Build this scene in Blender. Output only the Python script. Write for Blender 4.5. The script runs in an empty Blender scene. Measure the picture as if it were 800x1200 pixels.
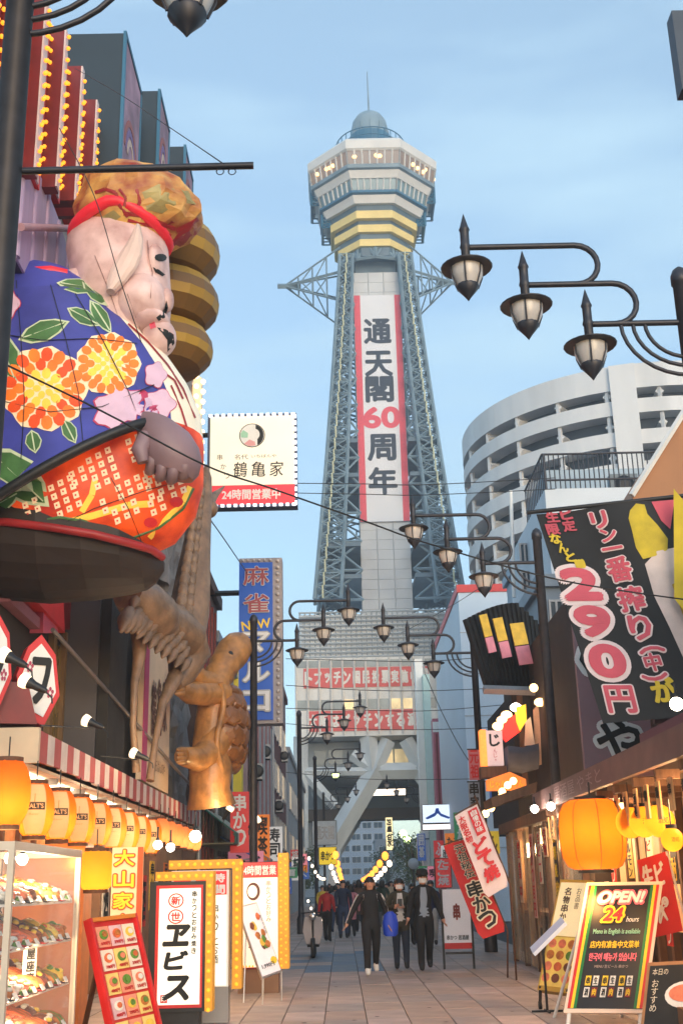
import bpy, math, random
from math import sin, cos, pi, radians, sqrt, atan2, tan
from mathutils import Vector, Matrix, geometry
from mathutils.bvhtree import BVHTree
random.seed(7)
SC = bpy.context.scene
COL = SC.collection
V = Vector

# ---------------------------------------------------------------- camera
F = 1350.0                       # focal length in pixels of the 800 x 1200 photograph
ROLL = 0.022
cam_d = bpy.data.cameras.new('camera')
cam_d.sensor_fit = 'VERTICAL'; cam_d.sensor_height = 36.0; cam_d.sensor_width = 24.0
cam_d.lens = 36.0 * F / 1200.0
cam_d.clip_start = 0.1; cam_d.clip_end = 5000
camera = bpy.data.objects.new('camera', cam_d); COL.objects.link(camera)
EYE = V((0, 0, 1.6))
_yc = V(((401 - 400) / F, -(1038 - 600) / F, -1)).normalized()
_u = V((-sin(ROLL), cos(ROLL), 0))
_zc = (_u - _yc * _u.dot(_yc)).normalized()
_xc = _yc.cross(_zc)
RM = Matrix((_xc, _yc, _zc))     # camera axes -> world axes
camera.matrix_world = Matrix.Translation(EYE) @ RM.to_4x4()
SC.camera = camera

# ---------------------------------------------------------------- sky, sun, exposure
SUN_EL, SUN_AZ = radians(10.0), radians(165.0)     # low behind the camera, to the left
world = bpy.data.worlds.new('World'); SC.world = world; world.use_nodes = True
nt = world.node_tree; nt.nodes.clear()
def _n(t, **kw):
    n = nt.nodes.new(t)
    for k, v in kw.items(): setattr(n, k, v)
    return n
sky = _n('ShaderNodeTexSky', sky_type='NISHITA', sun_disc=False, sun_elevation=SUN_EL, sun_rotation=SUN_AZ,
         altitude=0, air_density=1.0, dust_density=1.0, ozone_density=2.0)
bg = _n('ShaderNodeBackground'); bg.inputs['Strength'].default_value = 0.15
tc = _n('ShaderNodeTexCoord'); mp = _n('ShaderNodeMapping'); mp.inputs['Scale'].default_value = (1.2, 1.2, 5.5)
mp.inputs['Location'].default_value = (3.1, 0.4, 0.2)
nz = _n('ShaderNodeTexNoise'); nz.inputs['Scale'].default_value = 2.2; nz.inputs['Detail'].default_value = 6; nz.inputs['Roughness'].default_value = .5
rp = _n('ShaderNodeValToRGB'); rp.color_ramp.elements[0].position = .47; rp.color_ramp.elements[1].position = .78
rp.color_ramp.elements[0].color = (.36, .36, .36, 1); rp.color_ramp.elements[1].color = (.92, .92, .92, 1)
cm = _n('ShaderNodeMixRGB'); cm.inputs['Color2'].default_value = (1.95, 2.75, 3.25, 1)
ro = _n('ShaderNodeOutputWorld')
L = nt.links.new
L(tc.outputs['Generated'], mp.inputs['Vector']); L(mp.outputs[0], nz.inputs['Vector']); L(nz.outputs['Fac'], rp.inputs['Fac'])
L(rp.outputs['Color'], cm.inputs['Fac']); L(sky.outputs[0], cm.inputs['Color1']); L(cm.outputs[0], bg.inputs['Color']); L(bg.outputs[0], ro.inputs['Surface'])
sun_d = bpy.data.lights.new('sun', 'SUN'); sun_d.energy = 0.55; sun_d.angle = radians(40); sun_d.color = (1, .9, .8)
sun = bpy.data.objects.new('sun', sun_d); COL.objects.link(sun)
sun.rotation_euler = V((sin(SUN_AZ) * cos(SUN_EL), cos(SUN_AZ) * cos(SUN_EL), sin(SUN_EL))).to_track_quat('Z', 'Y').to_euler()
SC.view_settings.view_transform = 'Standard'; SC.view_settings.look = 'None'
SC.view_settings.gamma = 1; SC.view_settings.use_curve_mapping = False
SC.view_settings.exposure = 1.3
SC.render.engine = 'CYCLES'
SC.cycles.max_bounces = 6; SC.cycles.diffuse_bounces = 3; SC.cycles.glossy_bounces = 3; SC.cycles.transparent_max_bounces = 10
SC.cycles.caustics_reflective = False; SC.cycles.caustics_refractive = False
SC.cycles.sample_clamp_indirect = 4
SC.cycles.use_denoising = True

# ---------------------------------------------------------------- where things stand: pixel of the photograph + one known coordinate
def ray(px, py):
    return RM @ V(((px - 400) / F, (600 - py) / F, -1))
def P(px, py, Y):
    d = ray(px, py); return EYE + d * (Y / d.y)
def PX(px, py, X):
    d = ray(px, py); return EYE + d * (X / d.x)
def PG(px, py, z=0.0):
    d = ray(px, py); return EYE + d * ((z - 1.6) / d.z)

# ---------------------------------------------------------------- materials
MATS = {}
def lin(c):
    return tuple((x / 12.92 if x <= .04045 else ((x + .055) / 1.055) ** 2.4) for x in (c[0] / 255, c[1] / 255, c[2] / 255))
def mat(name, col, rough=.6, var=.12, scale=3.0, bump=.0, bscale=30.0, metal=0.0, emit=0.0, ecol=None, alpha=1.0, wear=None, stretch=(1, 1, 1), coat=0.0):
    if name in MATS: return MATS[name]
    m = bpy.data.materials.new(name); m.use_nodes = True; t = m.node_tree; b = t.nodes['Principled BSDF']
    tc = t.nodes.new('ShaderNodeTexCoord'); mp = t.nodes.new('ShaderNodeMapping'); mp.inputs['Scale'].default_value = stretch
    t.links.new(tc.outputs['Object'], mp.inputs['Vector'])
    n = t.nodes.new('ShaderNodeTexNoise'); n.inputs['Scale'].default_value = scale; n.inputs['Detail'].default_value = 5
    t.links.new(mp.outputs[0], n.inputs['Vector'])
    r = t.nodes.new('ShaderNodeValToRGB'); e = r.color_ramp.elements
    e[0].position = .3; e[1].position = .72
    e[0].color = (*[max(0, c * (1 - var)) for c in col], 1)
    e[1].color = (*[min(1, c * (1 + var)) for c in (wear or col)], 1)
    t.links.new(n.outputs['Fac'], r.inputs['Fac']); t.links.new(r.outputs['Color'], b.inputs['Base Color'])
    b.inputs['Roughness'].default_value = rough; b.inputs['Metallic'].default_value = metal
    b.inputs['Coat Weight'].default_value = coat
    if bump:
        n2 = t.nodes.new('ShaderNodeTexNoise'); n2.inputs['Scale'].default_value = bscale; n2.inputs['Detail'].default_value = 4
        bm = t.nodes.new('ShaderNodeBump'); bm.inputs['Strength'].default_value = bump; bm.inputs['Distance'].default_value = .02
        t.links.new(mp.outputs[0], n2.inputs['Vector']); t.links.new(n2.outputs['Fac'], bm.inputs['Height']); t.links.new(bm.outputs[0], b.inputs['Normal'])
    if emit:
        if ecol: b.inputs['Emission Color'].default_value = (*ecol, 1)
        else: t.links.new(r.outputs['Color'], b.inputs['Emission Color'])
        b.inputs['Emission Strength'].default_value = emit
    if alpha < 1: b.inputs['Alpha'].default_value = alpha
    MATS[name] = m; return m
def paper(name, col, back, var=.12, scale=3, trans=.75):
    """lantern paper: diffuse sheet that lets the light of the bulb inside through"""
    if name in MATS: return MATS[name]
    m = mat(name, col, .6, var, scale, .1, 18); t = m.node_tree; b = t.nodes['Principled BSDF']; o = t.nodes['Material Output']
    tr = t.nodes.new('ShaderNodeBsdfTranslucent'); tr.inputs['Color'].default_value = (*back, 1); mx = t.nodes.new('ShaderNodeMixShader'); mx.inputs[0].default_value = trans
    t.links.new(b.outputs[0], mx.inputs[1]); t.links.new(tr.outputs[0], mx.inputs[2]); t.links.new(mx.outputs[0], o.inputs['Surface']); return m
def glassmat(name, tint, alpha):
    m = mat(name, tint, rough=.05, var=.02, alpha=alpha); return m

# ---------------------------------------------------------------- mesh collector
class MB:
    def __init__(s): s.v = []; s.f = []; s.m = []; s.s = []
    def add(s, vs, fs, m=0, sm=False):
        o = len(s.v); s.v += [V(p) for p in vs]
        for f in fs: s.f.append([i + o for i in f]); s.m.append(m); s.s.append(sm)
        return s
    def box(s, x0, x1, y0, y1, z0, z1, m=0, M=None):
        vs = [V((x, y, z)) for z in (z0, z1) for y in (y0, y1) for x in (x0, x1)]
        if M is not None: vs = [M @ p for p in vs]
        return s.add(vs, [(0, 2, 3, 1), (4, 5, 7, 6), (0, 1, 5, 4), (1, 3, 7, 5), (3, 2, 6, 7), (2, 0, 4, 6)], m)
    def fbox(s, fr, a0, a1, b0, b1, c0, c1, m=0):
        o, r, u, n = fr
        vs = [o + r * a + u * b + n * c for c in (c0, c1) for b in (b0, b1) for a in (a0, a1)]
        return s.add(vs, [(0, 2, 3, 1), (4, 5, 7, 6), (0, 1, 5, 4), (1, 3, 7, 5), (3, 2, 6, 7), (2, 0, 4, 6)], m)
    def quad(s, a, b, c, d, m=0): return s.add([a, b, c, d], [(0, 1, 2, 3)], m)
    def tube(s, pts, r, n=8, m=0, sm=True, cap=True):
        pts = [V(p) for p in pts]; k = len(pts)
        rs = r if isinstance(r, (list, tuple)) else [r] * k
        rings = []; pu = None
        for i, p in enumerate(pts):
            t = (pts[min(i + 1, k - 1)] - pts[max(i - 1, 0)])
            t = t.normalized() if t.length > 1e-9 else V((0, 0, 1))
            if pu is None: pu = t.orthogonal().normalized()
            else:
                pu = pu - t * pu.dot(t); pu = pu.normalized() if pu.length > 1e-6 else t.orthogonal().normalized()
            w = t.cross(pu)
            rings.append([p + (pu * cos(2 * pi * j / n) + w * sin(2 * pi * j / n)) * rs[i] for j in range(n)])
        return s.loft(rings, m, sm, cap)
    def loft(s, rings, m=0, sm=True, cap=True, closed=True):
        n = len(rings[0]); vs = [p for r in rings for p in r]; fs = []
        for i in range(len(rings) - 1):
            for j in range(n if closed else n - 1):
                a = i * n + j; b = i * n + (j + 1) % n; fs.append((a, b, b + n, a + n))
        s.add(vs, fs, m, sm)
        if cap:
            s.add(rings[0], [list(range(n))[::-1]], m); s.add(rings[-1], [list(range(n))], m)
        return s
    def lathe(s, prof, c, n=16, m=0, sm=True, cap=True, sx=1, sy=1, axis=None):
        c = V(c); X, Y_, Z = axis or (V((1, 0, 0)), V((0, 1, 0)), V((0, 0, 1)))
        return s.loft([[c + X * (r * sx * cos(2 * pi * j / n)) + Y_ * (r * sy * sin(2 * pi * j / n)) + Z * z for j in range(n)] for r, z in prof], m, sm, cap)
    def ball(s, c, r, nu=10, nv=6, m=0, sm=True):
        rx, ry, rz = r if isinstance(r, (tuple, list)) else (r, r, r); c = V(c)
        return s.loft([[c + V((rx * sin(a) * cos(2 * pi * j / nu), ry * sin(a) * sin(2 * pi * j / nu), rz * -cos(a))) for j in range(nu)]
                       for a in [max(.08, min(pi - .08, pi * i / nv)) for i in range(nv + 1)]], m, sm, True)
    def poly(s, fr, pts, c0, c1, m=0):
        """polygon (a,b) in frame fr thickened from c0 to c1 along the frame's normal"""
        o, r, u, n = fr; k = len(pts)
        tri = geometry.tessellate_polygon([[V((a, b, 0)) for a, b in pts]])
        lo = [o + r * a + u * b + n * c0 for a, b in pts]; hi = [o + r * a + u * b + n * c1 for a, b in pts]
        area = sum(pts[i][0] * pts[(i + 1) % k][1] - pts[(i + 1) % k][0] * pts[i][1] for i in range(k))
        fs = []
        for t in tri:
            a, b, c = t; A = (pts[b][0] - pts[a][0]) * (pts[c][1] - pts[a][1]) - (pts[b][1] - pts[a][1]) * (pts[c][0] - pts[a][0])
            if A < 0: a, c = c, a
            fs.append((a + k, b + k, c + k)); fs.append((c, b, a))
        for i in range(k):
            j = (i + 1) % k
            fs.append((i, j, j + k, i + k) if area > 0 else (j, i, i + k, j + k))
        return s.add(lo + hi, fs, m)
    def strut(s, a, b, w, m=0):
        a = V(a); b = V(b); t = (b - a)
        if t.length < 1e-6: return s
        t.normalize(); p = t.orthogonal().normalized(); q = t.cross(p); h = w / 2
        return s.loft([[c + p * h * x + q * h * y for x, y in ((-1, -1), (1, -1), (1, 1), (-1, 1))] for c in (a, b)], m, False, True)

def frame(o, r=(1, 0, 0), u=(0, 0, 1)):
    r = V(r).normalized(); u = V(u); u = (u - r * u.dot(r)).normalized(); return (V(o), r, u, r.cross(u))
def qframe(tl, tr, br, bl):
    """board through four corners (may lean and turn) -> frame, width, height"""
    r = (tr - tl + br - bl) / 2; u = (tl - bl + tr - br) / 2
    return ((tl + tr + br + bl) / 4, r.normalized(), u.normalized(), r.cross(u).normalized()), r.length, u.length
def pframe(px0, py0, px1, py1, Y):
    """frame of an upright board across the street covering a pixel box at distance Y -> frame at its centre, width, height"""
    a = P((px0 + px1) / 2, py0, Y); b = P((px0 + px1) / 2, py1, Y)
    c = P(px0, (py0 + py1) / 2, Y); d = P(px1, (py0 + py1) / 2, Y)
    return frame(((c.x + d.x) / 2, Y, (a.z + b.z) / 2)), d.x - c.x, a.z - b.z
def sframe(pxa, pxb, py0, py1, X):
    """frame of a board along the street in plane X (left side faces +X, right side faces -X)"""
    s = 1 if X < 0 else -1
    a = PX(pxa, py0, X); b = PX(pxb, py0, X); c = PX(pxa, py1, X)
    return frame((X, (a.y + b.y) / 2, (a.z + c.z) / 2), (0, s, 0)), abs(b.y - a.y), a.z - c.z

# ---------------------------------------------------------------- linking
W = {}
def props(o, label=None, cat=None, group=None, kind=None):
    if label: o['label'] = label
    if cat: o['category'] = cat
    if group: o['group'] = group
    if kind: o['kind'] = kind
    return o
def mesh_of(name, mb, mats, off=V((0, 0, 0))):
    me = bpy.data.meshes.new(name)
    me.from_pydata([tuple(p - off) for p in mb.v], [], mb.f)
    for m in (mats if isinstance(mats, (list, tuple)) else [mats]): me.materials.append(m)
    me.polygons.foreach_set('material_index', mb.m); me.polygons.foreach_set('use_smooth', mb.s)
    me.update(); return me
def fin(name, mb, mats, parent=None, label=None, cat=None, group=None, kind=None):
    if parent is not None: off = W[parent.name]
    elif kind == 'structure': off = V((0, 0, 0))
    else:
        lo = V([min(p[i] for p in mb.v) for i in range(3)]); hi = V([max(p[i] for p in mb.v) for i in range(3)])
        off = V(((lo.x + hi.x) / 2, (lo.y + hi.y) / 2, lo.z))
    o = bpy.data.objects.new(name, mesh_of(name, mb, mats, off)); COL.objects.link(o)
    if parent is not None: o.parent = parent
    else: o.location = off
    W[o.name] = V(off)
    return props(o, label, cat, group, kind)
def thing(name, label, cat, loc=(0, 0, 0), group=None):
    o = bpy.data.objects.new(name, None); COL.objects.link(o); o.location = loc; o.empty_display_size = .2
    W[o.name] = V(loc); return props(o, label, cat, group)
def kids(o): return [c for c in COL.objects if c.parent == o]
CH = {}
def copy_tree(o, loc=None, label=None, scale=None, rot=None, swap=None):
    c = o.copy(); COL.objects.link(c)
    if loc is not None: c.location = loc
    if scale is not None: c.scale = scale
    if rot is not None: c.rotation_euler = rot
    if label: c['label'] = label
    def rec(a, b):
        for k in (a.children):
            d = k.copy(); COL.objects.link(d); d.parent = b
            if swap:
                for i, s in enumerate(d.material_slots):
                    if s.material and s.material.name in swap: s.link = 'OBJECT'; s.material = swap[s.material.name]
            rec(k, d)
    rec(o, c); W[c.name] = V(c.location); return c
def lamp(parent, loc, energy, col, r=.08):
    d = bpy.data.lights.new('lamp_light', 'POINT'); d.energy = energy; d.color = col; d.shadow_soft_size = r
    o = bpy.data.objects.new('lamp_light', d); COL.objects.link(o)
    o.parent = parent; o.location = V(loc) - W[parent.name]; return o

# ---------------------------------------------------------------- lettering
_tc = {}
def glyphs(ch, bold=0.0, ext=0.0, shear=0.0):
    k = (ch, round(bold, 3), ext > 0, shear)
    if k not in _tc:
        c = bpy.data.curves.new('letter', 'FONT'); c.body = ch; c.resolution_u = 5 if ch.isascii() else 2; c.offset = bold; c.shear = shear
        if ext: c.extrude = .5
        o = bpy.data.objects.new('letter', c); m = bpy.data.meshes.new_from_object(o)
        _tc[k] = ([v.co.copy() for v in m.vertices], [tuple(p.vertices) for p in m.polygons])
        bpy.data.objects.remove(o); bpy.data.curves.remove(c); bpy.data.meshes.remove(m)
    return _tc[k]
def put_text(mb, fr, text, cx, cy, w, h, z=.006, bold=0.0, depth=0.0, m=0, shear=0.0, rot=0.0):
    """text stretched to a w x h box centred at (cx, cy) of the frame; the box is measured without the bold offset"""
    vs, fs = glyphs(text, 0.0, depth, shear)
    if not vs: return
    x0 = min(p.x for p in vs); x1 = max(p.x for p in vs); y0 = min(p.y for p in vs); y1 = max(p.y for p in vs)
    sx = w / max(1e-6, x1 - x0); sy = h / max(1e-6, y1 - y0)
    if text in ('一', 'ー', '-', '―'): sy = min(sy, sx)
    if text in ('I', '1', 'l', '!', '｜'): sx = min(sx, sy)
    o, r, u, n = fr; ca, sa = cos(rot), sin(rot); e = abs(bold) * .5 * (sx + sy)
    base = []
    for p in vs:
        a = (p.x - (x0 + x1) / 2) * sx; b = (p.y - (y0 + y1) / 2) * sy
        base.append((a * ca - b * sa, a * sa + b * ca, z + ((p.z + .5) * depth if depth else 0)))
    k = (8 if bold < .05 else 20) if bold > 0 else 0      # heavier strokes: the letter laid out again in a small ring, each copy a hair further out
    for i in range(k + 1):
        dx, dy = (e * cos(2 * pi * i / k), e * sin(2 * pi * i / k)) if i < k else (0, 0)
        mb.add([o + r * (cx + a + dx) + u * (cy + b + dy) + n * (zz + i * .0007) for a, b, zz in base], fs, m)
def column(mb, fr, text, cx, ytop, w, hch, gap=.12, **kw):
    y = ytop
    for ch in text:
        if ch == ' ': y -= hch * .6; continue
        sc = .62 if ch in 'っッゃャょョ゛' else 1
        put_text(mb, fr, ch, cx, y - hch / 2, w * sc, hch * sc, **kw); y -= hch * (1 + gap)
def rowtext(mb, fr, text, cx, cy, w, h, **kw):
    put_text(mb, fr, text, cx, cy, w, h, **kw)
def letters(parent, mats, fn, name='lettering'):
    mb = MB(); fn(mb)
    return fin(name, mb, mats, parent) if mb.v else None
def ell(cx, cy, rx, ry, n=16, a0=0.0):
    return [(cx + rx * cos(2 * pi * i / n + a0), cy + ry * sin(2 * pi * i / n + a0)) for i in range(n)]
def rect(x0, x1, y0, y1): return [(x0, y0), (x1, y0), (x1, y1), (x0, y1)]

# common colours
M_steel = mat('lamp_steel', (.035, .035, .045), .45, .25, 8, metal=.3)
M_black = mat('black_paint', (.012, .012, .014), .5, .3, 5)
M_red = mat('red_paint', lin((205, 42, 45)), .5, .1)
M_dred = mat('dark_red_paint', lin((120, 28, 28)), .5, .2)
M_white = mat('white_paint', (.78, .78, .76), .5, .06)
M_cream = mat('cream_paint', lin((235, 222, 198)), .55, .05)
M_ink = mat('ink', (.012, .012, .012), .7, .2)
M_redink = mat('red_ink', lin((210, 35, 40)), .6, .1)
M_yellow = mat('yellow_paint', lin((245, 205, 40)), .5, .08)
M_green = mat('green_paint', lin((20, 120, 60)), .5, .1)
M_wood = mat('brown_timber', lin((92, 58, 38)), .7, .3, 4, .3, 20, stretch=(6, 6, .6))
M_chrome = mat('brushed_metal', (.55, .55, .56), .3, .1, 6, metal=.9)
M_dark = mat('dark_interior', (.03, .025, .022), .8, .4, 2)
M_pap = mat('white_print', (.8, .79, .76), .6, .04)
M_bulbw = mat('warm_bulb', (1, .75, .4), .4, .02, emit=2.6, ecol=(1, .55, .2))
M_bulbc = mat('white_bulb', (1, 1, 1), .4, .02, emit=12, ecol=(1, .86, .68))
M_bulby = mat('amber_bulb', (.6, .18, .02), .4, .02, emit=.85, ecol=(1, .3, .012))

# ================================================================ ground and street
g = MB(); g.quad((-900, -60, -.05), (900, -60, -.05), (900, 1500, -.05), (-900, 1500, -.05))
fin('ground', g, mat('ground_asphalt', (.06, .06, .062), .9, .2, .5), kind='structure')
M_joint = mat('paving_joint', (.075, .07, .066), .9, .3, 6)
g = MB(); g.quad((-4.6, 3, -.012), (4.6, 3, -.012), (4.6, 128, -.012), (-4.6, 128, -.012))
pavement = fin('pavement', g, M_joint, kind='structure')
tilecols = [(126, 112, 104), (136, 120, 112), (118, 108, 104), (142, 126, 120), (130, 112, 100)]
M_tile = [mat('paving_stone_%s' % 'abcde'[i], [x * 1.7 for x in lin(c)], .5, .22, 2.6, .12, 40) for i, c in enumerate(tilecols)]
M_btile = [mat('blue_paving_%s' % 'ab'[i], lin(c), .55, .2, 2.6, .12, 40) for i, c in enumerate([(84, 112, 138), (98, 118, 136)])]
TW, TL = .53, 1.06
tmesh = []
for mm in M_tile + M_btile:
    t = MB(); e = .006; b = .008
    lo = [V((e, e, -.03)), V((TW - e, e, -.03)), V((TW - e, TL - e, -.03)), V((e, TL - e, -.03))]
    mi = [V((p.x, p.y, -.006)) for p in lo]
    hi = [V((b + e, b + e, 0)), V((TW - b - e, b + e, 0)), V((TW - b - e, TL - b - e, 0)), V((b + e, TL - b - e, 0))]
    t.loft([lo, mi, hi], 0, False, True); tmesh.append(mesh_of('paving_tile', t, mm))
rnd = random.Random(3)
cells = []
for j in range(0, 100):
    for i in range(17):
        cells.append((13.6 + j * TL, -4.5 + i * TW + (0), i, j))
cells.sort(key=lambda c: (c[0] + abs(c[1] + TW / 2 - .6) * 1.2))
near = [c for c in cells if -2.55 < c[1] < 3.5 and c[0] < 41][:290]
nearset = {(c[2], c[3]) for c in near}
for y, x, i, j in near:
    k = rnd.randrange(5)
    if 24 < y < 31 and -1.4 < x < .7 and rnd.random() < .8: k = 5 + rnd.randrange(2)
    o = bpy.data.objects.new('paving_tile', tmesh[k]); COL.objects.link(o); o.parent = pavement
    o.location = (x, y, rnd.uniform(-.002, .002)); o.rotation_euler = (rnd.uniform(-.002, .002), rnd.uniform(-.003, .003), 0)
M_stain = mat('stain_dark', (.05, .046, .042), .8, .4, 9)
RS = random.Random(12); st_ = MB()
for _ in range(70):
    x, y, r = RS.uniform(-2.2, 3.3), RS.uniform(15, 34), RS.uniform(.012, .04)
    st_.poly((V((x, y, .0022)), V((1, 0, 0)), V((0, 1, 0)), V((0, 0, 1))), [(r * RS.uniform(.7, 1.2) * cos(q), r * RS.uniform(.7, 1.2) * sin(q)) for q in [2 * pi * k / 9 for k in range(9)]], 0, .0006)
fin('gum_spot', st_, M_stain, pavement, kind='stuff')
g = MB()
for y, x, i, j in cells:
    if (i, j) in nearset: continue
    e = .007
    g.add([(x + e, y + e, -.003), (x + TW - e, y + e, -.003), (x + TW - e, y + TL - e, -.003), (x + e, y + TL - e, -.003)], [(0, 1, 2, 3)], rnd.randrange(5))
fin('paving_beyond', g, M_tile, pavement, kind='stuff')

# ================================================================ the observation tower
TY = 125.0
_a = P(434, 200, TY); _b = P(450, 620, TY)
AX = (_a.x + _b.x) / 2
tower = thing('observation_tower', 'tall steel lattice observation tower with white anniversary banner at the street end', 'tower', (AX, TY, 0))
M_tst = mat('tower_steel', lin((122, 144, 158)), .55, .2, .6)
M_tst2 = mat('tower_steel_dark', lin((84, 106, 122)), .55, .2, .6)
M_tbl = mat('tower_blue', lin((46, 104, 136)), .5, .15, .4)
M_twh = mat('tower_white', lin((214, 212, 208)), .5, .07, .5)
M_tye = mat('tower_yellow', lin((232, 206, 128)), .5, .08, .5)
M_tgl = mat('tower_glass', lin((66, 66, 68)), .15, .5, .45, emit=.1, ecol=(1, .6, .35))
M_tgl2 = mat('tower_glass_pale', lin((110, 134, 142)), .12, .25, .3)
M_tarp = mat('grey_tarpaulin', lin((200, 203, 206)), .8, .08, .35, .15, 2)
M_glow = mat('window_glow', (1, .7, .35), .5, .6, 1.2, emit=1.5, ecol=(1, .5, .15))
def zf(y, hw=0): return P(434, y, TY - hw).z
def hwm(px, y): return px * (P(434 + 1, y, TY) - P(434, y, TY)).x
def octo(R, z, c=None):
    q = R / cos(pi / 8)
    return [V((AX + q * sin(pi / 8 + k * pi / 4), TY - q * cos(pi / 8 + k * pi / 4), z)) for k in range(8)]
def osolid(name, tiers, m):
    b = MB(); b.loft([octo(R, z) for R, z in tiers][::1], 0, False, True); return fin(name, b, m, tower)
R0 = hwm(72.5, 190)
def tier(px, y):
    R = hwm(px, 190); return (R, zf(y, R))
roof = osolid('deck_roof', [tier(71, 176), tier(73, 173), tier(73.5, 164), tier(70, 162)], M_twh)
def panes(name, t0, t1, m, nper=5, lit=False):
    """glazing ring between two tiers, one mesh per octagon side, with mullions"""
    A = octo(t0[0] - .12, t0[1]); B = octo(t1[0] - .12, t1[1])
    fb = MB()
    for k in range(8):
        a, b_, c, d = A[k], A[(k + 1) % 8], B[(k + 1) % 8], B[k]
        gm = MB(); gm.quad(a, b_, c, d); fin('window', gm, m, tower)
        for i in range(nper + 1):
            s = i / nper; p = a.lerp(b_, s); q = d.lerp(c, s); nn = (p - V((AX, TY, p.z))).normalized() * .1
            fb.strut(p + nn, q + nn, .15)
        if lit and k in (7, 0, 1, 2, 6):
            lb = MB()
            for i in range(4):
                s = rnd.uniform(.12, .9); p = a.lerp(b_, s).lerp(d.lerp(c, s), rnd.uniform(.35, .65)); nn = (p - V((AX, TY, p.z))).normalized() * .06
                lb.ball(p + nn, (.28, .1, .3), 8, 4)
            fin('interior_light', lb, M_glow, tower, kind='stuff')
    fin('window_frame', fb, M_twh, tower)
panes('upper', tier(69, 192), tier(71.5, 174.5), M_tgl, 7, True)
osolid('balcony_sill', [tier(66, 199), tier(69.5, 196), tier(70.5, 192), tier(68, 191.5)], M_tst)
osolid('parapet', [tier(62.5, 208.5), tier(66.5, 198.8), tier(64, 198.6)], M_twh)
panes('lower', tier(59, 223), tier(62, 208.5), M_tgl2, 7)
osolid('lower_sill', [tier(57, 228), tier(60.5, 225), tier(60.5, 222.5), tier(57, 222)], M_tbl)
osolid('soffit_band', [tier(53, 238), tier(57, 227.8), tier(54, 227.6)], M_twh)
osolid('recess', [tier(36, 300), tier(42, 262), tier(50, 236.5), tier(47, 236)], M_tst2)
for hw_, y0, y1 in ((48.5, 247, 256.5), (44.5, 263.5, 272.5), (40.5, 280.5, 289)):
    osolid('yellow_band', [tier(hw_ - 1.6, y1), tier(hw_, y1 - 1), tier(hw_ + .4, y0), tier(hw_ - 1, y0 - .5)], M_tye)
# drum, dome, aerial, railing
zt = zf(162, 4.2)
b = MB(); Rd = hwm(25, 150); b.lathe([(Rd, zf(163, Rd)), (Rd, zf(149.5, Rd))], (AX, TY, 0), 24, 0, True); fin('drum', b, M_tbl, tower)
z0 = zf(149.5, Rd); Rm = hwm(21.5, 140); zd = zf(140, Rm); zk = P(434, 127.5, TY - Rm * .4).z
b = MB(); b.lathe([(Rm * .96, z0 + .01), (Rm, zd)] + [(Rm * cos(a), zd + (zk - zd) * sin(a)) for a in (.4, .75, 1.05, 1.3, 1.5)], (AX, TY, 0), 24, 0, True)
for i in range(12):
    a = 2 * pi * i / 12; b.strut((AX + Rm * 1.01 * cos(a), TY + Rm * 1.01 * sin(a), z0), (AX + Rm * 1.01 * cos(a), TY + Rm * 1.01 * sin(a), zd), .12)
fin('dome', b, mat('dome_grey', lin((128, 150, 164)), .4, .12, .5), tower)
b = MB(); b.tube([(AX, TY, zk - 1), (AX - .05, TY, zf(84))], [.14, .05], 6); fin('aerial', b, M_tst, tower)
b = MB(); Rr = hwm(40, 160); zr0 = zf(166, Rr) ; zr1 = zr0 + 2.2
for hz in (zr0 + .5, zr0 + 1.2, zr1):
    b.tube([(AX + Rr * cos(2 * pi * i / 32), TY + Rr * sin(2 * pi * i / 32), hz) for i in range(33)], .07, 4, cap=False)
for i in range(32):
    a = 2 * pi * i / 32; p = V((AX + Rr * cos(a), TY + Rr * sin(a), zr0 - .2)); b.strut(p, p + V((0, 0, zr1 - zr0 + .2)), .08)
fin('railing', b, M_tbl, tower)
# maintenance cages on both sides
for s in (-1, 1):
    for (hx, ya, yb, wd) in ((70, 214, 250, 9), (58, 250, 276, 9)):
        b = MB(); X0 = AX + s * hwm(hx, 190); X1 = X0 - s * hwm(wd, 190); za, zb = zf(ya), zf(yb)
        for y in (TY - 2, TY + 2):
            for X in (X0, X1): b.strut((X, y, za), (X, y, zb), .25)
        k = 7
        for i in range(k + 1):
            z = za + (zb - za) * i / k
            b.strut((X0, TY - 2, z), (X0, TY + 2, z), .15); b.strut((X0, TY - 2, z), (X1, TY - 2, z), .15); b.strut((X0, TY + 2, z), (X1, TY + 2, z), .15)
            if i < k: b.strut((X0, TY - 2, z), (X0, TY + 2, za + (zb - za) * (i + 1) / k), .12); b.strut((X0, TY - 2, z), (X1, TY - 2, za + (zb - za) * (i + 1) / k), .12)
        fin('maintenance_cage', b, M_tbl, tower)
# shaft with tarpaulin
SH = hwm(26, 310); ZT = zf(296); Z_low = zf(775)
b = MB(); b.box(AX - SH + .3, AX + SH - .3, TY - SH + .3, TY + SH - .3, zf(760), ZT); fin('lift_shaft', b, M_tst2, tower)
zs = [zf(320 + i * 11.6, SH) for i in range(40)]
for i in range(len(zs) - 1):
    wob = .03 * ((i % 2) * 2 - 1)
    b = MB(); b.box(AX - SH - .02, AX + SH + .02, TY - SH - .06 - abs(wob), TY + SH, zs[i + 1] + .03, zs[i]); fin('tarpaulin_panel', b, M_tarp, tower)
b = MB()
for s in (-1, 1):
    b.strut((AX + s * SH * .33, TY - SH - .14, zs[0]), (AX + s * SH * .33, TY - SH - .14, zs[-1]), .09)
fin('tarpaulin_seam', b, mat('seam', lin((186, 190, 194)), .8, .05), tower)
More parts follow.
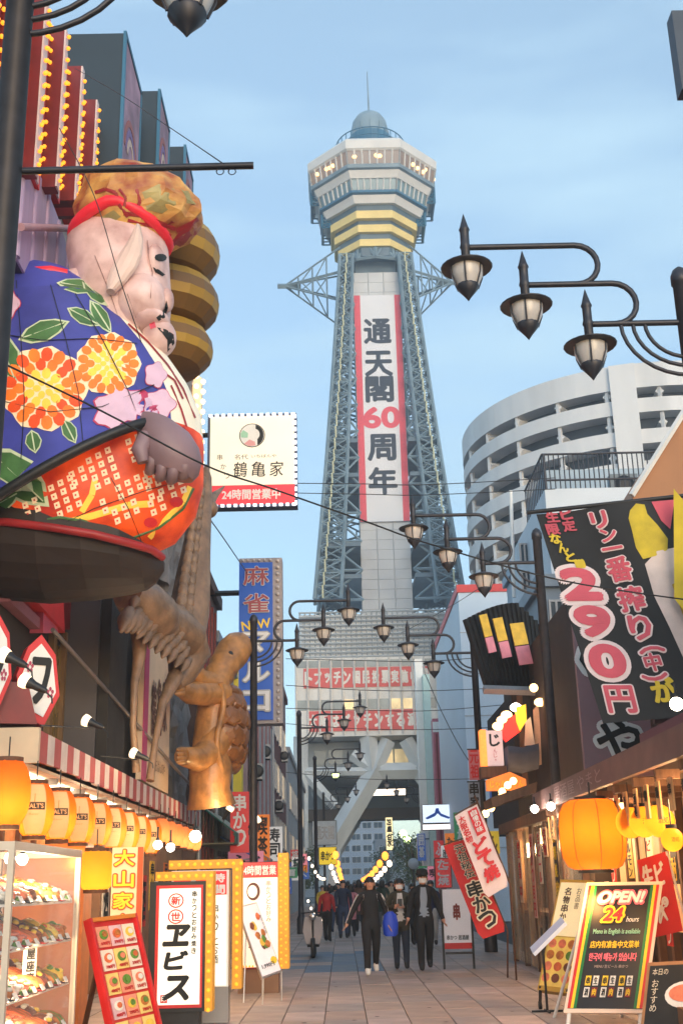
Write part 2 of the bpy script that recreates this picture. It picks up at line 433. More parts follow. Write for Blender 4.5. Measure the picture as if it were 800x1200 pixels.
# anniversary banner
bw = hwm(27.5, 470); bz1 = zf(347, SH + .2); bz0 = zf(612, SH + .2)
fr = frame((AX + hwm(.5, 470), TY - SH - .3, (bz0 + bz1) / 2)); H = bz1 - bz0
b = MB(); b.fbox(fr, -bw, bw, -H / 2, H / 2, 0, .08)
ban = fin('banner', b, mat('banner_cloth', lin((222, 224, 230)), .75, .03, .2, .1, 1.2), tower)
b = MB()
for s in (-1, 1): b.fbox(fr, s * (bw - .38) - .36, s * (bw - .38) + .36, -H / 2, H / 2, .085, .11)
fin('border', b, mat('banner_red', lin((222, 84, 100)), .7, .05), ban)
def f(mb):
    for ch, y in (('通', 390), ('天', 428), ('閣', 458), ('周', 526), ('年', 565)):
        put_text(mb, fr, ch, -.1, P(434, y, TY - SH).z - (bz0 + bz1) / 2, hwm(30, 450), hwm(27, 450) * 1.12, .1, .035)
letters(ban, M_tst2 if False else mat('banner_ink', lin((46, 56, 72)), .7, .1), f)
letters(ban, mat('banner_red', None), lambda mb: put_text(mb, fr, '60', 0, P(434, 491, TY - SH).z - (bz0 + bz1) / 2, hwm(40, 450), hwm(21, 450) * 1.12, .1, .04))
# lattice legs
za, zb = zf(318), zf(720)
ha, hb = hwm(40.5, 318), hwm(83, 720)
def hw_at(z): 
    t = (za - z) / (za - zb); return ha + (hb - ha) * (t * .8 + .2 * t * t)
def leg(sx, sy):
    b = MB(); n = 30
    def cor(z, k):
        h = hw_at(z); t = (za - z) / (za - zb); w = 1.5 + 1.3 * t
        dx, dy = ((0, 0), (1, 0), (1, 1), (0, 1))[k]
        return V((AX + sx * (h - dx * w), TY + sy * (h - dy * w), z))
    zz = [za + (zb - za) * i / n for i in range(n + 1)]
    for k in range(4):
        for i in range(n):
            b.strut(cor(zz[i], k), cor(zz[i + 1], k), .27)
            b.strut(cor(zz[i], k), cor(zz[i], (k + 1) % 4), .13)
            b.strut(cor(zz[i], k), cor(zz[i + 1], (k + 1) % 4), .115); b.strut(cor(zz[i + 1], k), cor(zz[i], (k + 1) % 4), .115)
    return fin('lattice_leg', b, M_tst, tower, kind='stuff')
for sx in (-1, 1):
    for sy in (-1, 1):
        lg = leg(sx, sy)
        if sy < 0:
            b = MB()
            for i in range(30):
                z0_, z1_ = za + (zb - za) * i / 30, za + (zb - za) * (i + 1) / 30
                b.strut((AX + sx * (hw_at(z0_) - .75), TY - hw_at(z0_) - .3, z0_), (AX + sx * (hw_at(z1_) - .9), TY - hw_at(z1_) - .3, z1_), .13)
            fin('neon_tube', b, mat('neon_pale', lin((206, 204, 168)), .4, .05), lg)
# bracing between the legs
def brace(face):
    b = MB(); n = 13
    for i in range(n + 1):
        z = za + (zb - za) * i / n; z2 = za + (zb - za) * (i + 1) / n
        h = hw_at(z) - .8; h2 = hw_at(z2) - .8
        def q(s, h, z): 
            return {0: V((AX + s * h, TY - h, z)), 1: V((AX + s * h, TY + h, z)), 2: V((AX - h, TY + s * h, z)), 3: V((AX + h, TY + s * h, z))}[face]
        if face == 0:                     # the lift shaft fills the middle of the street side
            for sg in (-1, 1):
                def q0(t, hh, zz): return V((AX + sg * (SH + (hh - SH) * t), TY - hh, zz))
                if h < SH + .5: continue
                b.strut(q0(0, h, z), q0(1, h, z), .22)
                if i < n: b.strut(q0(0, h, z), q0(1, h2, z2), .18); b.strut(q0(1, h, z), q0(0, h2, z2), .18)
            continue
        b.strut(q(-1, h, z), q(1, h, z), .24)
        if i < n:
            b.strut(q(-1, h, z), q(1, h2, z2), .2); b.strut(q(1, h, z), q(-1, h2, z2), .2)
            b.strut(q(-1, h, z), q(0, h2, z2), .16); b.strut(q(1, h, z), q(0, h2, z2), .16)
            m1 = (z + z2) / 2; hm = (h + h2) / 2
            b.strut(q(-1, hm, m1), q(0, h, z), .13); b.strut(q(1, hm, m1), q(0, h, z), .13)
            b.strut(q(-.5, hm, m1), q(-.5, h2, z2), .12); b.strut(q(.5, hm, m1), q(.5, h2, z2), .12)
    return fin('cross_bracing', b, M_tst, tower, kind='stuff')
for k in range(4): brace(k)
for y in (535, 575, 655, 692):
    z = zf(y); h = hw_at(z) - .3; b = MB()
    b.box(AX - h, AX + h, TY - SH + .4, TY + h, z - .45, z); b.box(AX - h, AX - SH - .1, TY - h, TY - SH + .39, z - .45, z); b.box(AX + SH + .1, AX + h, TY - h, TY - SH + .39, z - .45, z); fin('landing_platform', b, M_tst2, tower)
# neck girders under the deck
b = MB()
zN0, zN1 = zf(290), zf(322)
for i in range(12):
    a0 = 2 * pi * i / 12; a1 = 2 * pi * (i + 1) / 12; r0, r1 = hwm(36, 300), ha * 1.02
    p0 = V((AX + r0 * cos(a0), TY + r0 * sin(a0), zN0)); p1 = V((AX + r1 * cos(a1), TY + r1 * sin(a1), zN1)); p2 = V((AX + r1 * cos(a0), TY + r1 * sin(a0), zN1)); p3 = V((AX + r0 * cos(a1), TY + r0 * sin(a1), zN0))
    b.strut(p0, p1, .25); b.strut(p2, p3, .25); b.strut(p0, p2, .3); b.strut(p2, p1, .3)
fin('neck_girder', b, M_tst, tower)
for s in (-1, 1):
    b = MB(); tip = V((AX + s * hwm(106 if s < 0 else 90, 340), TY - 1, zf(338)))
    for yy in (-1, 1):
        roots = [V((AX + s * ha * .98, TY + yy * ha * .8, zf(y))) for y in (306, 334, 368)]
        for r_ in roots: b.strut(r_, tip, .3 if r_ is roots[1] else .18)
        for t in (.25, .5, .75):
            q = [r_.lerp(tip, t) for r_ in roots]; b.strut(q[0], q[1], .14); b.strut(q[1], q[2], .14)
            q2 = [r_.lerp(tip, t + .2) for r_ in roots]; b.strut(q[0], q2[1], .12); b.strut(q[2], q2[1], .12)
    b.strut(tip - V((s * 2, 0, 0)), tip + V((s * .8, 0, 0)), .5)
    fin('outrigger_spar', b, M_tst, tower)
# lower block: mesh enclosure, lettered hall, arch legs
BY = 112.0
def bx(px, y=820): return P(px, y, BY).x
def bzz(y, px=440): return P(px, y, BY).z
x0, x1 = bx(347), 2 * AX - bx(347)
b = MB(); b.box(x0 + .5, x1 - .5, BY + 1.2, 137, bzz(772), bzz(716)); fin('scaffold_core', b, mat('scaffold_mesh', lin((204, 208, 212)), .8, .1, .3), tower)
b = MB(); zc0, zc1 = bzz(772), bzz(714)
for i in range(37):
    X = x0 + .4 + (x1 - x0 - .8) * i / 36; b.strut((X, BY + 1, zc0), (X, BY + 1, zc1), .11)
for i in range(12):
    z = zc0 + (zc1 - zc0) * i / 11; b.strut((x0 + .3, BY + .9, z), (x1 - .3, BY + .9, z), .13)
fin('scaffold_pole', b, mat('scaffold_grey', lin((168, 176, 182)), .5, .1), tower, kind='stuff')
b = MB(); b.box(x0, x1, BY, 137, bzz(862), bzz(770)); hall = fin('hall_block', b, mat('hall_white', lin((208, 208, 206)), .6, .12, .7, stretch=(1, 1, .2)), tower)
M_hw = mat('hall_window', lin((118, 130, 134)), .25, .35, .5)
M_hwl = mat('hall_window_lit', lin((214, 190, 140)), .4, .3, .7, emit=.35)
nb = 17
for (ya, yb, lit) in ((773, 781, False), (819, 831, True)):
    for i in range(nb):
        w = (x1 - x0) / nb; b = MB(); b.box(x0 + i * w + .12, x0 + (i + 1) * w - .12, BY - .04, BY + .1, bzz(yb), bzz(ya))
        fin('window', b, M_hwl if lit and i in (4, 8, 9) else M_hw, tower)
b = MB()
for i in range(nb + 1):
    X = x0 + (x1 - x0) * i / nb; b.strut((X, BY - .2, bzz(860)), (X, BY - .2, bzz(771)), .14)
fin('mullion', b, M_twh, tower)
for (ya, yb, pxa, pxb, txt) in ((782, 805, 356, 503, 'トプッチン国民投票実施中！'), (832, 856, 360, 500, '大阪はプッチンする派？')):
    fr = frame(((bx(pxa) + bx(pxb)) / 2, BY - .06, (bzz(ya) + bzz(yb)) / 2)); w = bx(pxb) - bx(pxa); h = bzz(ya) - bzz(yb)
    b = MB(); b.fbox(fr, -w / 2, w / 2, -h / 2, h / 2, -.02, .05); sb = fin('sign_band', b, mat('faded_red', lin((206, 92, 88)), .7, .08, .4), tower)
    n = len(txt)
    letters(sb, M_twh, lambda mb: [put_text(mb, fr, c, -w / 2 + w * (i + .5) / n, 0, w / n * .68 * (.75 if c in 'ッ' else 1), h * .62 * (.75 if c in 'ッ' else 1), .07, .05) for i, c in enumerate(txt)])
M_arch = mat('arch_paint', lin((192, 198, 202)), .6, .16, .5, stretch=(1, 1, .3))
b = MB(); b.box(x0 + 1, x1 - 1, BY + 4, 136, bzz(903), bzz(863)); fin('mezzanine', b, mat('mezzanine_wall', lin((140, 150, 158)), .7, .1, .3), tower)
for pa, pb, lit in ((366, 380, 0), (383, 400, 0), (428, 444, 1), (447, 460, 1), (462, 478, 1), (482, 496, 0), (505, 540, 0)):
    b = MB(); b.box(bx(pa), bx(pb), BY + 3.9, BY + 4.1, bzz(890), bzz(873)); fin('window', b, M_hwl if lit else M_hw, tower)
def ap(px, y, mir=False):
    X = P(px, y, BY).x
    return V((2 * AX - X if mir else X, BY + .8, P(px, y, BY).z))
for mir in (False, True):
    for (a, c, w) in (((431, 862), (436, 903), 1.2), ((455, 866), (440, 900), 1.0), ((412, 883), (440, 903), .8), ((443, 898), (388, 990), 1.4), ((358, 906), (392, 944), .7),
                      ((352, 903), (440, 903), .55), ((352, 862), (352, 1000), 1.0), ((388, 990), (384, 1040), 1.3)):
        b = MB(); b.strut(ap(*a, mir), ap(*c, mir), w); fin('arch_girder', b, M_arch, tower)
        p, q = ap(*a, mir), ap(*c, mir); p.y = q.y = 136; b = MB(); b.strut(p, q, w); fin('arch_girder', b, M_arch, tower)
b = MB(); b.strut(ap(440, 903), ap(440, 903, True), 1.1); fin('arch_girder', b, M_arch, tower)
b = MB(); b.box(x0, x1, 130, 134, P(440, 960, 130).z, P(440, 947, 130).z); fin('rear_beam', b, mat('brown_beam', lin((92, 80, 74)), .7, .1), tower)
b = MB(); b.box(x0 + 1, x1 - 1, 134.1, 136, P(440, 950, 134).z, bzz(903) + .2); fin('rear_wall', b, mat('mezzanine_wall', None), tower)
b = MB(); b.box(bx(423), bx(476), BY + 8, BY + 8.4, P(440, 932, BY + 8).z, P(440, 925, BY + 8).z); fin('light_strip', b, mat('strip_lit', (1, .85, .65), .5, .02, emit=1.3, ecol=(1, .8, .6)), tower)

# ================================================================ helpers for buildings
def block(name, label, x0, x1, y0, y1, h, mwall, group=None, rooftop=True):
    t = thing(name, label, 'building', ((x0 + x1) / 2, (y0 + y1) / 2, 0), group)
    b = MB(); b.box(x0, x1, y0, y1, 0, h); fin('wall', b, mwall, t)
    b = MB(); c = .15; b.box(x0 - c, x1 + c, y0 - c, y1 + c, h, h + .35); fin('parapet', b, mwall, t)
    return t
def win_grid(t, fr, w, h, nx, ny, mg, mf, fw=.6, fh=.6, sill=True, lit=None):
    for j in range(ny):
        for i in range(nx):
            cx = -w / 2 + w * (i + .5) / nx; cy = -h / 2 + h * (j + .5) / ny; a = w / nx * fw / 2; c = h / ny * fh / 2
            b = MB()
            for (p, q, r_, s) in ((-a - .06, a + .06, -c - .06, -c), (-a - .06, a + .06, c, c + .06), (-a - .06, -a, -c, c), (a, a + .06, -c, c), (-.03, .03, -c, c)):
                b.fbox(fr, cx + p, cx + q, cy + r_, cy + s, -.02, .07)
            wf = fin('window', b, mf, t)
            b = MB(); b.fbox(fr, cx - a, cx + a, cy - c, cy + c, -.02, .02); fin('pane', b, (lit if lit and rnd.random() < .3 else mg), wf)
M_pane = mat('window_pane', lin((70, 84, 96)), .12, .4, .8)
M_lit = mat('lit_pane', (1, .78, .45), .5, .3, 2, emit=1.2, ecol=(1, .66, .3))
M_alu = mat('aluminium', lin((150, 152, 156)), .4, .1, 3, metal=.4)

# round apartment block behind the right side
CX, CY, CR = 27.6, 99.0, 15.6
apt = thing('apartment_block', 'pale round-cornered apartment block with curved white balconies above the black banner', 'building', (CX, CY, 0))
M_aw = mat('apartment_white', lin((208, 211, 214)), .6, .12, .5, stretch=(1, 1, .18))
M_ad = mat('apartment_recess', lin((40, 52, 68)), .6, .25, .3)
ring = lambda r, z, a0=pi * .62, a1=pi * 1.60, n=40: [V((CX + r * cos(a0 + (a1 - a0) * i / n), CY + r * sin(a0 + (a1 - a0) * i / n), z)) for i in range(n + 1)]
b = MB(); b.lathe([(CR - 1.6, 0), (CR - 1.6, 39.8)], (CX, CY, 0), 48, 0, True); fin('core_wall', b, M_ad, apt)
for k in range(14):
    z0_ = 40.2 - 2.62 * (k + .42) if k else 38.6
    z1_ = z0_ + (1.2 if k else 2.1)
    if z0_ < 1: continue
    b = MB(); i0, o0, o1, i1 = ring(CR - 1.5, z0_), ring(CR, z0_), ring(CR, z1_), ring(CR - .18, z1_)
    i2 = ring(CR - .18, z0_ + .2); i3 = ring(CR - 1.5, z0_ + .2)
    b.loft([i0, o0, o1, i1, i2, i3], 0, False, False, False); fin('balcony', b, M_aw, apt)
    if k:
        for a in [pi * (.7 + .085 * i) for i in range(11)]:
            b = MB(); c_, s_ = cos(a), sin(a)
            p = V((CX + (CR - .3) * c_, CY + (CR - .3) * s_, z1_)); q = V((CX + (CR - 1.6) * c_, CY + (CR - 1.6) * s_, z1_))
            b.strut(p, p + V((0, 0, 1.4)), .25); b.strut(p + V((0, 0, .6)), q + V((0, 0, .6)), .5); fin('partition', b, M_aw, apt)
a = pi * 1.41; b = MB()
fr = frame((CX + (CR + .1) * cos(a), CY + (CR + .1) * sin(a), 0), (-sin(a), cos(a), 0)); b.fbox(fr, -1.1, .9, 0, 40.6, -1.2, .25); fin('pier', b, M_aw, apt)
b = MB(); b.box(CX + 1.5, CX + 24, CY - CR + 1, CY + 4, 0, 39); fin('side_wing', b, M_aw, apt)
for k in range(13):
    z = 37 - 2.62 * k
    for xx in (3, 8.5, 14, 19):
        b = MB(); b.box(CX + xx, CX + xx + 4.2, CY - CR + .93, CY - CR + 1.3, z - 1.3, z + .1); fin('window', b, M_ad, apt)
b = MB(); b.lathe([(CR - .8, 40.0), (CR - .6, 40.7), (CR - 1.5, 40.75)], (CX, CY, 0), 48, 0, False); fin('roof_slab', b, M_aw, apt)

# buildings far down the street
far_specs = [  # label, pixel box, distance, depth, colour, windows
    ('bluish white apartment slab with stacked balconies seen through the tower arch', 396, 452, 958, 1040, 230, 12, (168, 180, 196), (4, 6)),
    ('grey low office block beyond the tower under the arch', 440, 520, 985, 1040, 200, 12, (150, 156, 166), (5, 3)),
    ('tan block filling the gap beside the tower leg beyond the lit lantern strings', 352, 400, 975, 1040, 190, 12, (150, 142, 140), (4, 4)),
]
for lab, pa, pb, ya, yb, Y, dep, colr, (nx, ny) in far_specs:
    a = P(pa, 1000, Y); c = P(pb, 1000, Y); zt_ = P((pa + pb) / 2, ya, Y).z
    t = block('distant_block', lab, a.x, c.x, Y, Y + dep, zt_, mat('far_wall_%d' % colr[0], lin(colr), .7, .08, .2))
    win_grid(t, frame(((a.x + c.x) / 2, Y, zt_ * .52)), (c.x - a.x) * .94, zt_ * .9, nx, ny, M_pane, M_twh, .75, .5)

# ================================================================ street lamps with three stepped lanterns
M_lglass = mat('lamp_glass', lin((196, 190, 186)), .25, .12, 5)
M_lglit = mat('lamp_glass_lit', (.7, 1, .45), .4, .05, emit=1.6, ecol=(.75, 1, .35))
def street_lamp(s, label, loc):
    t = thing('street_lamp', label, 'street lamp', (0, 0, 0), 'lamp posts along the shopping street')
    b = MB(); b.lathe([(.16, 0), (.16, .5), (.11, .62), (.09, 1.2), (.085, 7.75), (.1, 7.76), (.1, 7.86), (.07, 7.93), (.0 + .02, 7.97)], (0, 0, 0), 14); fin('post', b, M_steel, t)
    A3, A2, A1 = 7.3, 7.79, 8.27
    def arc(cx, z0, z1):
        r = (z1 - z0) / 2; return [(s * (cx - r * sin(a)), 0, (z0 + z1) / 2 + r * cos(a)) for a in [pi * i / 10 for i in range(11)]]
    for pts in ([(s * 2.32, 0, A1)] + arc(1.12, A2, A1), [(s * 1.70, 0, A2)] + arc(.75, A3, A2), [(s * 1.05, 0, A3), (0, 0, A3)]):
        b = MB(); b.tube(pts, .034, 8); fin('arm', b, M_steel, t)
    for x, d in ((.70, .62), (.57, .51), (.44, .41)):
        b = MB(); b.tube([(s * x * cos(a), 0, A3 - d * sin(a)) for a in [pi / 2 * i / 8 for i in range(9)]][::-1], .022, 6); fin('brace', b, M_steel, t)
    for x, z in ((2.32, A1), (1.70, A2), (1.05, A3)):
        b = MB(); b.lathe([(.03, z - .2), (.05, z - .16), (.05, z - .02), (.062, z), (.05, z + .05), (.05, z + .2), (.062, z + .22), (.05, z + .25), (.004, z + .42)], (s * x, 0, 0), 10)
        fin('finial', b, M_steel, t)
        b = MB(); b.lathe([(.275, z - .262), (.285, z - .25), (.2, z - .215), (.1, z - .18), (.03, z - .17)], (s * x, 0, 0), 20); hat = fin('lamp_hood', b, M_steel, t)
        b = MB(); b.lathe([(.09, z - .52), (.12, z - .47), (.17, z - .36), (.18, z - .262)], (s * x, 0, 0), 16); fin('lamp_shade', b, M_lglass, t)
        b = MB(); b.lathe([(.004, z - .66), (.03, z - .62), (.06, z - .58), (.125, z - .5), (.12, z - .47)], (s * x, 0, 0), 14)
        for i in range(6):
            a = 2 * pi * i / 6 + .3; b.tube([(s * x + r * cos(a), r * sin(a), z - q) for r, q in ((.185, .262), (.178, .36), (.128, .49))], .011, 4)
        fin('lamp_cage', b, M_steel, t)
    t.location = loc; W[t.name] = V(loc); return t
lampR = street_lamp(-1, 'lamp post closest to the camera above the black banner, three lanterns against open sky', (3.83, 11.2, 0))
copy_tree(lampR, (3.82, 20.9, 0), 'lamp post beside the black price banner, its lanterns over the tower leg')
copy_tree(lampR, (3.55, 29.7, 0), 'lamp post whose arm ends at the slatted black sign box')
copy_tree(lampR, (5.45, 79, 0), 'far small lamp post in front of the tower arch, opposite the yellow hanging sign')
lampL = street_lamp(1, 'lamp post at the picture edge before the red neon fins, cropped lantern at the top', (-1.9, 5.9, 0))
copy_tree(lampL, (-2.02, 27.6, 0), 'lamp post in front of the blue mahjong sign with lanterns before the tower mesh')
copy_tree(lampL, (-1.5, 43.9, 0), 'lamp post past the mahjong sign, lanterns over the red lettered bands')
lit = copy_tree(lampL, (-1.27, 60, 0), 'lamp post with its lowest lantern glowing yellow-green')
sh = [c for c in lit.children if c.name.startswith('lamp_shade')][-1]
sh.material_slots[0].link = 'OBJECT'; sh.material_slots[0].material = M_lglit
copy_tree(lampL, (-1.2, 84, 0), 'smallest lamp post before the arch diagonal over the yellow hanging sign')
# banner rod on the first post
b = MB(); p = P(8, 201, 5.92); q = P(297, 194, 5.92); b.tube([p, q], .022, 8)
for px in (258, 272):
    r_ = P(px, 196, 5.92); b.tube([(r_.x + .022 * cos(a), r_.y, r_.z - .03 + .022 * sin(a)) for a in [2 * pi * i / 10 for i in range(11)]], .004, 4, cap=False)
fin('banner_rod', b, M_steel, None, 'thin dark rod with two hook rings reaching out from the lamp post across the sky', 'rod')

# ================================================================ left row: first restaurant building (floral figure)
LX = -4.7
M_wl = mat('left_wall', lin((96, 84, 88)), .75, .15, 1.5, .1, 12)
M_white2 = mat('panel_white', lin((206, 202, 204)), .6, .06, 2)
r1 = thing('restaurant_building', 'red and white restaurant front with neon fins, arched purple panel and dark upper windows', 'building', (LX - 4, 14, 0))
b = MB(); b.box(-13, LX - .5, 12, 20.2, 0, 15.2); fin('wall', b, M_wl, r1)
b = MB(); b.box(LX - .49, LX - .35, 12, 20.0, 8.9, 15.0); fin('facade_panel', b, M_white2, r1)
# neon fins: vertical strips with rows of amber bulbs
M_nw = mat('fin_white', lin((214, 196, 196)), .6, .08, 3)
fin_y = [12.9 + .62 * i for i in range(12)]
for i, y in enumerate(fin_y):
    dep = .34 if i % 2 else .18
    b = MB(); b.box(LX - .36, LX + dep, y, y + (.22 if i % 2 else .3), 11.9 + .45 * (y - 14.9), 14.9 + .12 * i); f_ = fin('neon_fin', b, M_red if i % 2 == 0 else M_dred, r1)
    b = MB(); b.box(LX + dep, LX + dep + .03, y - .02, y + .14, 11.9 + .45 * (y - 14.9), 14.88 + .12 * i); fin('fin_edge', b, M_nw, f_)
    bb = MB(); z = 12.05 + .45 * (y - 14.9); k = 0
    while z < 14.8 + .12 * i:
        bb.ball((LX + dep + .06, y + .06, z), .036, 6, 4); bb.ball((LX + dep * .4, y - .045, z + .11), .036, 6, 4); z += .235
    fin('bulb_row', bb, M_bulby, f_, kind='stuff')
# arched panel with vertical purple folds
M_pur = mat('purple_sheet', lin((182, 160, 192)), .6, .1, 3, stretch=(1, 8, .4))
pts = rect(0, 1, 0, 1)
yA, yB = PX(-40, 300, LX).y, PX(100, 300, LX).y
zA = PX(30, 330, LX).z; zB = PX(40, 206, LX).z
fr = frame((LX + .02, (yA + yB) / 2, zA), (0, 1, 0)); w = yB - yA; h = zB - zA
arch = [(-w / 2, -.12), (w / 2, -.12)] + [(w / 2 * cos(a), h * .05 + h * .95 * sin(a)) for a in [pi * i / 14 for i in range(15)]]
b = MB(); b.poly(fr, [(x * 1.08, y * 1.04) for x, y in arch], -.05, .06); b_ = fin('arch_frame', b, mat('arch_frame_dark', lin((70, 60, 72)), .5, .1), r1)
b = MB(); b.poly(fr, arch, .062, .1); ap_ = fin('arch_panel', b, M_pur, r1)
for i in range(9):
    x = -w / 2 + w * (i + .5) / 9; b = MB(); hh = h * .05 + h * .95 * sqrt(max(0, 1 - (2 * x / w) ** 2)) - .05
    b.lathe([(.07, -.1), (.07, hh)], fr[0] + fr[1] * x + fr[3] * .1, 8, sx=.6); fin('fold', b, M_pur, ap_)
b = MB(); p = PX(25, 266, LX + .25); q = PX(95, 268, LX + .25); b.tube([p, q], .06, 8); fin('wall_rail', b, mat('dull_rose', lin((178, 140, 150)), .6, .1), r1)
# recessed upper floor: red and pink panels, dark window bays
UX = -4.9
b = MB(); b.box(-9, UX, 12, 20, 3.6, 8.8); fin('upper_floor', b, mat('upper_dark', lin((40, 28, 24)), .8, .2, 2), r1)
M_pink = mat('pink_panel', lin((196, 84, 110)), .6, .12, 2)
for (pts, m, c) in (([(0, 676), (62, 742), (60, 700), (20, 660)], M_red, .3), ([(0, 705), (42, 742), (56, 742), (0, 690)], mat('mauve_panel', lin((140, 84, 96)), .6, .1), .2),
                    ([(38, 706), (56, 706), (56, 742), (38, 742)], M_pink, .25), ([(60, 702), (124, 698), (124, 738), (70, 738)], M_dred, .12), ([(88, 704), (124, 697), (124, 738), (118, 738)], M_pink, .2)):
    w3 = [PX(x, y, UX + c * .3) for x, y in pts]; o = w3[0]; fr = frame((UX, 0, 0), (0, 1, 0))
    b = MB(); b.poly(fr, [(p.y, p.z) for p in w3], .01 + c * .1, c); fin('wall_panel', b, m, r1)
M_wood2 = mat('window_wood', lin((120, 92, 58)), .6, .2, 5, stretch=(4, 4, .5))
for px in (66, 80, 96, 112):
    a = PX(px, 742, UX + .1); c = PX(px, 870, UX + .1); b = MB(); b.box(UX, UX + .1, a.y - .1, a.y + .1, 3.7, a.z); fin('window_mullion', b, M_wood2, r1)
for px in (73, 88):
    a = PX(px, 760, UX + .03); b = MB(); b.box(UX, UX + .03, a.y - .28, a.y + .22, 3.8, a.z); fin('window', b, mat('amber_glass', lin((128, 104, 60)), .2, .3, 3), r1)
b = MB(); a = PX(122, 740, UX); b.box(UX - .2, UX + .5, a.y - .06, a.y + .06, 3.4, a.z + .6); fin('corner_post', b, M_black, r1)
# awning with striped fascia, lit soffit
AWX = -3.6
aw = thing('shop_awning', 'long red and white striped awning fascia with brightly lit underside over the paper lanterns', 'awning', (AWX, 14, 3.1))
b = MB(); b.box(-5.4, AWX - .1, 14.1, 30.2, 3.44, 3.52); fin('roof_sheet', b, mat('awning_roof', lin((150, 128, 112)), .6, .2, 2), aw)
b = MB(); b.box(-5.6, AWX, 14.0, 14.08, 3.08, 3.5); fin('end_fascia', b, mat('fascia_cream', lin((204, 186, 160)), .6, .1, 2), aw)
b = MB(); b.box(-5.3, AWX - .15, 14.1, 30.2, 3.06, 3.1); fin('soffit', b, mat('soffit_white', (.8, .76, .7), .6, .05), aw)
M_st = [mat('stripe_red', lin((170, 70, 74)), .7, .15, 3, .1, 15), mat('stripe_white', lin((206, 190, 184)), .7, .12, 3, .1, 15)]
y = 14.09; k = 0
while y < 30:
    b = MB(); wv = .36
    b.box(AWX - .04 - .012 * (k % 2), AWX, y, y + wv - .004, 3.1 + .01 * (k % 3), 3.47); fin('fascia_stripe', b, M_st[k % 2], aw); y += wv; k += 1
M_soff = mat('soffit_light', (1, .95, .85), .5, .02, emit=2.8, ecol=(1, .78, .5))
for i in range(9):
    y0 = 14.3 + i * 1.72; b = MB(); b.box(-4.75, AWX - .35, y0, y0 + 1.5, 3.03, 3.05); fin('light_panel', b, M_soff, aw)
    b = MB(); b.box(-5.2, AWX - .2, y0 + 1.55, y0 + 1.62, 2.98, 3.06); fin('cross_rail', b, M_alu, aw)
# drain pole slanting over the awning
b = MB(); b.tube([PX(62, 738, -4.3), PX(250, 950, -3.3)], .035, 8); fin('stay_pole', b, mat('pole_grey', lin((138, 128, 126)), .4, .1, 4, metal=.5), None, 'slanting grey stay pole running down in front of the dark upper windows to the awning', 'pole')
# hexagonal red plaques
def plaque(px, py, rx, ry, Y, label, ch):
    c = P(px, py, Y); q = (P(px + 1, py, Y) - c).x; a_ = rx * q; c_ = ry * q * 1.05
    t = thing('shop_plaque', label, 'plaque', c - V((0, 0, c_)), 'hexagonal plaques above the awning')
    fr = frame(c, (1, .55, 0)); hexa = [(-a_ * .62, c_ * .75), (0, c_ * 1.05), (a_ * .75, c_ * .62), (a_ * 1.05, -c_ * .3), (a_ * .35, -c_), (-a_ * .75, -c_ * .75), (-a_ * 1.1, c_ * .1)]
    b = MB(); b.poly(fr, hexa, -.22, 0); fin('rim', b, M_red, t)
    b = MB(); b.poly(fr, [(x * .8, y * .8) for x, y in hexa], .004, .02); fin('face', b, M_pap, t)
    letters(t, M_ink, lambda mb: put_text(mb, fr, ch, .02, 0, a_ * .8, c_ * 1.0, .03, .04))
    letters(t, mat('plum_ink', lin((168, 60, 90)), .6, .1), lambda mb: [put_text(mb, fr, '✿', x * a_, z * c_, a_ * .36, c_ * .25, .03) for x, z in ((-.5, .3), (.55, -.25))], 'emblem')
plaque(46, 798, 24, 50, 14.6, 'white faced hexagonal red plaque with a black character, behind the floodlights', 'フ')
plaque(-6, 776, 20, 55, 13.9, 'red hexagonal plaque cut off at the picture edge above the floodlights', 'シ')
b = MB(); c = P(20, 824, 14.2); fr = frame(c, (1, .4, 0)); b.poly(fr, [(-.3, .26), (.12, .26), (.26, -.25), (-.3, -.25)], -.3, 0); fin('plaque_stand', b, M_dred, None, 'dark red wedge shaped stand box below the hexagonal plaques', 'stand')
# floodlights
M_fl = mat('flood_lens', (1, .9, .75), .3, .05, emit=.8, ecol=(1, .75, .45))
def flood(px, py, Y, dirx, label, sc=1.0, arm=True):
    sc *= .78; c = P(px, py, Y); t = thing('floodlight', label, 'floodlight', c, 'clamp floodlights along the awning top')
    d = V((dirx, 0, .45)).normalized(); side = d.orthogonal().normalized(); ax = (side, d.cross(side), d)
    b = MB(); b.lathe([(.03 * sc, -.26 * sc), (.05 * sc, -.2 * sc), (.055 * sc, -.08 * sc), (.08 * sc, 0)], c, 12, axis=ax); fin('housing', b, M_black, t)
    b = MB(); b.lathe([(.085 * sc, .0), (.1 * sc, .05 * sc), (.1 * sc, .1 * sc), (.06 * sc, .125 * sc)], c, 14, axis=ax); fin('lens', b, M_fl, t)
    b = MB(); b.tube([c - d * .2 * sc, c - d * .3 * sc + V((.03, 0, -.05)), c - d * .3 * sc + V((.04, 0, -.14 * sc))], .012 * sc, 6); fin('bracket', b, M_black, t)
    return t
flood(10, 770, 12.6, -.9, 'floodlight with dark body aimed at the plaque cut off by the picture edge', 1.15)
flood(34, 800, 12.6, -.9, 'floodlight with dark body hanging in front of the white plaque', 1.1)
flood(105, 846, 16.5, -1.0, 'pale floodlight on a thin rod beside the dark corner post', 1.1)
flood(160, 884, 19.5, -1.0, 'floodlight over the striped fascia under the crane legs', 1.15)
flood(262, 935, 27, -.7, 'floodlight below the turtle, upper of the cluster', 1.3)
flood(268, 950, 27.4, .3, 'floodlight below the turtle, lower of the cluster', 1.2)
flood(300, 962, 28.6, .5, 'floodlight on the lamp post by the green striped awning', 1.2)
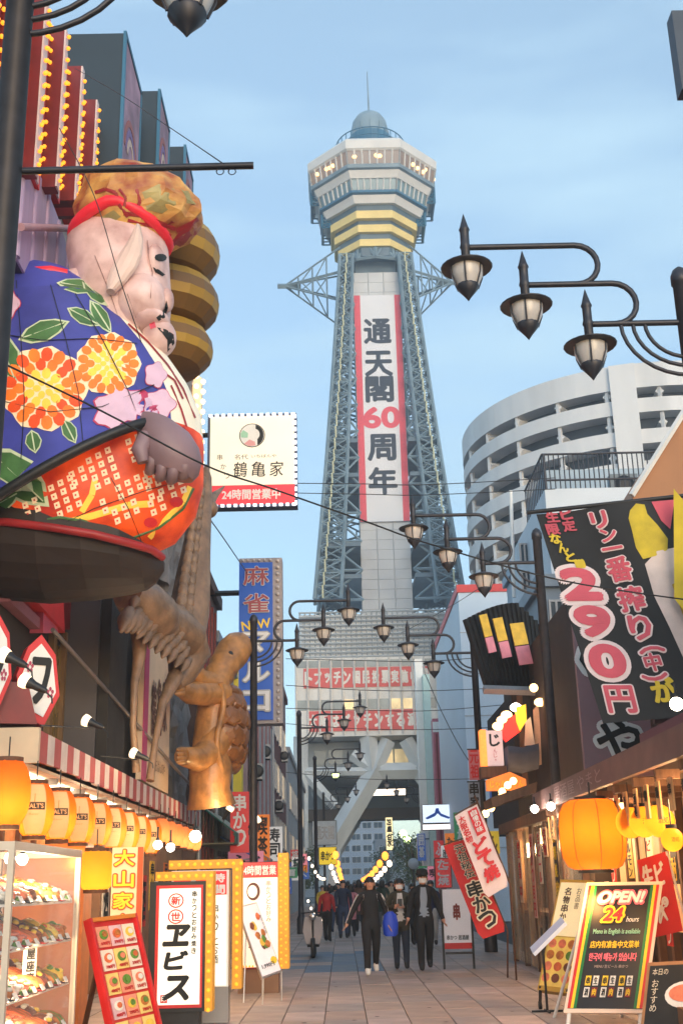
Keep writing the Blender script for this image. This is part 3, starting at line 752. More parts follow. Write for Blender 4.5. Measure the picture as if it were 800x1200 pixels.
b = MB(); b.tube([P(48, 850, 14.3), P(108, 854, 16.5)], .012, 6); b.tube([P(118, 886, 18.8), P(160, 890, 19.5)], .012, 6)
fin('floodlight_rod', b, M_black, None, 'thin dark rods holding the floodlights above the striped fascia', 'rod')

# second building of the left row: crane and turtle restaurant
M_rock = mat('carved_rock', lin((128, 122, 120)), .85, .35, 2.2, .9, 7, stretch=(1, 1, .35))
r2 = thing('restaurant_building', 'grey rock-clad restaurant front carrying the carved crane and turtle', 'building', (-8, 25, 0))
b = MB(); b.box(-13, -4.25, 20.3, 30.8, 0, 15.6); fin('wall', b, mat('r2_wall', lin((88, 84, 86)), .8, .15, 1), r2)
def rockwall(x0, y0, y1, z0, z1, nm='rock_cladding'):
    mb = MB(); ny = max(4, int((y1 - y0) / .28)); nz = int((z1 - z0) / .3); R = random.Random(int(y0 * 100))
    g_ = [[V((x0 + R.uniform(-.06, .09) + .07 * sin(i * 1.7) * cos(j * .6), y0 + (y1 - y0) * i / ny, z0 + (z1 - z0) * j / nz + R.uniform(-.05, .05) * (0 < j < nz))) for i in range(ny + 1)] for j in range(nz + 1)]
    vs = [p for row in g_ for p in row]; mb.add(vs, [(j * (ny + 1) + i, j * (ny + 1) + i + 1, (j + 1) * (ny + 1) + i + 1, (j + 1) * (ny + 1) + i) for j in range(nz) for i in range(ny)], 0, False)
    e = [g_[j][0] for j in range(nz + 1)]; mb.add(e + [V((x0 - .4, p.y, p.z)) for p in e], [(j, j + nz + 1, j + nz + 2, j + 1) for j in range(nz)][::1], 0, False)
    e = [g_[j][-1] for j in range(nz + 1)]; mb.add(e + [V((x0 - .4, p.y, p.z)) for p in e], [(j + 1, j + nz + 2, j + nz + 1, j) for j in range(nz)], 0, False)
    return fin(nm, mb, M_rock, r2)
rockwall(-3.98, 26.3, 30.6, 3.5, 15.4)
rockwall(-3.98, 21.8, 26.29, 8.4, 15.4)
b = MB(); b.box(-4.24, -4.1, 20.4, 21.75, 3.4, 15); fin('blue_pattern_panel', b, mat('blue_pattern', lin((120, 128, 150)), .6, .6, 9), r2)
b = MB(); b.box(-4.24, -4.05, 20.35, 22, 3.5, 7); fin('doorway', b, M_dark, r2)
# bulb column on the corner
bb = MB(); sp = MB(); z = 10.5
sp.box(-3.97, -3.72, 30.3, 30.62, 9.5, 15.6); fin('bulb_column', sp, M_cream, r2)
while z < 15.6: bb.ball((-3.68, 30.32, z), .075, 8, 5); bb.ball((-3.86, 30.27, z + .15), .075, 8, 5); z += .31
fin('bulb_row', bb, M_bulbw, r2, kind='stuff')
# cream shop board with brush lettering
fr, w, h = sframe(164, 209, 790, 930, -3.86)
fr, w2, h2 = frame((-3.86, 24.7, 5.35), (0, 1, 0)), 3.7, 3.4
bd = thing('shop_board', 'big cream board with brown brush characters behind the crane legs', 'sign', (-3.86, 24.7, 3.6))
b = MB(); b.fbox(fr, -w2 / 2, w2 / 2, -h2 / 2, h2 / 2, -.1, 0); fin('panel', b, mat('board_cream', lin((226, 196, 164)), .6, .05, 2), bd)
b = MB(); b.fbox(fr, -w2 / 2 + .05, -w2 / 2 + .55, -h2 * .5, h2 * .42, .002, .02); fin('pink_strip', b, mat('magenta_print', lin((190, 60, 110)), .6, .1), bd)
M_brn = mat('brown_ink', lin((96, 58, 44)), .7, .15)
letters(bd, M_brn, lambda mb: [put_text(mb, fr, c, -.55 + .75 * i, -.15 + .15 * i, .62, 1.15, .02, .02) for i, c in enumerate('鶴亀家')] + [put_text(mb, fr, 'いちばんのや', .35, -1.25, 1.6, .26, .02)])

# rooftop sign boxes
M_bx = mat('box_navy', lin((34, 52, 66)), .6, .15, .8)
M_mur = mat('mural_print', lin((150, 120, 140)), .7, .55, 1.1)
for i, (pa, pb, pt, pbm, Y, d_) in enumerate(((88, 146, 40, 200, 19.2, 1.9), (160, 186, 107, 200, 21.9, 1.5), (196, 216, 172, 240, 24.6, 1.5))):
    a = P(pa, pt, Y); c = P(pb, pt, Y); zb_ = P(pa, pbm, Y).z - .5
    t = thing('rooftop_sign', ['largest navy sign box with a mural side standing behind the neon fins', 'middle navy sign box on the roof behind the figure hat', 'smallest navy sign box peeking over the figure hat'][i], 'sign', ((a.x + c.x) / 2, Y, zb_), 'navy rooftop sign boxes')
    b = MB(); b.box(a.x - 1.0, c.x, Y, Y + d_, zb_, a.z); fin('box', b, M_bx, t)
    b = MB(); b.box(c.x - .01, c.x + .05, Y - .04, Y + .06, zb_, a.z + .03); b.box(c.x - .01, c.x + .05, Y + d_ - .08, Y + d_, zb_, a.z + .03); b.box(c.x - .01, c.x + .05, Y, Y + d_, a.z - .06, a.z + .04); fin('edge_trim', b, M_tbl, t)
    b = MB(); b.box(c.x, c.x + .03, Y + .1, Y + d_ - .1, zb_, a.z - .08); mu = fin('mural', b, M_mur, t)
    fr = frame((c.x + .03, Y + d_ / 2, zb_ + (a.z - zb_) * .35), (0, 1, 0))
    for k, cc in enumerate(((150, 90, 90), (120, 100, 150), (190, 170, 160))):
        b = MB(); r0 = .75 - .17 * k
        b.poly(fr, [(r0 * d_ * .5 * cos(q), r0 * sin(q) * 1.2) for q in [pi * j / 12 for j in range(13)]] + [((r0 - .12) * d_ * .5 * cos(q), (r0 - .12) * sin(q) * 1.2) for q in [pi * j / 12 for j in range(12, -1, -1)]], .003, .012); fin('rainbow_band', b, mat('rainbow_%d' % k, lin(cc), .7, .1), mu)

# hanging square sign of the crane and turtle restaurant
fr, w, h = pframe(243, 485, 348, 594, 27.5)
sg = thing('hanging_sign', 'square cream crane and turtle sign with red 24-hour strip and white bulb border', 'sign', fr[0] - V((0, 0, h / 2)))
b = MB(); b.fbox(fr, -w / 2, w / 2, -h / 2, h / 2, -.35, 0); fin('box', b, mat('sign_navy', lin((52, 60, 86)), .5, .1), sg)
M_face = mat('sign_face_cream', lin((232, 218, 192)), .55, .04, 1.5, emit=.28)
b = MB(); b.fbox(fr, -w * .47, w * .47, -h * .27, h * .47, .002, .02); fin('face', b, M_face, sg)
b = MB(); b.fbox(fr, -w * .47, w * .47, -h * .47, -h * .275, .002, .02); fin('red_strip', b, mat('sign_red_lit', lin((222, 50, 62)), .55, .05, emit=.25), sg)
letters(sg, M_ink, lambda mb: [put_text(mb, fr, c, -.13 * w + .2 * w * i, -.105 * h, .15 * w, .16 * h, .026, .006, shear=.1) for i, c in enumerate('鶴亀家')]
        + [put_text(mb, fr, '名代', -.12 * w, .03 * h, .15 * w, .055 * h, .026), put_text(mb, fr, 'いちばんや', .13 * w, .035 * h, .28 * w, .035 * h, .026)]
        + [put_text(mb, fr, c, (-.36 + .04 * i) * w, (.03 - .1 * i) * h, .06 * w, .06 * h, .026) for i, c in enumerate('串かつ')])
letters(sg, M_white, lambda mb: put_text(mb, fr, '24時間営業中', -.01 * w, -.37 * h, .64 * w, .105 * h, .026, .03))
b = MB(); b.poly(fr, [(x, y + .26 * h) for x, y in ell(.0, 0, .145 * w, .13 * h, 28)], .021, .025); em = fin('emblem', b, M_ink, sg)
b = MB(); b.poly(fr, [(x, y + .26 * h) for x, y in ell(.0, 0, .135 * w, .122 * h, 28)], .026, .029); fin('emblem_disc', b, M_pap, em)
b = MB(); b.poly(fr, [(.02 * w + .11 * w * cos(a), .26 * h + .115 * h * sin(a)) for a in [-1.2 + 2.6 * i / 10 for i in range(11)]] + [(.03 * w + .055 * w * cos(a), .27 * h + .06 * h * sin(a)) for a in [1.4 - 2.4 * i / 10 for i in range(11)]], .03, .033); fin('crane_wing', b, M_ink, em)
b = MB(); b.poly(fr, [(-.125 * w, .24 * h), (-.05 * w, .235 * h), (-.045 * w, .285 * h), (-.1 * w, .32 * h), (-.13 * w, .28 * h)], .03, .033); fin('shell_plate', b, mat('pale_green', lin((160, 206, 176)), .6, .05), em)
b = MB(); b.poly(fr, [(-.09 * w, .17 * h), (-.03 * w, .215 * h), (.03 * w, .19 * h), (.04 * w, .15 * h), (-.03 * w, .142 * h)], .03, .033); fin('shell_plate', b, mat('pale_rose', lin((224, 160, 160)), .6, .05), em)
bb = MB()
for i in range(14):
    t_ = -1 + 2 * (i + .5) / 14
    for z_ in (-.485, .485): bb.fbox(fr, t_ * w / 2 - .045 * w / 2, t_ * w / 2 + .03 * w / 2, z_ * h - .012 * h, z_ * h + .012 * h, .0, .05)
    bb.fbox(fr, .485 * w - .012 * w, .485 * w + .012 * w, t_ * h / 2 - .04 * h / 2, t_ * h / 2 + .03 * h / 2, .0, .05)
fin('border_bulb', bb, mat('border_white', (1, 1, 1), .4, .02, emit=1.1, ecol=(.95, .95, 1)), sg, kind='stuff')
for q in (.3, -.3): b = MB(); b.strut(fr[0] + V((-w / 2, .15, q * h)), V((-3.9, 27.65, fr[0].z + q * h)), .1); fin('bracket', b, M_black, sg)

# vertical blue mahjong sign
fr, w, h = pframe(280, 654, 331, 848, 33)
sg = thing('vertical_sign', 'tall blue mahjong parlour sign with tube lettering and grey bulb edge', 'sign', fr[0] - V((0, 0, h / 2)))
b = MB(); b.fbox(fr, -w / 2, w / 2, -h / 2, h / 2, -.6, 0); fin('box', b, mat('sign_grey', lin((158, 150, 152)), .6, .1), sg)
b = MB(); b.fbox(fr, -w / 2, w * .28, -h / 2 + .1, h * .47, .002, .05); fin('face', b, mat('sign_blue', lin((10, 76, 164)), .5, .12, .8, emit=.14), sg)
M_tube = mat('tube_rose', lin((160, 70, 82)), .5, .15); M_tubw = mat('tube_white', lin((222, 222, 226)), .5, .1)
def two(ch, cx, cy, ww, hh, a, b_, t=.05, z=.06):
    letters(sg, b_, lambda mb: put_text(mb, fr, ch, cx, cy, ww, hh, z, t, .03))
    letters(sg, a, lambda mb: put_text(mb, fr, ch, cx, cy, ww, hh, z + .045, .012))
for ch, yy in (('麻', .385), ('雀', .215)): two(ch, -.1 * w, yy * h, .58 * w, .115 * h, M_tube, M_tubw, .035)
letters(sg, M_yellow, lambda mb: put_text(mb, fr, 'NEW', -.1 * w, .085 * h, .66 * w, .055 * h, .07, .02, rot=.12))
for ch, yy in (('マ', -.02), ('ル', -.2), ('コ', -.37)): two(ch, -.1 * w, yy * h, .58 * w, .11 * h, M_tubw, M_alu, .06)
bb = MB()
for i in range(24): bb.ball(fr[0] + fr[1] * (.4 * w) + fr[2] * (h * (-.48 + .96 * i / 23)) + fr[3] * .02, .06, 6, 4)
for i in range(6): bb.ball(fr[0] + fr[1] * (w * (-.42 + .13 * i)) + fr[2] * (h * .485) + fr[3] * .02, .05, 6, 4)
fin('border_bulb', bb, mat('bulb_off', lin((196, 186, 184)), .4, .1), sg, kind='stuff')
for q in (.3, -.3): b = MB(); b.strut(fr[0] + V((-w / 2, .3, q * h)), (-4, 33.3, fr[0].z + q * h), .12); fin('bracket', b, M_black, sg)

# third to seventh buildings of the left row
t = block('town_building', 'narrow dark brown building just behind the turtle', -10, -3.72, 31.0, 35.2, 9.9, mat('brown_clad', lin((84, 58, 52)), .7, .2, 1.2))
for k in range(5):
    b = MB(); b.box(-3.72, -3.66, 31.2 + k * .8, 31.24 + k * .8, .2, 9.6); fin('cladding_joint', b, M_dred, t)
t = block('town_building', 'pale building with glazed stair and a yellow strip beside the mahjong sign', -10, -3.8, 35.4, 43, 8.9, mat('pale_wall', lin((170, 176, 186)), .7, .1, 1.2))
win_grid(t, frame((-3.8, 38.4, 5.2), (0, 1, 0)), 5, 5.6, 3, 3, M_tgl2, M_black, .8, .85)
b = MB(); b.box(-3.8, -3.5, 42.0, 42.7, 2.8, 9.2); fin('yellow_strip', b, mat('strip_yellow', lin((226, 204, 60)), .6, .08, 1), t)
t = block('town_building', 'mauve building with vertical pipes past the lamp post', -10, -3.4, 43.4, 57, 9.0, mat('mauve_wall', lin((150, 130, 140)), .7, .12, 1.2))
for k in range(10):
    b = MB(); y = 43.8 + k * 1.3; b.tube([(-3.3, y, .3), (-3.3, y, 8.8)], .12, 8); fin('wall_pipe', b, [mat('pipe_rose', lin((140, 96, 96)), .5, .15), M_alu][k % 2], t)
win_grid(t, frame((-3.4, 50, 4.9), (0, 1, 0)), 12, 5.0, 5, 2, M_pane, M_alu, .5, .5)
t = block('town_building', 'dark red building with shop shutters before the tower foot', -10, -3.3, 57.3, 72, 12.4, mat('maroon_wall', lin((92, 44, 52)), .7, .15, 1.2))
win_grid(t, frame((-3.3, 64.6, 7), (0, 1, 0)), 13, 8, 5, 3, M_pane, M_alu, .5, .5, lit=M_lit)
t = block('town_building', 'light grey last building on the mahjong side before the tower', -10, -3.2, 72.3, 105, 9.5, mat('grey_wall', lin((150, 156, 164)), .7, .12, 1.2))
win_grid(t, frame((-3.2, 88, 5.5), (0, 1, 0)), 30, 6, 9, 2, M_pane, M_alu, .5, .5, lit=M_lit)
for k, (X, y, z) in enumerate(((-3.36, 46, 5.6), (-3.36, 51, 6.9), (-3.26, 60, 5.2), (-3.26, 66, 8.3), (-3.72, 33, 6.4), (-3.72, 34.2, 4.3))):
    t = thing('air_conditioner', 'grey air conditioner on the %s, %s' % (['mauve building', 'mauve building', 'dark red building', 'dark red building', 'dark brown building', 'dark brown building'][k], 'lower one' if k in (0, 2, 5) else 'upper one'), 'air conditioner', (X + .2, y, z), 'air conditioners on the lane fronts')
    b = MB(); b.box(X + .02, X + .36, y - .42, y + .42, z, z + .6); fin('casing', b, M_alu, t)
    b = MB(); b.lathe([(.1, -.01), (.25, -.01), (.25, .01), (.1, .01)], (X + .17, y - .43, z + .3), 14, axis=(V((1, 0, 0)), V((0, 0, 1)), V((0, -1, 0)))); fin('fan_grille', b, M_black, t)
    b = MB(); b.strut((X, y - .3, z - .03), (X + .36, y - .3, z - .03), .05); fin('bracket', b, M_black, t)
for X, y, h in ((-3.75, 35.9, 8.8), (-3.3, 43.6, 8.9), (-3.25, 57.5, 12), (-3.68, 30.95, 9.7)):
    b = MB(); b.tube([(X, y, .1), (X, y, h - .4), (X - .25, y, h)], .06, 8)
    fin('drainpipe', b, M_alu, None, 'grey drainpipe running up the corner of the %s' % {35.9: 'pale glazed building', 43.6: 'mauve building', 57.5: 'dark red building', 30.95: 'dark brown building'}[y], 'drainpipe', 'drainpipes on the lane fronts')
# green and white awning past the crane restaurant
ga = thing('shop_awning', 'green and white striped awning by the lamp post past the turtle', 'awning', (-3.2, 34, 2.8))
M_gs = [mat('stripe_green', lin((40, 104, 92)), .7, .12), mat('stripe_cream', lin((208, 202, 186)), .7, .1)]
for i in range(9):
    y0 = 31.2 + i * .75; b = MB(); vs = [(-3.75, 3.75), (-2.75, 3.0), (-2.75, 2.72), (-2.78, 2.72), (-2.78, 2.98), (-3.75, 3.71)]
    b.poly(frame((0, y0, 0), (1, 0, 0)), vs, -.74, 0); fin('awning_stripe', b, M_gs[i % 2], ga)
b = MB(); b.box(-3.7, -2.8, 31.1, 38, 2.7, 2.74); fin('valance', b, mat('olive_valance', lin((112, 104, 80)), .8, .2, 2), ga)

# ================================================================ the big lantern-paper figure over the first restaurant
FY = 16.2
def FP(px, py, dy=0.0): return P(px, py, FY + dy)
PXM = (FP(101, 450) - FP(100, 450)).x          # metres per photograph pixel at the figure
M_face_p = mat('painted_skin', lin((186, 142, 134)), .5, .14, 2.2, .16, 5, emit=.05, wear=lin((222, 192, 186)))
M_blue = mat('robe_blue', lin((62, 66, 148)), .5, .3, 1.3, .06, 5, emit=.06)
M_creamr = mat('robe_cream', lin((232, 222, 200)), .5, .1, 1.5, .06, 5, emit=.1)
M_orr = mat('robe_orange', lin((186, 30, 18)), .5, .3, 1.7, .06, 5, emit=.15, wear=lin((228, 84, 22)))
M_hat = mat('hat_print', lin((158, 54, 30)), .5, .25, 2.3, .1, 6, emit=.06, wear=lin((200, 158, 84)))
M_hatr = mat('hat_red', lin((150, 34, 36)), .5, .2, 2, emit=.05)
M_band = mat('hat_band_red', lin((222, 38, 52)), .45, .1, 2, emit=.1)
M_hand = mat('hand_mauve', lin((136, 110, 116)), .5, .15, 2.2, .1, 6)
M_hull = mat('hull_brown', lin((44, 31, 26)), .6, .3, 1.4, .15, 6)
M_gold = mat('mustard_gold', lin((160, 124, 34)), .45, .16, 1.2, .06, 5)
M_golds = mat('mustard_brown', lin((116, 84, 36)), .5, .16, 1.2, .06, 5)
fig = thing('festival_figure', 'giant seated paper festival figure in a blue flowered robe with puffed print hat', 'statue', FP(100, 640))
def ring_at(cx, cy, rx, ryd, dy=0.0, n=28, tilt=0.0):
    c = FP(cx, cy, dy); R = rx * PXM
    return [c + V((R * cos(2 * pi * j / n), ryd * sin(2 * pi * j / n), R * cos(2 * pi * j / n) * tilt)) for j in range(n)]
def smoothmesh(rows, n=28):
    return [ring_at(*r, n=n) for r in rows]
body_rows = [(78, 648, 95, .75), (80, 634, 122, .95), (82, 606, 142, 1.08), (84, 570, 150, 1.16), (85, 530, 151, 1.2), (83, 490, 151, 1.2), (78, 455, 142, 1.15), (70, 425, 130, 1.08), (60, 398, 116, 1.0), (48, 370, 102, .9), (40, 345, 84, .76), (34, 325, 58, .55), (30, 318, 26, .3)]
def densify(rows, k=3):
    out = []
    for i in range(len(rows) - 1):
        for j in range(k): out.append(tuple(rows[i][q] + (rows[i + 1][q] - rows[i][q]) * j / k for q in range(len(rows[i]))))
    return out + [rows[-1]]
b = MB(); rows = densify(body_rows); b.loft([ring_at(*r, n=40) for r in rows], 0, True, True)
zl = FP(100, 520).z; nrm = 40
for k, fidx in enumerate(b.f):
    c = sum((b.v[i] for i in fidx), V()) / len(fidx); ri = min(k // nrm, len(rows) - 1); r_ = rows[ri]
    cx = FP(r_[0], r_[1]).x; u_ = (c.x - cx) / (r_[2] * PXM)
    if c.z < zl - .02 * u_: b.m[k] = 2
    elif u_ > .8: b.m[k] = 1
robe = fin('robe', b, [M_blue, M_creamr, M_orr], fig)
# sleeve: shell that widens to a slanting hem
def srow(t, n=36):
    cx = 60 + 14 * t; cy = 352 + 208 * t; half = 62 + 48 * t; dep = .45 + .22 * t
    sl = .6 * t; c = FP(cx - 6 * t, cy + 6 * t, -.55 - .35 * t); out = []
    for j in range(n):
        a = 2 * pi * j / n; x = half * PXM * cos(a)
        out.append(c + V((x, dep * sin(a), x * sl)))
    return out
b = MB(); b.loft([srow(t / 9) for t in range(10)], 0, True, False)
lastr = srow(1.0); c0 = sum(lastr, V()) / len(lastr)
sl_ = fin('sleeve', b, M_blue, fig)
b = MB(); b.tube(lastr + [lastr[0], lastr[1]], .075, 8, cap=False); fin('sleeve_hem', b, M_black, sl_)
b = MB(); b.loft([lastr, [c0 + (p - c0) * .75 + V((0, 0, .35)) for p in lastr], [c0 + V((0, 0, .5)) for p in lastr]], 0, True, False); fin('sleeve_lining', b, M_orr, sl_)
# boat-like base
b = MB(); hr = []
for px, t_, bt, dp in ((-75, 612, 670, .5), (-40, 612, 694, .8), (10, 614, 702, .95), (60, 620, 706, 1.0), (110, 628, 702, .95), (150, 638, 696, .75), (172, 645, 691, .5), (184, 651, 683, .28), (193, 659, 669, .06)):
    rr = []
    for j in range(14):
        a = pi + pi * j / 13; zt, zb = FP(px, t_).z, FP(px, bt).z; X = FP(px, 650).x
        rr.append(V((X, FY + dp * cos(a), zt + (zt - zb) * sin(a) * (1 if True else 0))))
    hr.append(rr)
b.loft(hr, 0, False, True); fin('hull', b, M_hull, fig)
b = MB(); b.tube([FP(x, y - 2, -d) for x, y, d in ((-60, 612, .7), (10, 614, .97), (60, 620, 1.02), (110, 628, .97), (150, 638, .77), (178, 646, .5), (190, 655, .1))], .06, 8); fin('hull_rim', b, M_hatr, fig)
# head
b = MB()
hrows = [(112, 414, 30, .3), (132, 408, 50, .5), (140, 390, 56, .6), (143, 368, 58, .68), (144, 345, 58, .72), (141, 320, 60, .72), (138, 296, 62, .7), (136, 276, 58, .62), (138, 262, 40, .45)]
b.loft([ring_at(*r, n=32) for r in densify(hrows, 3)], 0, True, True)
b.loft([ring_at(*r, n=24) for r in densify([(100, 440, 70, .62), (104, 400, 62, .6), (108, 360, 52, .52), (110, 330, 44, .46)], 2)], 0, True, True)
def lump(px, py, rx, rz, ry, dy, nu=16, nv=10): b.ball(FP(px, py, dy), (rx * PXM, ry, rz * PXM), nu, nv)
lump(164, 352, 31, 34, .36, -.42); lump(186, 396, 21, 23, .34, -.22); lump(196, 352, 8, 15, .16, -.3); lump(184, 318, 13, 30, .5, -.1); lump(176, 378, 24, 14, .36, -.32)
head = fin('head', b, M_face_p, fig)
bvh_head = BVHTree.FromPolygons([tuple(p) for p in b.v], b.f)
# ear with a long lobe
b = MB(); er = []
for px, py, w_ in ((163, 268, 3), (160, 285, 9), (153, 302, 14), (145, 318, 15), (137, 333, 11), (131, 344, 5)):
    c = FP(px, py, -.74); er.append([c + V((w_ * PXM * cos(a), .1 * sin(a) - .05, .0)) for a in [2 * pi * j / 12 for j in range(12)]])
b.loft(er, 0, False, True); fin('ear', b, mat('ear_skin', lin((222, 196, 186)), .55, .15, 2), head)
# print on curved surfaces: each vertex is laid on the surface under it
def decal(mb, bvh, pts, m=0, off=.012, rings=2):
    cx = sum(p[0] for p in pts) / len(pts); cy = sum(p[1] for p in pts) / len(pts); n = len(pts); vs = []
    def hit(x, y):
        d = ray(x, y).normalized(); h = bvh.ray_cast(EYE, d)
        if h[0] is None:
            q = FP(x, y, -.6); h = bvh.find_nearest(q)
        nn = h[1] if h[1].dot(d) < 0 else -h[1]
        return h[0] + nn * off
    vs.append(hit(cx, cy))
    for k in range(1, rings + 1):
        t = k / rings
        for x, y in pts: vs.append(hit(cx + (x - cx) * t, cy + (y - cy) * t))
    fs = [(0, 1 + j, 1 + (j + 1) % n) for j in range(n)]
    for k in range(rings - 1):
        for j in range(n):
            a = 1 + k * n + j; c = 1 + k * n + (j + 1) % n; fs.append((a, a + n, c + n, c))
    mb.add(vs, [f[::-1] for f in fs], m)
def stroke(mb, bvh, pts, w, m=0, off=.014):
    for i in range(len(pts) - 1):
        (x0, y0), (x1, y1) = pts[i], pts[i + 1]; L_ = max(1e-6, sqrt((x1 - x0) ** 2 + (y1 - y0) ** 2)); nx, ny = -(y1 - y0) / L_ * w / 2, (x1 - x0) / L_ * w / 2
        decal(mb, bvh, [(x0 - nx, y0 - ny), (x1 - nx, y1 - ny), (x1 + nx, y1 + ny), (x0 + nx, y0 + ny)], m, off, 1)
def allverts(*objs):
    vs = []; fs = []
    for o in objs:
        k = len(vs); w = W[o.name]; vs += [tuple(v.co + w) for v in o.data.vertices]; fs += [[i + k for i in p.vertices] for p in o.data.polygons]
    return BVHTree.FromPolygons(vs, fs)
b = MB()
decal(b, bvh_head, [(x * 7 + 188, y * 4.5 + 302) for x, y in ell(0, 0, 1, 1, 10)]); decal(b, bvh_head, [(179, 313), (186, 316), (193, 322), (190, 324), (182, 319)])
decal(b, bvh_head, [(183, 372), (192, 362), (195, 352), (197, 360), (193, 372), (186, 376)]); decal(b, bvh_head, [(184, 384), (194, 386), (203, 392), (204, 402), (196, 412), (198, 402), (192, 393)])
fin('face_ink', b, M_ink, head, kind='stuff')
b = MB(); decal(b, bvh_head, [(175, 379), (181, 376), (183, 384), (177, 386)]); fin('lip', b, mat('lip_pink', lin((222, 90, 110)), .5, .1), head)
# hat and band
b = MB(); hat_rows = [(142, 286, 50, .62, .0), (148, 274, 62, .74), (158, 262, 74, .82), (164, 248, 77, .84), (164, 234, 74, .8), (162, 222, 66, .72), (160, 211, 50, .56), (158, 204, 26, .3)]
rr = []
for i, r in enumerate(densify([tuple(x[:4]) for x in hat_rows], 2)):
    q = ring_at(*r, n=30, tilt=-.12)
    rr.append([p + (p - sum(q, V()) / 30) * (.035 * sin(j * 1.35 + i * .9) + .02 * sin(j * 3.1)) for j, p in enumerate(q)])
b.loft(rr, 0, False, True); hatm = fin('hat', b, M_hat, fig); bvh_hat = BVHTree.FromPolygons([tuple(p) for p in b.v], b.f)
b = MB()
for pts, w in (([(112, 226), (124, 222), (136, 226), (140, 240), (150, 254)], 4), ([(160, 222), (164, 236), (160, 246), (168, 256)], 4), ([(130, 234), (118, 240), (112, 250)], 3), ([(140, 222), (148, 232), (146, 242)], 3),
               ([(145, 250), (165, 252), (190, 262), (205, 268)], 5), ([(150, 258), (175, 264), (200, 276)], 4), ([(206, 270), (222, 262), (232, 256)], 5), ([(196, 290), (206, 282), (214, 288)], 6)): stroke(b, bvh_hat, pts, w)
decal(b, bvh_hat, [(200, 284), (212, 268), (226, 262), (230, 274), (220, 288), (206, 298)], 0)
fin('hat_print', b, M_hatr, hatm, kind='stuff')
b = MB(); 
for pts in ([(166, 226), (186, 216), (204, 222), (206, 240), (190, 250), (172, 246)], [(206, 216), (222, 220), (230, 240), (218, 238)], [(120, 254), (134, 246), (142, 254), (130, 262)]): decal(b, bvh_hat, pts, 0, .01)
fin('hat_print', b, mat('hat_khaki', lin((164, 150, 96)), .5, .25, 3), hatm, kind='stuff')
b = MB(); bp = []
for j in range(30):
    a = 2 * pi * j / 30; c = FP(142, 282); bp.append(c + V((57 * PXM * cos(a), .74 * sin(a), -.02 * cos(a) + .28 * (1 - abs(cos(a))) * (1 if sin(a) < 0 else .4) )))
b.tube(bp + [bp[0], bp[1]], .1, 8, cap=False); fin('hat_band', b, M_band, fig)
# collar and hand
b = MB(); b.tube([FP(x, y, d) for x, y, d in ((0, 330, -.5), (30, 320, -.62), (60, 318, -.6), (78, 322, -.5))], .09, 8); fin('collar', b, M_band, fig)
hd = MB(); hd.loft([[FP(cx, cy, -1.0) + V((rx * PXM * cos(a), ry * sin(a), rx * PXM * cos(a) * -.3)) for a in [2 * pi * j / 18 for j in range(18)]] for cx, cy, rx, ry in ((186, 492, 20, .26), (192, 502, 30, .34), (197, 516, 34, .38), (200, 532, 34, .4), (200, 546, 31, .36), (200, 556, 24, .28))], 0, True, True)
for i, (x, y, l) in enumerate(((178, 552, 15), (190, 560, 18), (203, 563, 18), (216, 558, 16))):
    hd.tube([FP(x, y - 22, -1.12), FP(x, y - 10, -1.2), FP(x - 1, y - 2, -1.14), FP(x - 3, y + 0, -.96)], [.085, .09, .085, .07], 10)
hd.tube([FP(172, 512, -1.2), FP(164, 528, -1.3), FP(168, 542, -1.28)], [.13, .12, .08], 10)
fin('hand', hd, M_hand, fig)
# flower and leaf print on the robe and sleeve
bv = allverts(robe, sl_)
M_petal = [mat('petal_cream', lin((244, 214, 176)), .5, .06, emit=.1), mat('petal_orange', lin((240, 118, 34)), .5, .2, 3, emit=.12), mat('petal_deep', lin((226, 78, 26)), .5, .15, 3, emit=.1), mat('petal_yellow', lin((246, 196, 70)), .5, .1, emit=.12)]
def mum(cx, cy, R, host, yel=False):
    b = MB(); decal(b, bv, [(cx + R * (1 + .05 * cos(9 * a)) * cos(a), cy + R * .97 * (1 + .05 * cos(9 * a)) * sin(a)) for a in [2 * pi * i / 36 for i in range(36)]], 0, .012, 3)
    for k, (rr_, n, s) in enumerate(((.8, 17, .17), (.57, 13, .15), (.36, 9, .13), (.16, 5, .1))):
        for i in range(n):
            a = 2 * pi * (i + .5 * (k % 2)) / n; x, y = cx + R * rr_ * cos(a), cy + R * rr_ * sin(a); L_ = R * s * 1.0; Wd = R * s * .82
            pts = [(x + L_ * c_ * cos(a) - Wd * s_ * sin(a), y + L_ * c_ * sin(a) + Wd * s_ * cos(a)) for c_, s_ in [(cos(q), sin(q)) for q in [2 * pi * j / 9 for j in range(9)]]]
            decal(b, bv, pts, (3 if (k > 1 or (yel and i % 2)) else 1 + (i % 2)) if not (yel and k == 0) else 1, .02, 1)
    fin('flower_print', b, M_petal, host, kind='stuff')
mum(52, 456, 50, sl_); mum(127, 427, 37, robe, True)
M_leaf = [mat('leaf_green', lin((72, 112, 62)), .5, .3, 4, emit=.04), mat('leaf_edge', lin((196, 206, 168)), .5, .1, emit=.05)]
b = MB()
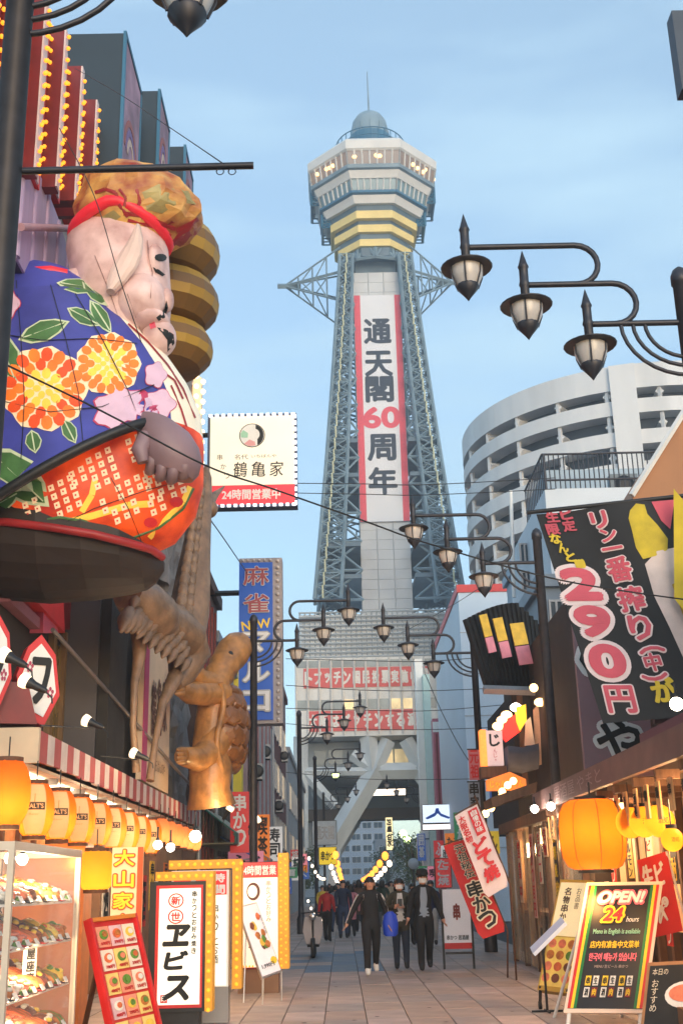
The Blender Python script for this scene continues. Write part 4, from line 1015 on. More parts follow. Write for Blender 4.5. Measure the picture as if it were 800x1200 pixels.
for x, y, L_, a, w in ((8, 418, 34, 1.2, 17), (52, 388, 32, -.35, 13), (98, 372, 22, .5, 9), (118, 372, 24, 1.0, 9), (92, 336, 26, .15, 9), (82, 506, 16, 1.1, 9), (40, 518, 14, 1.4, 10), (22, 560, 50, .75, 26), (0, 590, 30, -.5, 12), (112, 345, 22, .75, 8)):
    def lf(k): return [(x + k * (L_ * t * cos(a) - w * s_ * sin(a)), y + k * (L_ * t * sin(a) + w * s_ * cos(a))) for t, s_ in ((-1, 0), (-.6, .7), (0, 1), (.55, .65), (1, 0), (.55, -.65), (0, -1), (-.6, -.7))]
    decal(b, bv, lf(1.0), 1, .012, 2); decal(b, bv, lf(.86), 0, .018, 2); stroke(b, bv, [(x - L_ * .8 * cos(a), y - L_ * .8 * sin(a)), (x + L_ * .8 * cos(a), y + L_ * .8 * sin(a))], 1.6, 1, .024)
fin('leaf_print', b, M_leaf, robe, kind='stuff')
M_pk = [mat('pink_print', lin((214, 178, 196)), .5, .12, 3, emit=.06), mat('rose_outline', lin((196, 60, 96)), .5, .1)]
b = MB()
def cloud(cx, cy, rx, ry, n, host_m=0):
    pts = [(cx + rx * (1 + .12 * cos(n * q)) * cos(q), cy + ry * (1 + .12 * cos(n * q)) * sin(q)) for q in [2 * pi * i / 32 for i in range(32)]]
    decal(b, bv, [(cx + (x - cx) * 1.06, cy + (y - cy) * 1.06) for x, y in pts], 1, .012, 2); decal(b, bv, pts, 0, .018, 2)
cloud(146, 482, 34, 26, 7); cloud(186, 474, 18, 16, 5); cloud(8, 356, 15, 17, 5); cloud(182, 440, 12, 14, 5)
fin('flower_print', b, M_pk, robe, kind='stuff')
b = MB(); decal(b, bv, [(4 + 7 * cos(q), 354 + 8 * sin(q)) for q in [2 * pi * i / 10 for i in range(10)]], 0, .025, 1); fin('flower_centre', b, M_redink, robe)
# belly outlines on the cream front
b = MB()
for pts in ([(150, 380), (172, 400), (196, 428), (214, 456), (228, 490)], [(178, 444), (190, 436), (204, 446), (214, 468)], [(200, 452), (212, 480), (218, 500)], [(214, 500), (226, 520), (228, 545)]): stroke(b, bv, pts, 2.2)
fin('outline_print', b, M_hatr, robe, kind='stuff')
# white checks, ochre scroll and red spots on the orange skirt
b = MB()
chk = []
for ox, oy, na, nb_ in ((60, 572, 3, 4), (104, 540, 3, 4), (150, 518, 2, 3), (138, 572, 4, 2), (170, 562, 3, 3), (134, 600, 3, 2), (176, 590, 2, 2), (30, 592, 2, 2), (196, 560, 2, 3), (120, 588, 1, 2), (84, 556, 2, 2), (186, 526, 2, 2)):
    for i in range(na):
        for j in range(nb_): chk.append((ox + i * 11 + j * 3.5, oy - i * 6 + j * 10))
for x, y in chk:
    decal(b, bv, [(x - 3.6, y - 2), (x + 2.6, y - 4.6), (x + 4.6, y + 2.4), (x - 1.8, y + 4.8)], 0, .014, 1); decal(b, bv, [(x - 1, y - 1), (x + 1, y - 1), (x + 1, y + 1), (x - 1, y + 1)], 1, .02, 1)
fin('check_print', b, [M_petal[0], M_redink], robe, kind='stuff')
b = MB(); stroke(b, bv, [(96, 600), (108, 580), (112, 560)], 7, 0, .012); stroke(b, bv, [(80, 612), (110, 604), (150, 592), (180, 590)], 8, 0, .012); stroke(b, bv, [(175, 630), (196, 606), (214, 588), (222, 570)], 6, 0, .012)
fin('scroll_print', b, M_petal[3], robe)
b = MB(); [decal(b, bv, [(x + 8 * cos(q), y + 6 * sin(q)) for q in [2 * pi * i / 10 for i in range(10)]], 0, .02, 1) for x, y in ((176, 612), (206, 588))]; fin('spot_print', b, M_redink, robe, kind='stuff')
b = MB(); [stroke(b, bv, p, 3, 0, .016) for p in ([(150, 632), (186, 618), (214, 596), (226, 572)], [(40, 612), (70, 606), (96, 610), (120, 618)])]; fin('stem_print', b, M_leaf[0], robe, kind='stuff')
# thin panel seams on the robe; the skirt's glow is emission in its orange
b = MB()
for pts in ([(20, 330), (26, 400), (30, 470), (26, 540)], [(60, 335), (78, 400), (92, 460), (98, 520)], [(88, 345), (120, 400), (150, 460), (168, 505)], [(0, 392), (50, 400), (110, 398), (160, 404)], [(0, 470), (60, 484), (120, 478), (180, 452)], [(60, 620), (110, 596), (170, 575), (225, 560)], [(130, 560), (150, 595), (165, 632)]): stroke(b, bv, pts, 1.0, 0, .03)
fin('seam_line', b, M_black, robe, kind='stuff')
b = MB()
for pts in ([(112, 300), (130, 345), (150, 405)], [(150, 345), (165, 385), (182, 416)], [(172, 282), (178, 320), (176, 350)]): stroke(b, bvh_head, pts, .9, 0, .02)
fin('seam_line', b, mat('seam_rose', lin((150, 110, 104)), .6, .1), head, kind='stuff')
# stacked ribbed gold rounds behind the head
gs = thing('gold_ornament', 'stack of three ribbed mustard gold rounds behind the figure head', 'ornament', P(192, 440, 18.2))
for i, (px, py, R, hh) in enumerate(((192, 299, 66, 37), (192, 356, 65, 34), (190, 410, 60, 31))):
    c = P(px, py, 18.2); k = (P(101, py, 18.2) - P(100, py, 18.2)).x; R *= k; hh *= k * 1.0
    b = MB(); prof = [(R * .35, -hh), (R * .75, -hh * .82), (R * .95, -hh * .42), (R, -.05), (R * .97, hh * .3), (R * .86, hh * .66), (R * .6, hh * .95), (R * .3, hh)]
    b.lathe(prof, c, 20, 0, False)
    nseg = 20
    for q in range(len(b.f)): b.m[q] = 1 if (q // nseg) in (0, 1, 3) else 0
    fin('ribbed_round', b, [M_gold, M_golds], gs)

# ================================================================ carved crane
M_carv = mat('carved_wood', lin((132, 104, 80)), .5, .35, 4, .6, 22, coat=.2)
def CP(px, py, off=0.0): return P(px, py, 19 + (px - 140) * .036 + off)
crane = thing('crane_statue', 'carved wooden crane with raised neck mounted on the rock wall under the figure', 'statue', CP(190, 800))
k = (P(101, 700, 21.5) - P(100, 700, 21.5)).x
b = MB()
b.tube([CP(x, y) for x, y in ((160, 700), (176, 716), (196, 732), (214, 748), (222, 768), (214, 788), (206, 802))], [.24, .34, .44, .48, .42, .28, .13], 16)
b.tube([CP(x, y, -.1) for x, y in ((214, 752), (222, 716), (226, 680), (230, 646), (234, 612), (238, 584), (241, 560), (242, 545))], [.4, .4, .35, .29, .24, .19, .13, .03], 14)
b.ball(CP(246, 596, -.1), (.17, .2, .2), 12, 8); b.tube([CP(244, 590, -.1), CP(252, 580, -.12), CP(263, 570, -.12)], [.13, .08, .015], 8)
fin('body', b, M_carv, crane)
b = MB(); b.tube([CP(150, 694, -.25), CP(166, 706, -.45), CP(184, 722, -.5), CP(198, 736, -.4)], [.3, .42, .42, .2], 12); wg = fin('wing', b, M_carv, crane)
R = random.Random(5)
for i in range(9):
    x = 144 + i * 6.2; b = MB(); b.tube([CP(x + 8, 716 + i * 1.2, -.6), CP(x + 2, 728 + i, -.72), CP(x - 2, 740 + R.uniform(-3, 3), -.68)], [.1, .13, .03], 8); fin('feather', b, M_carv, wg)
for row in range(4):
    for i in range(8):
        x = 158 + i * 7.5 + row * 2; y = 706 + i * 5.5 + row * 13 - (row > 1) * 4; b = MB(); b.tube([CP(x + 5, y - 7, -.62), CP(x, y, -.72 + .02 * row), CP(x - 4, y + 8, -.66)], [.07, .1, .02], 7); fin('feather', b, M_carv, crane)
for i in range(30):
    t = i / 29; x = 216 + 22 * t; y = 745 - 185 * t
    for s in (-1, 0, 1):
        b = MB(); rr_ = .45 - .3 * t; p = CP(x + s * (10 - 6 * t), y + (i % 2) * 3, -.12 - rr_ * .82 + abs(s) * .14 * rr_)
        b.ball(p, (.13 - .06 * t, .06, .17 - .06 * t), 8, 5); fin('feather', b, M_carv, crane)
b = MB(); b.tube([CP(164, 742), CP(163, 772), CP(158, 800), CP(156, 850), CP(160, 905)], [.16, .11, .07, .055, .07], 10); fin('leg', b, M_carv, crane)
b = MB(); b.tube([CP(206, 792, -.2), CP(190, 826, -.3), CP(182, 870, -.3), CP(176, 915, -.3)], [.15, .08, .055, .075], 10); fin('leg', b, M_carv, crane)

# ================================================================ carved turtle
M_tur = mat('carved_turtle', lin((170, 118, 64)), .5, .42, 3.4, 1.0, 9, coat=.3)
M_shl = mat('shell_brown', lin((132, 84, 42)), .4, .3, 4, .4, 20, coat=.3); M_shg = mat('shell_groove', lin((70, 44, 24)), .6, .2, 4)
def TP(px, py, off=0.0): return P(px, py, 25.6 + (px - 208) * .03 + off)
tur = thing('turtle_statue', 'carved wooden turtle climbing the wall with its head stretched upward', 'statue', TP(255, 930))
b = MB()
b.tube([TP(x, y) for x, y in ((248, 945), (246, 925), (247, 900), (246, 880), (249, 845), (250, 820), (252, 800))], [.56, .46, .5, .42, .4, .36, .26], 16)
nk = [(246, 822), (248, 814), (250, 808), (252, 802), (254.5, 797), (257, 791), (259.5, 786), (262, 781), (265, 776), (269, 770), (274, 763), (279, 757), (283, 753), (286, 751)]
b.tube([TP(x, y, -.15) for x, y in nk], [.3, .36, .31, .36, .31, .37, .32, .38, .36, .4, .41, .38, .28, .1], 16)
fin('body', b, M_tur, tur)
b = MB()
for px, py, r in ((262, 768, .02),): pass
b.ball(TP(270, 767, -.56), (.075, .06, .09), 8, 5); fin('eye', b, M_black, tur)
for pts, rs in (([(258, 812), (240, 812), (222, 812), (211, 806)], [.34, .3, .25, .17]), ([(246, 800), (234, 795), (226, 784), (221, 776)], [.26, .22, .2, .16]), ([(254, 866), (246, 880), (232, 890), (213, 886)], [.4, .34, .28, .2])):
    b = MB(); b.tube([TP(x, y, -.25) for x, y in pts], rs, 12)
    e = pts[-1]; fl = fin('flipper', b, M_tur, tur)
    for i in range(4):
        b = MB(); b.tube([TP(e[0] + 2, e[1] - 6 + i * 4, -.36), TP(e[0] - 2, e[1] - 7 + i * 4.6, -.44), TP(e[0] - 6, e[1] - 8 + i * 5, -.4)], [.09, .075, .015], 7); fin('toe', b, M_tur, fl)
b = MB(); c = TP(267, 856, .1); k = (TP(251, 850) - TP(250, 850)).x
b.ball(c, (28 * k, .95, 62 * k), 20, 14); shl = fin('shell', b, M_shg, tur)
for j in range(6):
    for i in range(5):
        a = -pi * .5 + .12 + (i - 2) * .5 + (.25 if j % 2 else 0); q = -1.05 + j * .42
        p = c + V((28 * k * cos(q) * sin(a + pi / 2), -.95 * cos(q) * cos(a + pi / 2), 62 * k * sin(q)))
        b = MB(); s_ = cos(q) * .7 + .3; nrm_ = (p - c); nrm_ = V((nrm_.x / (28 * k) ** 2, nrm_.y / .95 ** 2, nrm_.z / (62 * k) ** 2)).normalized(); e1_ = nrm_.orthogonal().normalized(); e2_ = nrm_.cross(e1_)
        b.loft([[p + nrm_ * hh_ + (e1_ * cos(q_) + e2_ * sin(q_)) * rr2 * s_ for q_ in [2 * pi * w_ / 6 for w_ in range(6)]] for rr2, hh_ in ((.27, -.06), (.255, .045), (.2, .085), (.08, .1))], 0, False, True); fin('shell_plate', b, M_shl, shl)
lamp(tur, TP(262, 938, -1.3), 17, (1, .66, .3), .15); lamp(crane, CP(185, 880, -1.6), 10, (1, .68, .32), .15)
b = MB(); b.tube([TP(275, 776, -.5), TP(280, 768, -.54), TP(285, 758, -.42), TP(287, 753, -.2)], .022, 6); fin('mouth_line', b, M_wood, tur)
b = MB(); b.tube([TP(258 + 4 * sin(t * 7), 800 + 105 * t, -.72) for t in [i / 10 for i in range(11)]], .07, 8); fin('shell_rim', b, M_tur, tur)

# ================================================================ shop front under the striped awning
M_lpap = paper('lantern_paper', (.5, .12, .015), (.95, .27, .02), .2, 2)
M_lcream = mat('lantern_cream', (.62, .34, .15), .6, .1, 2, emit=.2, ecol=(1, .46, .15))
def paper_lantern(label, c, r, h, text=None, group='paper lanterns in a row under the striped awning', rib=8, mp=None, watt=6, inner=1.0):
    t = thing('paper_lantern', label, 'lantern', c - V((0, 0, h / 2 + .05)), group)
    def prof(z): return r * (1 - (abs(z) / (h / 2)) ** 2.6 * .42)
    zs = [-h / 2 + h * i / 10 for i in range(11)]
    b = MB(); n = rib * 3
    rings = [[c + V((prof(z) * (1 - .03 * (j % 3 != 0)) * cos(2 * pi * j / n), prof(z) * (1 - .03 * (j % 3 != 0)) * sin(2 * pi * j / n), z)) for j in range(n)] for z in zs]
    b.loft(rings, 0, True, True); fin('paper_body', b, mp or M_lpap, t)
    b = MB(); b.lathe([(prof(h / 2) * 1.03, h / 2 - .01), (prof(h / 2) * 1.03, h / 2 + .035)], c, 18); fin('top_ring', b, M_wood, t)
    b = MB(); b.lathe([(prof(h / 2) * 1.03, -h / 2 - .035), (prof(h / 2) * 1.03, -h / 2 + .01)], c, 18); fin('bottom_ring', b, M_wood, t)
    b = MB(); b.tube([c + V((0, 0, h / 2)), c + V((0, 0, h / 2 + .25))], .008, 5); fin('hook', b, M_black, t)
    if text:
        def wrap(mb, off):
            for i, p in enumerate(mb.v):
                x, z = p.x, p.z; R_ = prof(z) + off + p.y; mb.v[i] = c + V((R_ * sin(x / r), -R_ * cos(x / r), z))
            return mb
        fr0 = (V((0, 0, 0)), V((1, 0, 0)), V((0, 0, 1)), V((0, 1, 0)))
        mb = MB(); k = 12
        for j in range(10):
            for i in range(k):
                X0, X1 = (-.4 + 1.2 * i / k) * r, (-.4 + 1.2 * (i + 1) / k) * r; z0, z1 = (-.46 + .092 * j) * h, (-.46 + .092 * (j + 1)) * h
                mb.add([V((X0, 0, z0)), V((X1, 0, z0)), V((X1, 0, z1)), V((X0, 0, z1))], [(0, 1, 2, 3)])
        fin('paper_face', wrap(mb, .006), M_lcream, t)
        mb = MB()
        for i in range(8): X0, X1 = (-.32 + 1.04 * i / 8) * r, (-.32 + 1.04 * (i + 1) / 8) * r; mb.add([V((X0, 0, -.02 * h)), V((X1, 0, -.02 * h)), V((X1, 0, .12 * h)), V((X0, 0, .12 * h))], [(0, 1, 2, 3)])
        fin('name_plate', wrap(mb, .01), mat('plate_brown', lin((62, 44, 26)), .6, .1), t)
        mb = MB(); put_text(mb, fr0, text, 0.2 * r, .05 * h, .86 * r, .085 * h, .0, .02); fin('lettering', wrap(mb, .013), M_lcream, t)
        mb = MB(); put_text(mb, fr0, 'l', .2 * r, .2 * h, .05 * r, .16 * h, 0); put_text(mb, fr0, 'Beer', .2 * r, -.1 * h, .5 * r, .04 * h, 0); fin('print', wrap(mb, .01), mat('gold_ink', lin((190, 140, 60)), .5, .1), t)
    lamp(t, c + V((0, -.02, -h * .16)), 2.3 * (r / .215) ** 2 * inner, (1, .75, .45), .05)
    if watt: lamp(t, c + V((.0, 0, -h / 2 - .22)), watt, (1, .6, .25), .12)
    return t
names = ['first cream beer lantern beside the plain orange one', 'second cream beer lantern counted from the plain orange one', 'third cream beer lantern counted from the plain orange one', 'fourth cream beer lantern counted from the plain orange one', 'fifth cream beer lantern counted from the plain orange one', 'sixth cream beer lantern counted from the plain orange one', 'seventh cream beer lantern counted from the plain orange one', 'eighth cream beer lantern, last before the bare bulbs']
c = P(10, 930, 12.3); paper_lantern('plain orange lantern with dark ribs, cut by the picture edge', V((-3.45, 12.25, c.z)), .25, .66, watt=8)
for i in range(8):
    D = 12.95 + 1.02 * i; Y = (D - .28) / .951
    paper_lantern(names[i], V((-3.42 + .012 * i, Y, 2.49)), .215, .58, "MALT'S", watt=5 if i % 2 == 0 else 0)
# smaller red lanterns further along
for i in range(6):
    Y = 21.5 + i * 1.0
    paper_lantern('small red and white lantern under the awning end, %s from the bare bulbs' % ['first', 'second', 'third', 'fourth', 'fifth', 'sixth'][i], V((-3.25, Y, 2.62)), .17, .42, None, 'small red lanterns past the bare bulbs', mp=paper('red_paper', (.7, .2, .1), (.95, .3, .1), .3, 6), watt=0)
def bare_bulb(px, py, Y, r, label):
    c = P(px, py, Y); t = thing('light_bulb', label, 'light bulb', c - V((0, 0, r)), 'bare bulbs over the shop signs')
    b = MB(); b.ball(c, r, 14, 10); fin('globe', b, M_bulbc, t)
    b = MB(); b.lathe([(r * .45, r * .8), (r * .4, r * 1.5), (.015, r * 1.6), (.015, r * 4)], c, 10); fin('socket', b, M_black, t)
    lamp(t, c + V((.1, -r * 1.5, -r)), 18, (1, .78, .5), r); return t
bare_bulb(185, 990, 17, .062, 'bare round bulb next to the last beer lantern'); bare_bulb(200, 993, 17.6, .062, 'bare round bulb, middle one of three over the shop signs'); bare_bulb(229, 980, 18.6, .09, 'largest bare glowing bulb above the amber bulb frame')
# shop interior wall behind the stands
M_shop = mat('shop_wall', lin((196, 140, 84)), .7, .25, 2, .1, 12)
sf = thing('lit_shop', 'warm lit timber shop with posters behind the stands and glass case', 'shop', (-4.3, 15, 0))
b = MB(); b.box(-4.45, -4.3, 9, 20.2, 0, 3.0); fin('wall', b, M_shop, sf)
for i in range(14):
    y = 9.4 + i * .8; b = MB(); b.box(-4.3, -4.24, y, y + .09, 0, 3.0); fin('batten', b, M_wood, sf)
b = MB(); b.box(-4.3, -3.3, 15.5, 16.0, 0, 2.2); fin('counter_block', b, mat('counter_orange', lin((206, 120, 60)), .6, .2, 3), sf)
R = random.Random(11)
pcols = [(220, 60, 50), (240, 200, 60), (235, 225, 205), (226, 120, 50), (180, 40, 50), (250, 220, 140)]
def poster(parent, fr, cx, cy, w, h, col, txt='', ink=None, vert=True, z=.0):
    b = MB(); b.fbox(fr, cx - w / 2, cx + w / 2, cy - h / 2, cy + h / 2, z + .003, z + .014); p = fin('poster', b, mat('poster_%d_%d_%d' % col, lin(col), .6, .1, 6), parent)
    if txt:
        n = len(txt)
        if vert: letters(p, ink or M_ink, lambda mb: [put_text(mb, fr, ch, cx, cy + h / 2 - h * (i + .5) / n, w * .7, h / n * .78, z + .018, .02) for i, ch in enumerate(txt)])
        else: letters(p, ink or M_ink, lambda mb: put_text(mb, fr, txt, cx, cy, w * .85, h * .6, z + .018, .02))
    return p
frw = frame((-4.24, 15, 0), (0, 1, 0))
for i in range(14): poster(sf, frw, -5 + i * .62, 1.25 + .5 * (i % 2) + R.uniform(-.1, .1), .42, R.uniform(.6, .95), pcols[i % 6], ['串かつ', '生ビール', '大阪名物', '寿司', 'どて焼', 'ふぐ鍋'][i % 6], M_redink if i % 2 else M_ink)
# shop front of the second building, under the far end of the awning
s2 = thing('lit_shop', 'dim shop with wall panels and posters under the far end of the striped awning', 'shop', (-4.1, 25.5, 0))
b = MB(); b.box(-4.24, -4.08, 20.45, 30.7, 0, 3.0); fin('wall', b, mat('shop_wall_dim', lin((150, 110, 80)), .7, .25, 2), s2)
frw2 = frame((-4.08, 25.5, 0), (0, 1, 0))
for i in range(10): poster(s2, frw2, -4.6 + i * 1.0, 1.4 + .3 * (i % 2), .6, 1.0, pcols[(i + 2) % 6], ['酒', '串かつ', '名物', '天ぷら'][i % 4], M_ink)

# glass display case with food models
gc = thing('display_case', 'tall white-framed glass display case full of food models', 'display case', (-2.95, 10.8, 0))
GX0, GX1, GY0, GY1, GZ = -3.45, -2.6, 9.55, 12.05, 2.0
M_frm = mat('case_frame', lin((214, 196, 176)), .35, .06, 3, metal=.2)
for x in (GX0, GX1 - .05):
    for y in (GY0, GY1 - .05): b = MB(); b.box(x, x + .05, y, y + .05, .3, GZ - .07); fin('frame_post', b, M_frm, gc)
for z in (GZ - .07, .3):
    for (xa, xb, ya, yb) in ((GX0, GX1, GY0, GY0 + .05), (GX0, GX1, GY1 - .05, GY1), (GX0, GX0 + .05, GY0 + .051, GY1 - .051), (GX1 - .05, GX1, GY0 + .051, GY1 - .051)):
        b = MB(); b.box(xa, xb, ya, yb, z + .001, z + .07); fin('frame_rail', b, M_frm, gc)
b = MB(); b.box(GX0 + .02, GX1 - .02, GY0 + .02, GY1 - .02, .02, .298); fin('plinth', b, mat('plinth_red', lin((150, 50, 40)), .6, .15), gc)
M_cg = mat('case_glass', (.95, .95, .93), .03, .01, alpha=.07)
b = MB(); b.box(GX1 - .03, GX1 - .022, GY0 + .05, GY1 - .05, .37, GZ - .07); fin('glass_pane', b, M_cg, gc)
b = MB(); b.box(GX0 + .05, GX1 - .05, GY0 + .022, GY0 + .03, .37, GZ - .07); fin('glass_pane', b, M_cg, gc)
b = MB(); b.box(GX0 + .05, GX1 - .05, GY1 - .03, GY1 - .022, .37, GZ - .07); fin('glass_pane', b, M_cg, gc)
b = MB(); b.box(GX0 + .01, GX0 + .04, GY0 + .05, GY1 - .05, .37, GZ - .07); fin('back_panel', b, mat('case_back', lin((190, 150, 120)), .6, .2, 3), gc)
R = random.Random(31)
for i in range(16):
    poster(gc, frame((GX0 + .05, 10.8, 0), (0, 1, 0)), -1.1 + .3 * (i % 8), [1.72, 1.0][i // 8] + .02 * (i % 3), .26, .2, pcols[(i * 5) % 6] if False else [(220, 60, 50), (240, 200, 60), (235, 225, 205), (226, 120, 50)][i % 4])
SHZ = [.40, .78, 1.17, 1.52]
for z in SHZ[1:]:
    b = MB(); b.box(GX0 + .05, GX1 - .06, GY0 + .06, GY1 - .06, z - .02, z); fin('shelf', b, mat('shelf_white', lin((226, 214, 204)), .3, .05), gc)
for y in (10.35, 10.75):
    bu = thing('light_bulb', 'bare bulb hanging inside the top of the glass case, %s' % ('near its front post' if y < 10.5 else 'second from its front post'), 'light bulb', (-2.85, y, 1.84), 'bulbs inside the glass case')
    b = MB(); b.ball((-2.85, y, 1.89), .05, 12, 8); fin('globe', b, M_bulbc, bu); b = MB(); b.lathe([(.022, .03), (.022, .1)], (-2.85, y, 1.85 + .04), 8); fin('socket', b, M_black, bu)
lamp(gc, (-2.75, 10.9, 1.8), 36, (1, .72, .42), .1); lamp(gc, (-2.72, 10.6, 1.05), 15, (1, .72, .42), .1); lamp(gc, (-2.72, 10.6, .68), 12, (1, .72, .42), .1)
M_plate = [mat('plate_white', lin((232, 226, 216)), .2, .04, coat=.5), mat('plate_dark', lin((60, 46, 42)), .2, .1, coat=.5), mat('plate_red', lin((170, 40, 36)), .25, .1, coat=.5)]
M_food = [mat('food_fried', lin((196, 116, 48)), .6, .35, 16, .5, 60), mat('food_prawn', lin((230, 110, 60)), .4, .3, 12), mat('food_green', lin((96, 140, 50)), .5, .3, 14), mat('food_egg', lin((240, 196, 70)), .4, .15, 9), mat('food_rice', lin((236, 230, 216)), .6, .08, 12, .3, 50), mat('food_meat', lin((120, 62, 40)), .5, .35, 14, .3, 40), mat('food_salmon', lin((236, 130, 96)), .4, .25, 12)]
M_card = mat('price_card', lin((240, 232, 222)), .6, .04)
kinds = ['fried skewers', 'prawn tempura', 'sushi rolls', 'omelette rice', 'beef bowl', 'salmon slices', 'fried cutlet']
def food(kind, x, y, z, label):
    t = thing('food_model', label, 'food model', (x, y, z), 'food models on the display case shelves')
    tilt = Matrix.Translation((x, y, z + .025)) @ Matrix.Rotation(.35, 4, 'Y')
    b = MB(); b.lathe([(.06, 0), (.1, .012), (.125, .03), (.118, .032), (.09, .018), (.01, .016)], (0, 0, 0), 16); b.v = [tilt @ (p * 1.4) for p in b.v]; fin('plate', b, M_plate[(kind + int(y * 7)) % 3], t)
    R = random.Random(int(x * 100 + y * 1000 + z * 77)); b = MB(); ms = [M_food[q] for q in ((0, 2, 3), (1, 0, 2), (4, 1, 2), (3, 1, 2), (5, 4, 3), (6, 4, 2), (0, 2, 4))[kind]]
    if kind in (0, 1):
        for i in range(5):
            yy = -.075 + .037 * i; b.tube([V((-.08, yy, .045)), V((-.02, yy, .055)), V((.05, yy + .006, .05)), V((.085, yy, .04))], [.014, .021, .02, .01], 8, i % 2)
        b.ball(V((.07, .03, .04)), (.03, .03, .02), 8, 5, 1)
    elif kind in (2, 5):
        for i in range(6): b.ball(V((-.05 + .05 * (i % 3), -.04 + .075 * (i // 3), .04)), (.022, .032, .024), 8, 5, i % 2); b.ball(V((-.05 + .05 * (i % 3), -.04 + .075 * (i // 3), .06)), (.024, .034, .012), 8, 4, 0)
        b.ball(V((.08, 0, .035)), (.02, .03, .02), 8, 5, 2)
    else:
        b.ball(V((0, 0, .035)), (.085, .085, .05), 12, 7, 0)
        for i in range(7): b.ball(V((R.uniform(-.06, .06), R.uniform(-.06, .06), R.uniform(.06, .08))), (.025, .03, .016), 7, 4, R.randrange(3))
    b.v = [tilt @ (p * 1.4) for p in b.v]; fin('food', b, ms, t)
    b = MB(); cm_ = Matrix.Translation((x + .15, y, z + .03)) @ Matrix.Rotation(-.5, 4, 'Y'); b.box(-.003, .003, -.055, .055, -.028, .032, 0, cm_); fin('price_card', b, M_card, t)
kk = 0; ORD = ['first', 'second', 'third', 'fourth', 'fifth', 'sixth', 'seventh', 'eighth']
for si, z in enumerate(SHZ):
    shn = ['bottom shelf', 'lower shelf', 'middle shelf', 'top shelf'][si]
    for row in range(3):
        for i in range(8):
            y = GY0 + .2 + i * .295; x = GX1 - .2 - row * .23; kind = (kk * 3 + si + row) % 7; kk += 1
            food(kind, x, y, z + .05 * row, '%s plate, %s of the glass case, %s from the camera, %s row' % (kinds[kind], shn, ORD[i], ['street', 'middle', 'rear'][row]))
cl = frame((GX1 - .2, 11.0, .98), (.5, .86, 0)); b = MB(); b.fbox(cl, -.08, .08, -.19, .17, 0, .01); pc = fin('seat_sign', b, M_card, gc)
letters(pc, M_ink, lambda mb: column(mb, cl, '屋座席', 0, .15, .1, .09, z=.014, bold=.03))

# red picture-menu stand beside the case
fr, w, h = qframe(V((-2.62, 12.55, 1.33)), V((-2.27, 13.3, 1.36)), V((-1.9, 13.1, .12)), V((-2.25, 12.35, .1)))
ms = thing('menu_stand', 'red framed picture menu board leaning beside the glass case', 'menu board', fr[0] - V((0, 0, .7)))
b = MB(); b.fbox(fr, -w / 2, w / 2, -h / 2, h / 2, -.06, 0); fin('board', b, mat('menu_red', lin((200, 34, 34)), .45, .1), ms)
for a_, c_ in ((-w / 2, -w / 2 + .035), (w / 2 - .035, w / 2)): b = MB(); b.fbox(fr, a_, c_, -h / 2, h / 2, .001, .035); fin('frame_bar', b, M_red, ms)
b = MB(); b.fbox(fr, -w / 2 + .036, w / 2 - .036, h / 2 - .04, h / 2, .001, .035); fin('frame_bar', b, mat('bar_orange', lin((224, 130, 40)), .5, .1), ms)
R = random.Random(4)
for j in range(5):
    for i in range(3):
        cx = -w / 2 + .07 + (w - .14) * (i + .5) / 3; cy = h / 2 - .08 - (h - .12) * (j + .5) / 5; ww = (w - .14) / 3 * .9; hh = (h - .12) / 5 * .88
        p = poster(ms, fr, cx, cy, ww, hh, [(250, 224, 200), (240, 150, 120), (250, 210, 120), (236, 190, 190)][R.randrange(4)])
        b = MB(); b.poly(fr, ell(cx, cy + hh * .1, ww * .34, hh * .24, 14), .016, .022); b.poly(fr, ell(cx + ww * .05, cy + hh * .12, ww * .2, hh * .14, 10), .0225, .028, 1); fin('dish_print', b, [M_food[R.randrange(7)], M_food[R.randrange(7)]], p, kind='stuff')
        letters(p, M_redink, lambda mb: put_text(mb, fr, '%d円' % R.choice([290, 480, 550, 690, 780]), cx, cy - hh * .32, ww * .7, hh * .17, .018, .03))
b = MB(); b.strut(fr[0] + fr[2] * (h * .45) + fr[3] * -.08, V((-2.75, 13.0, .02)), .04); fin('rear_strut', b, M_wood, ms)

# tall yellow lettered banner and yellow lantern
fr, w, h = pframe(129, 993, 166, 1172, 13.7)
bn = thing('vertical_banner', 'tall cream banner with fat yellow characters outlined in orange', 'banner', fr[0] - V((0, 0, h / 2)))
b = MB(); b.fbox(fr, -w / 2, w / 2, -h / 2, h / 2, -.02, 0); fin('cloth', b, mat('banner_cream', lin((246, 214, 160)), .7, .05, emit=.12), bn)
b = MB(); b.fbox(fr, w * .32, w / 2, -h / 2, h / 2, .002, .012); fin('border', b, mat('border_orange', lin((226, 92, 40)), .6, .15, 8), bn)
txt = '大山家全席めし'; n = len(txt)
for m_, bo, z in ((mat('orange_ink', lin((214, 86, 24)), .6, .08), .09, .006), (mat('yellow_ink', lin((250, 205, 40)), .6, .05, emit=.15), .025, .02)):
    letters(bn, m_, lambda mb: [put_text(mb, fr, ch, -.1 * w, h / 2 - h * (i + .5) / n, w * .62, h / n * .72, z, bo) for i, ch in enumerate(txt)])
c = P(113, 1020, 14.3); k = (P(101, 1020, 14.3) - P(100, 1020, 14.3)).x
paper_lantern('big yellow globe lantern printed with greenery between the case and the lettered banner', c, 24 * k, 44 * k, None, None, 10, paper('yellow_paper', (.7, .36, .03), (.95, .5, .04), .25, 4), 6, .5)

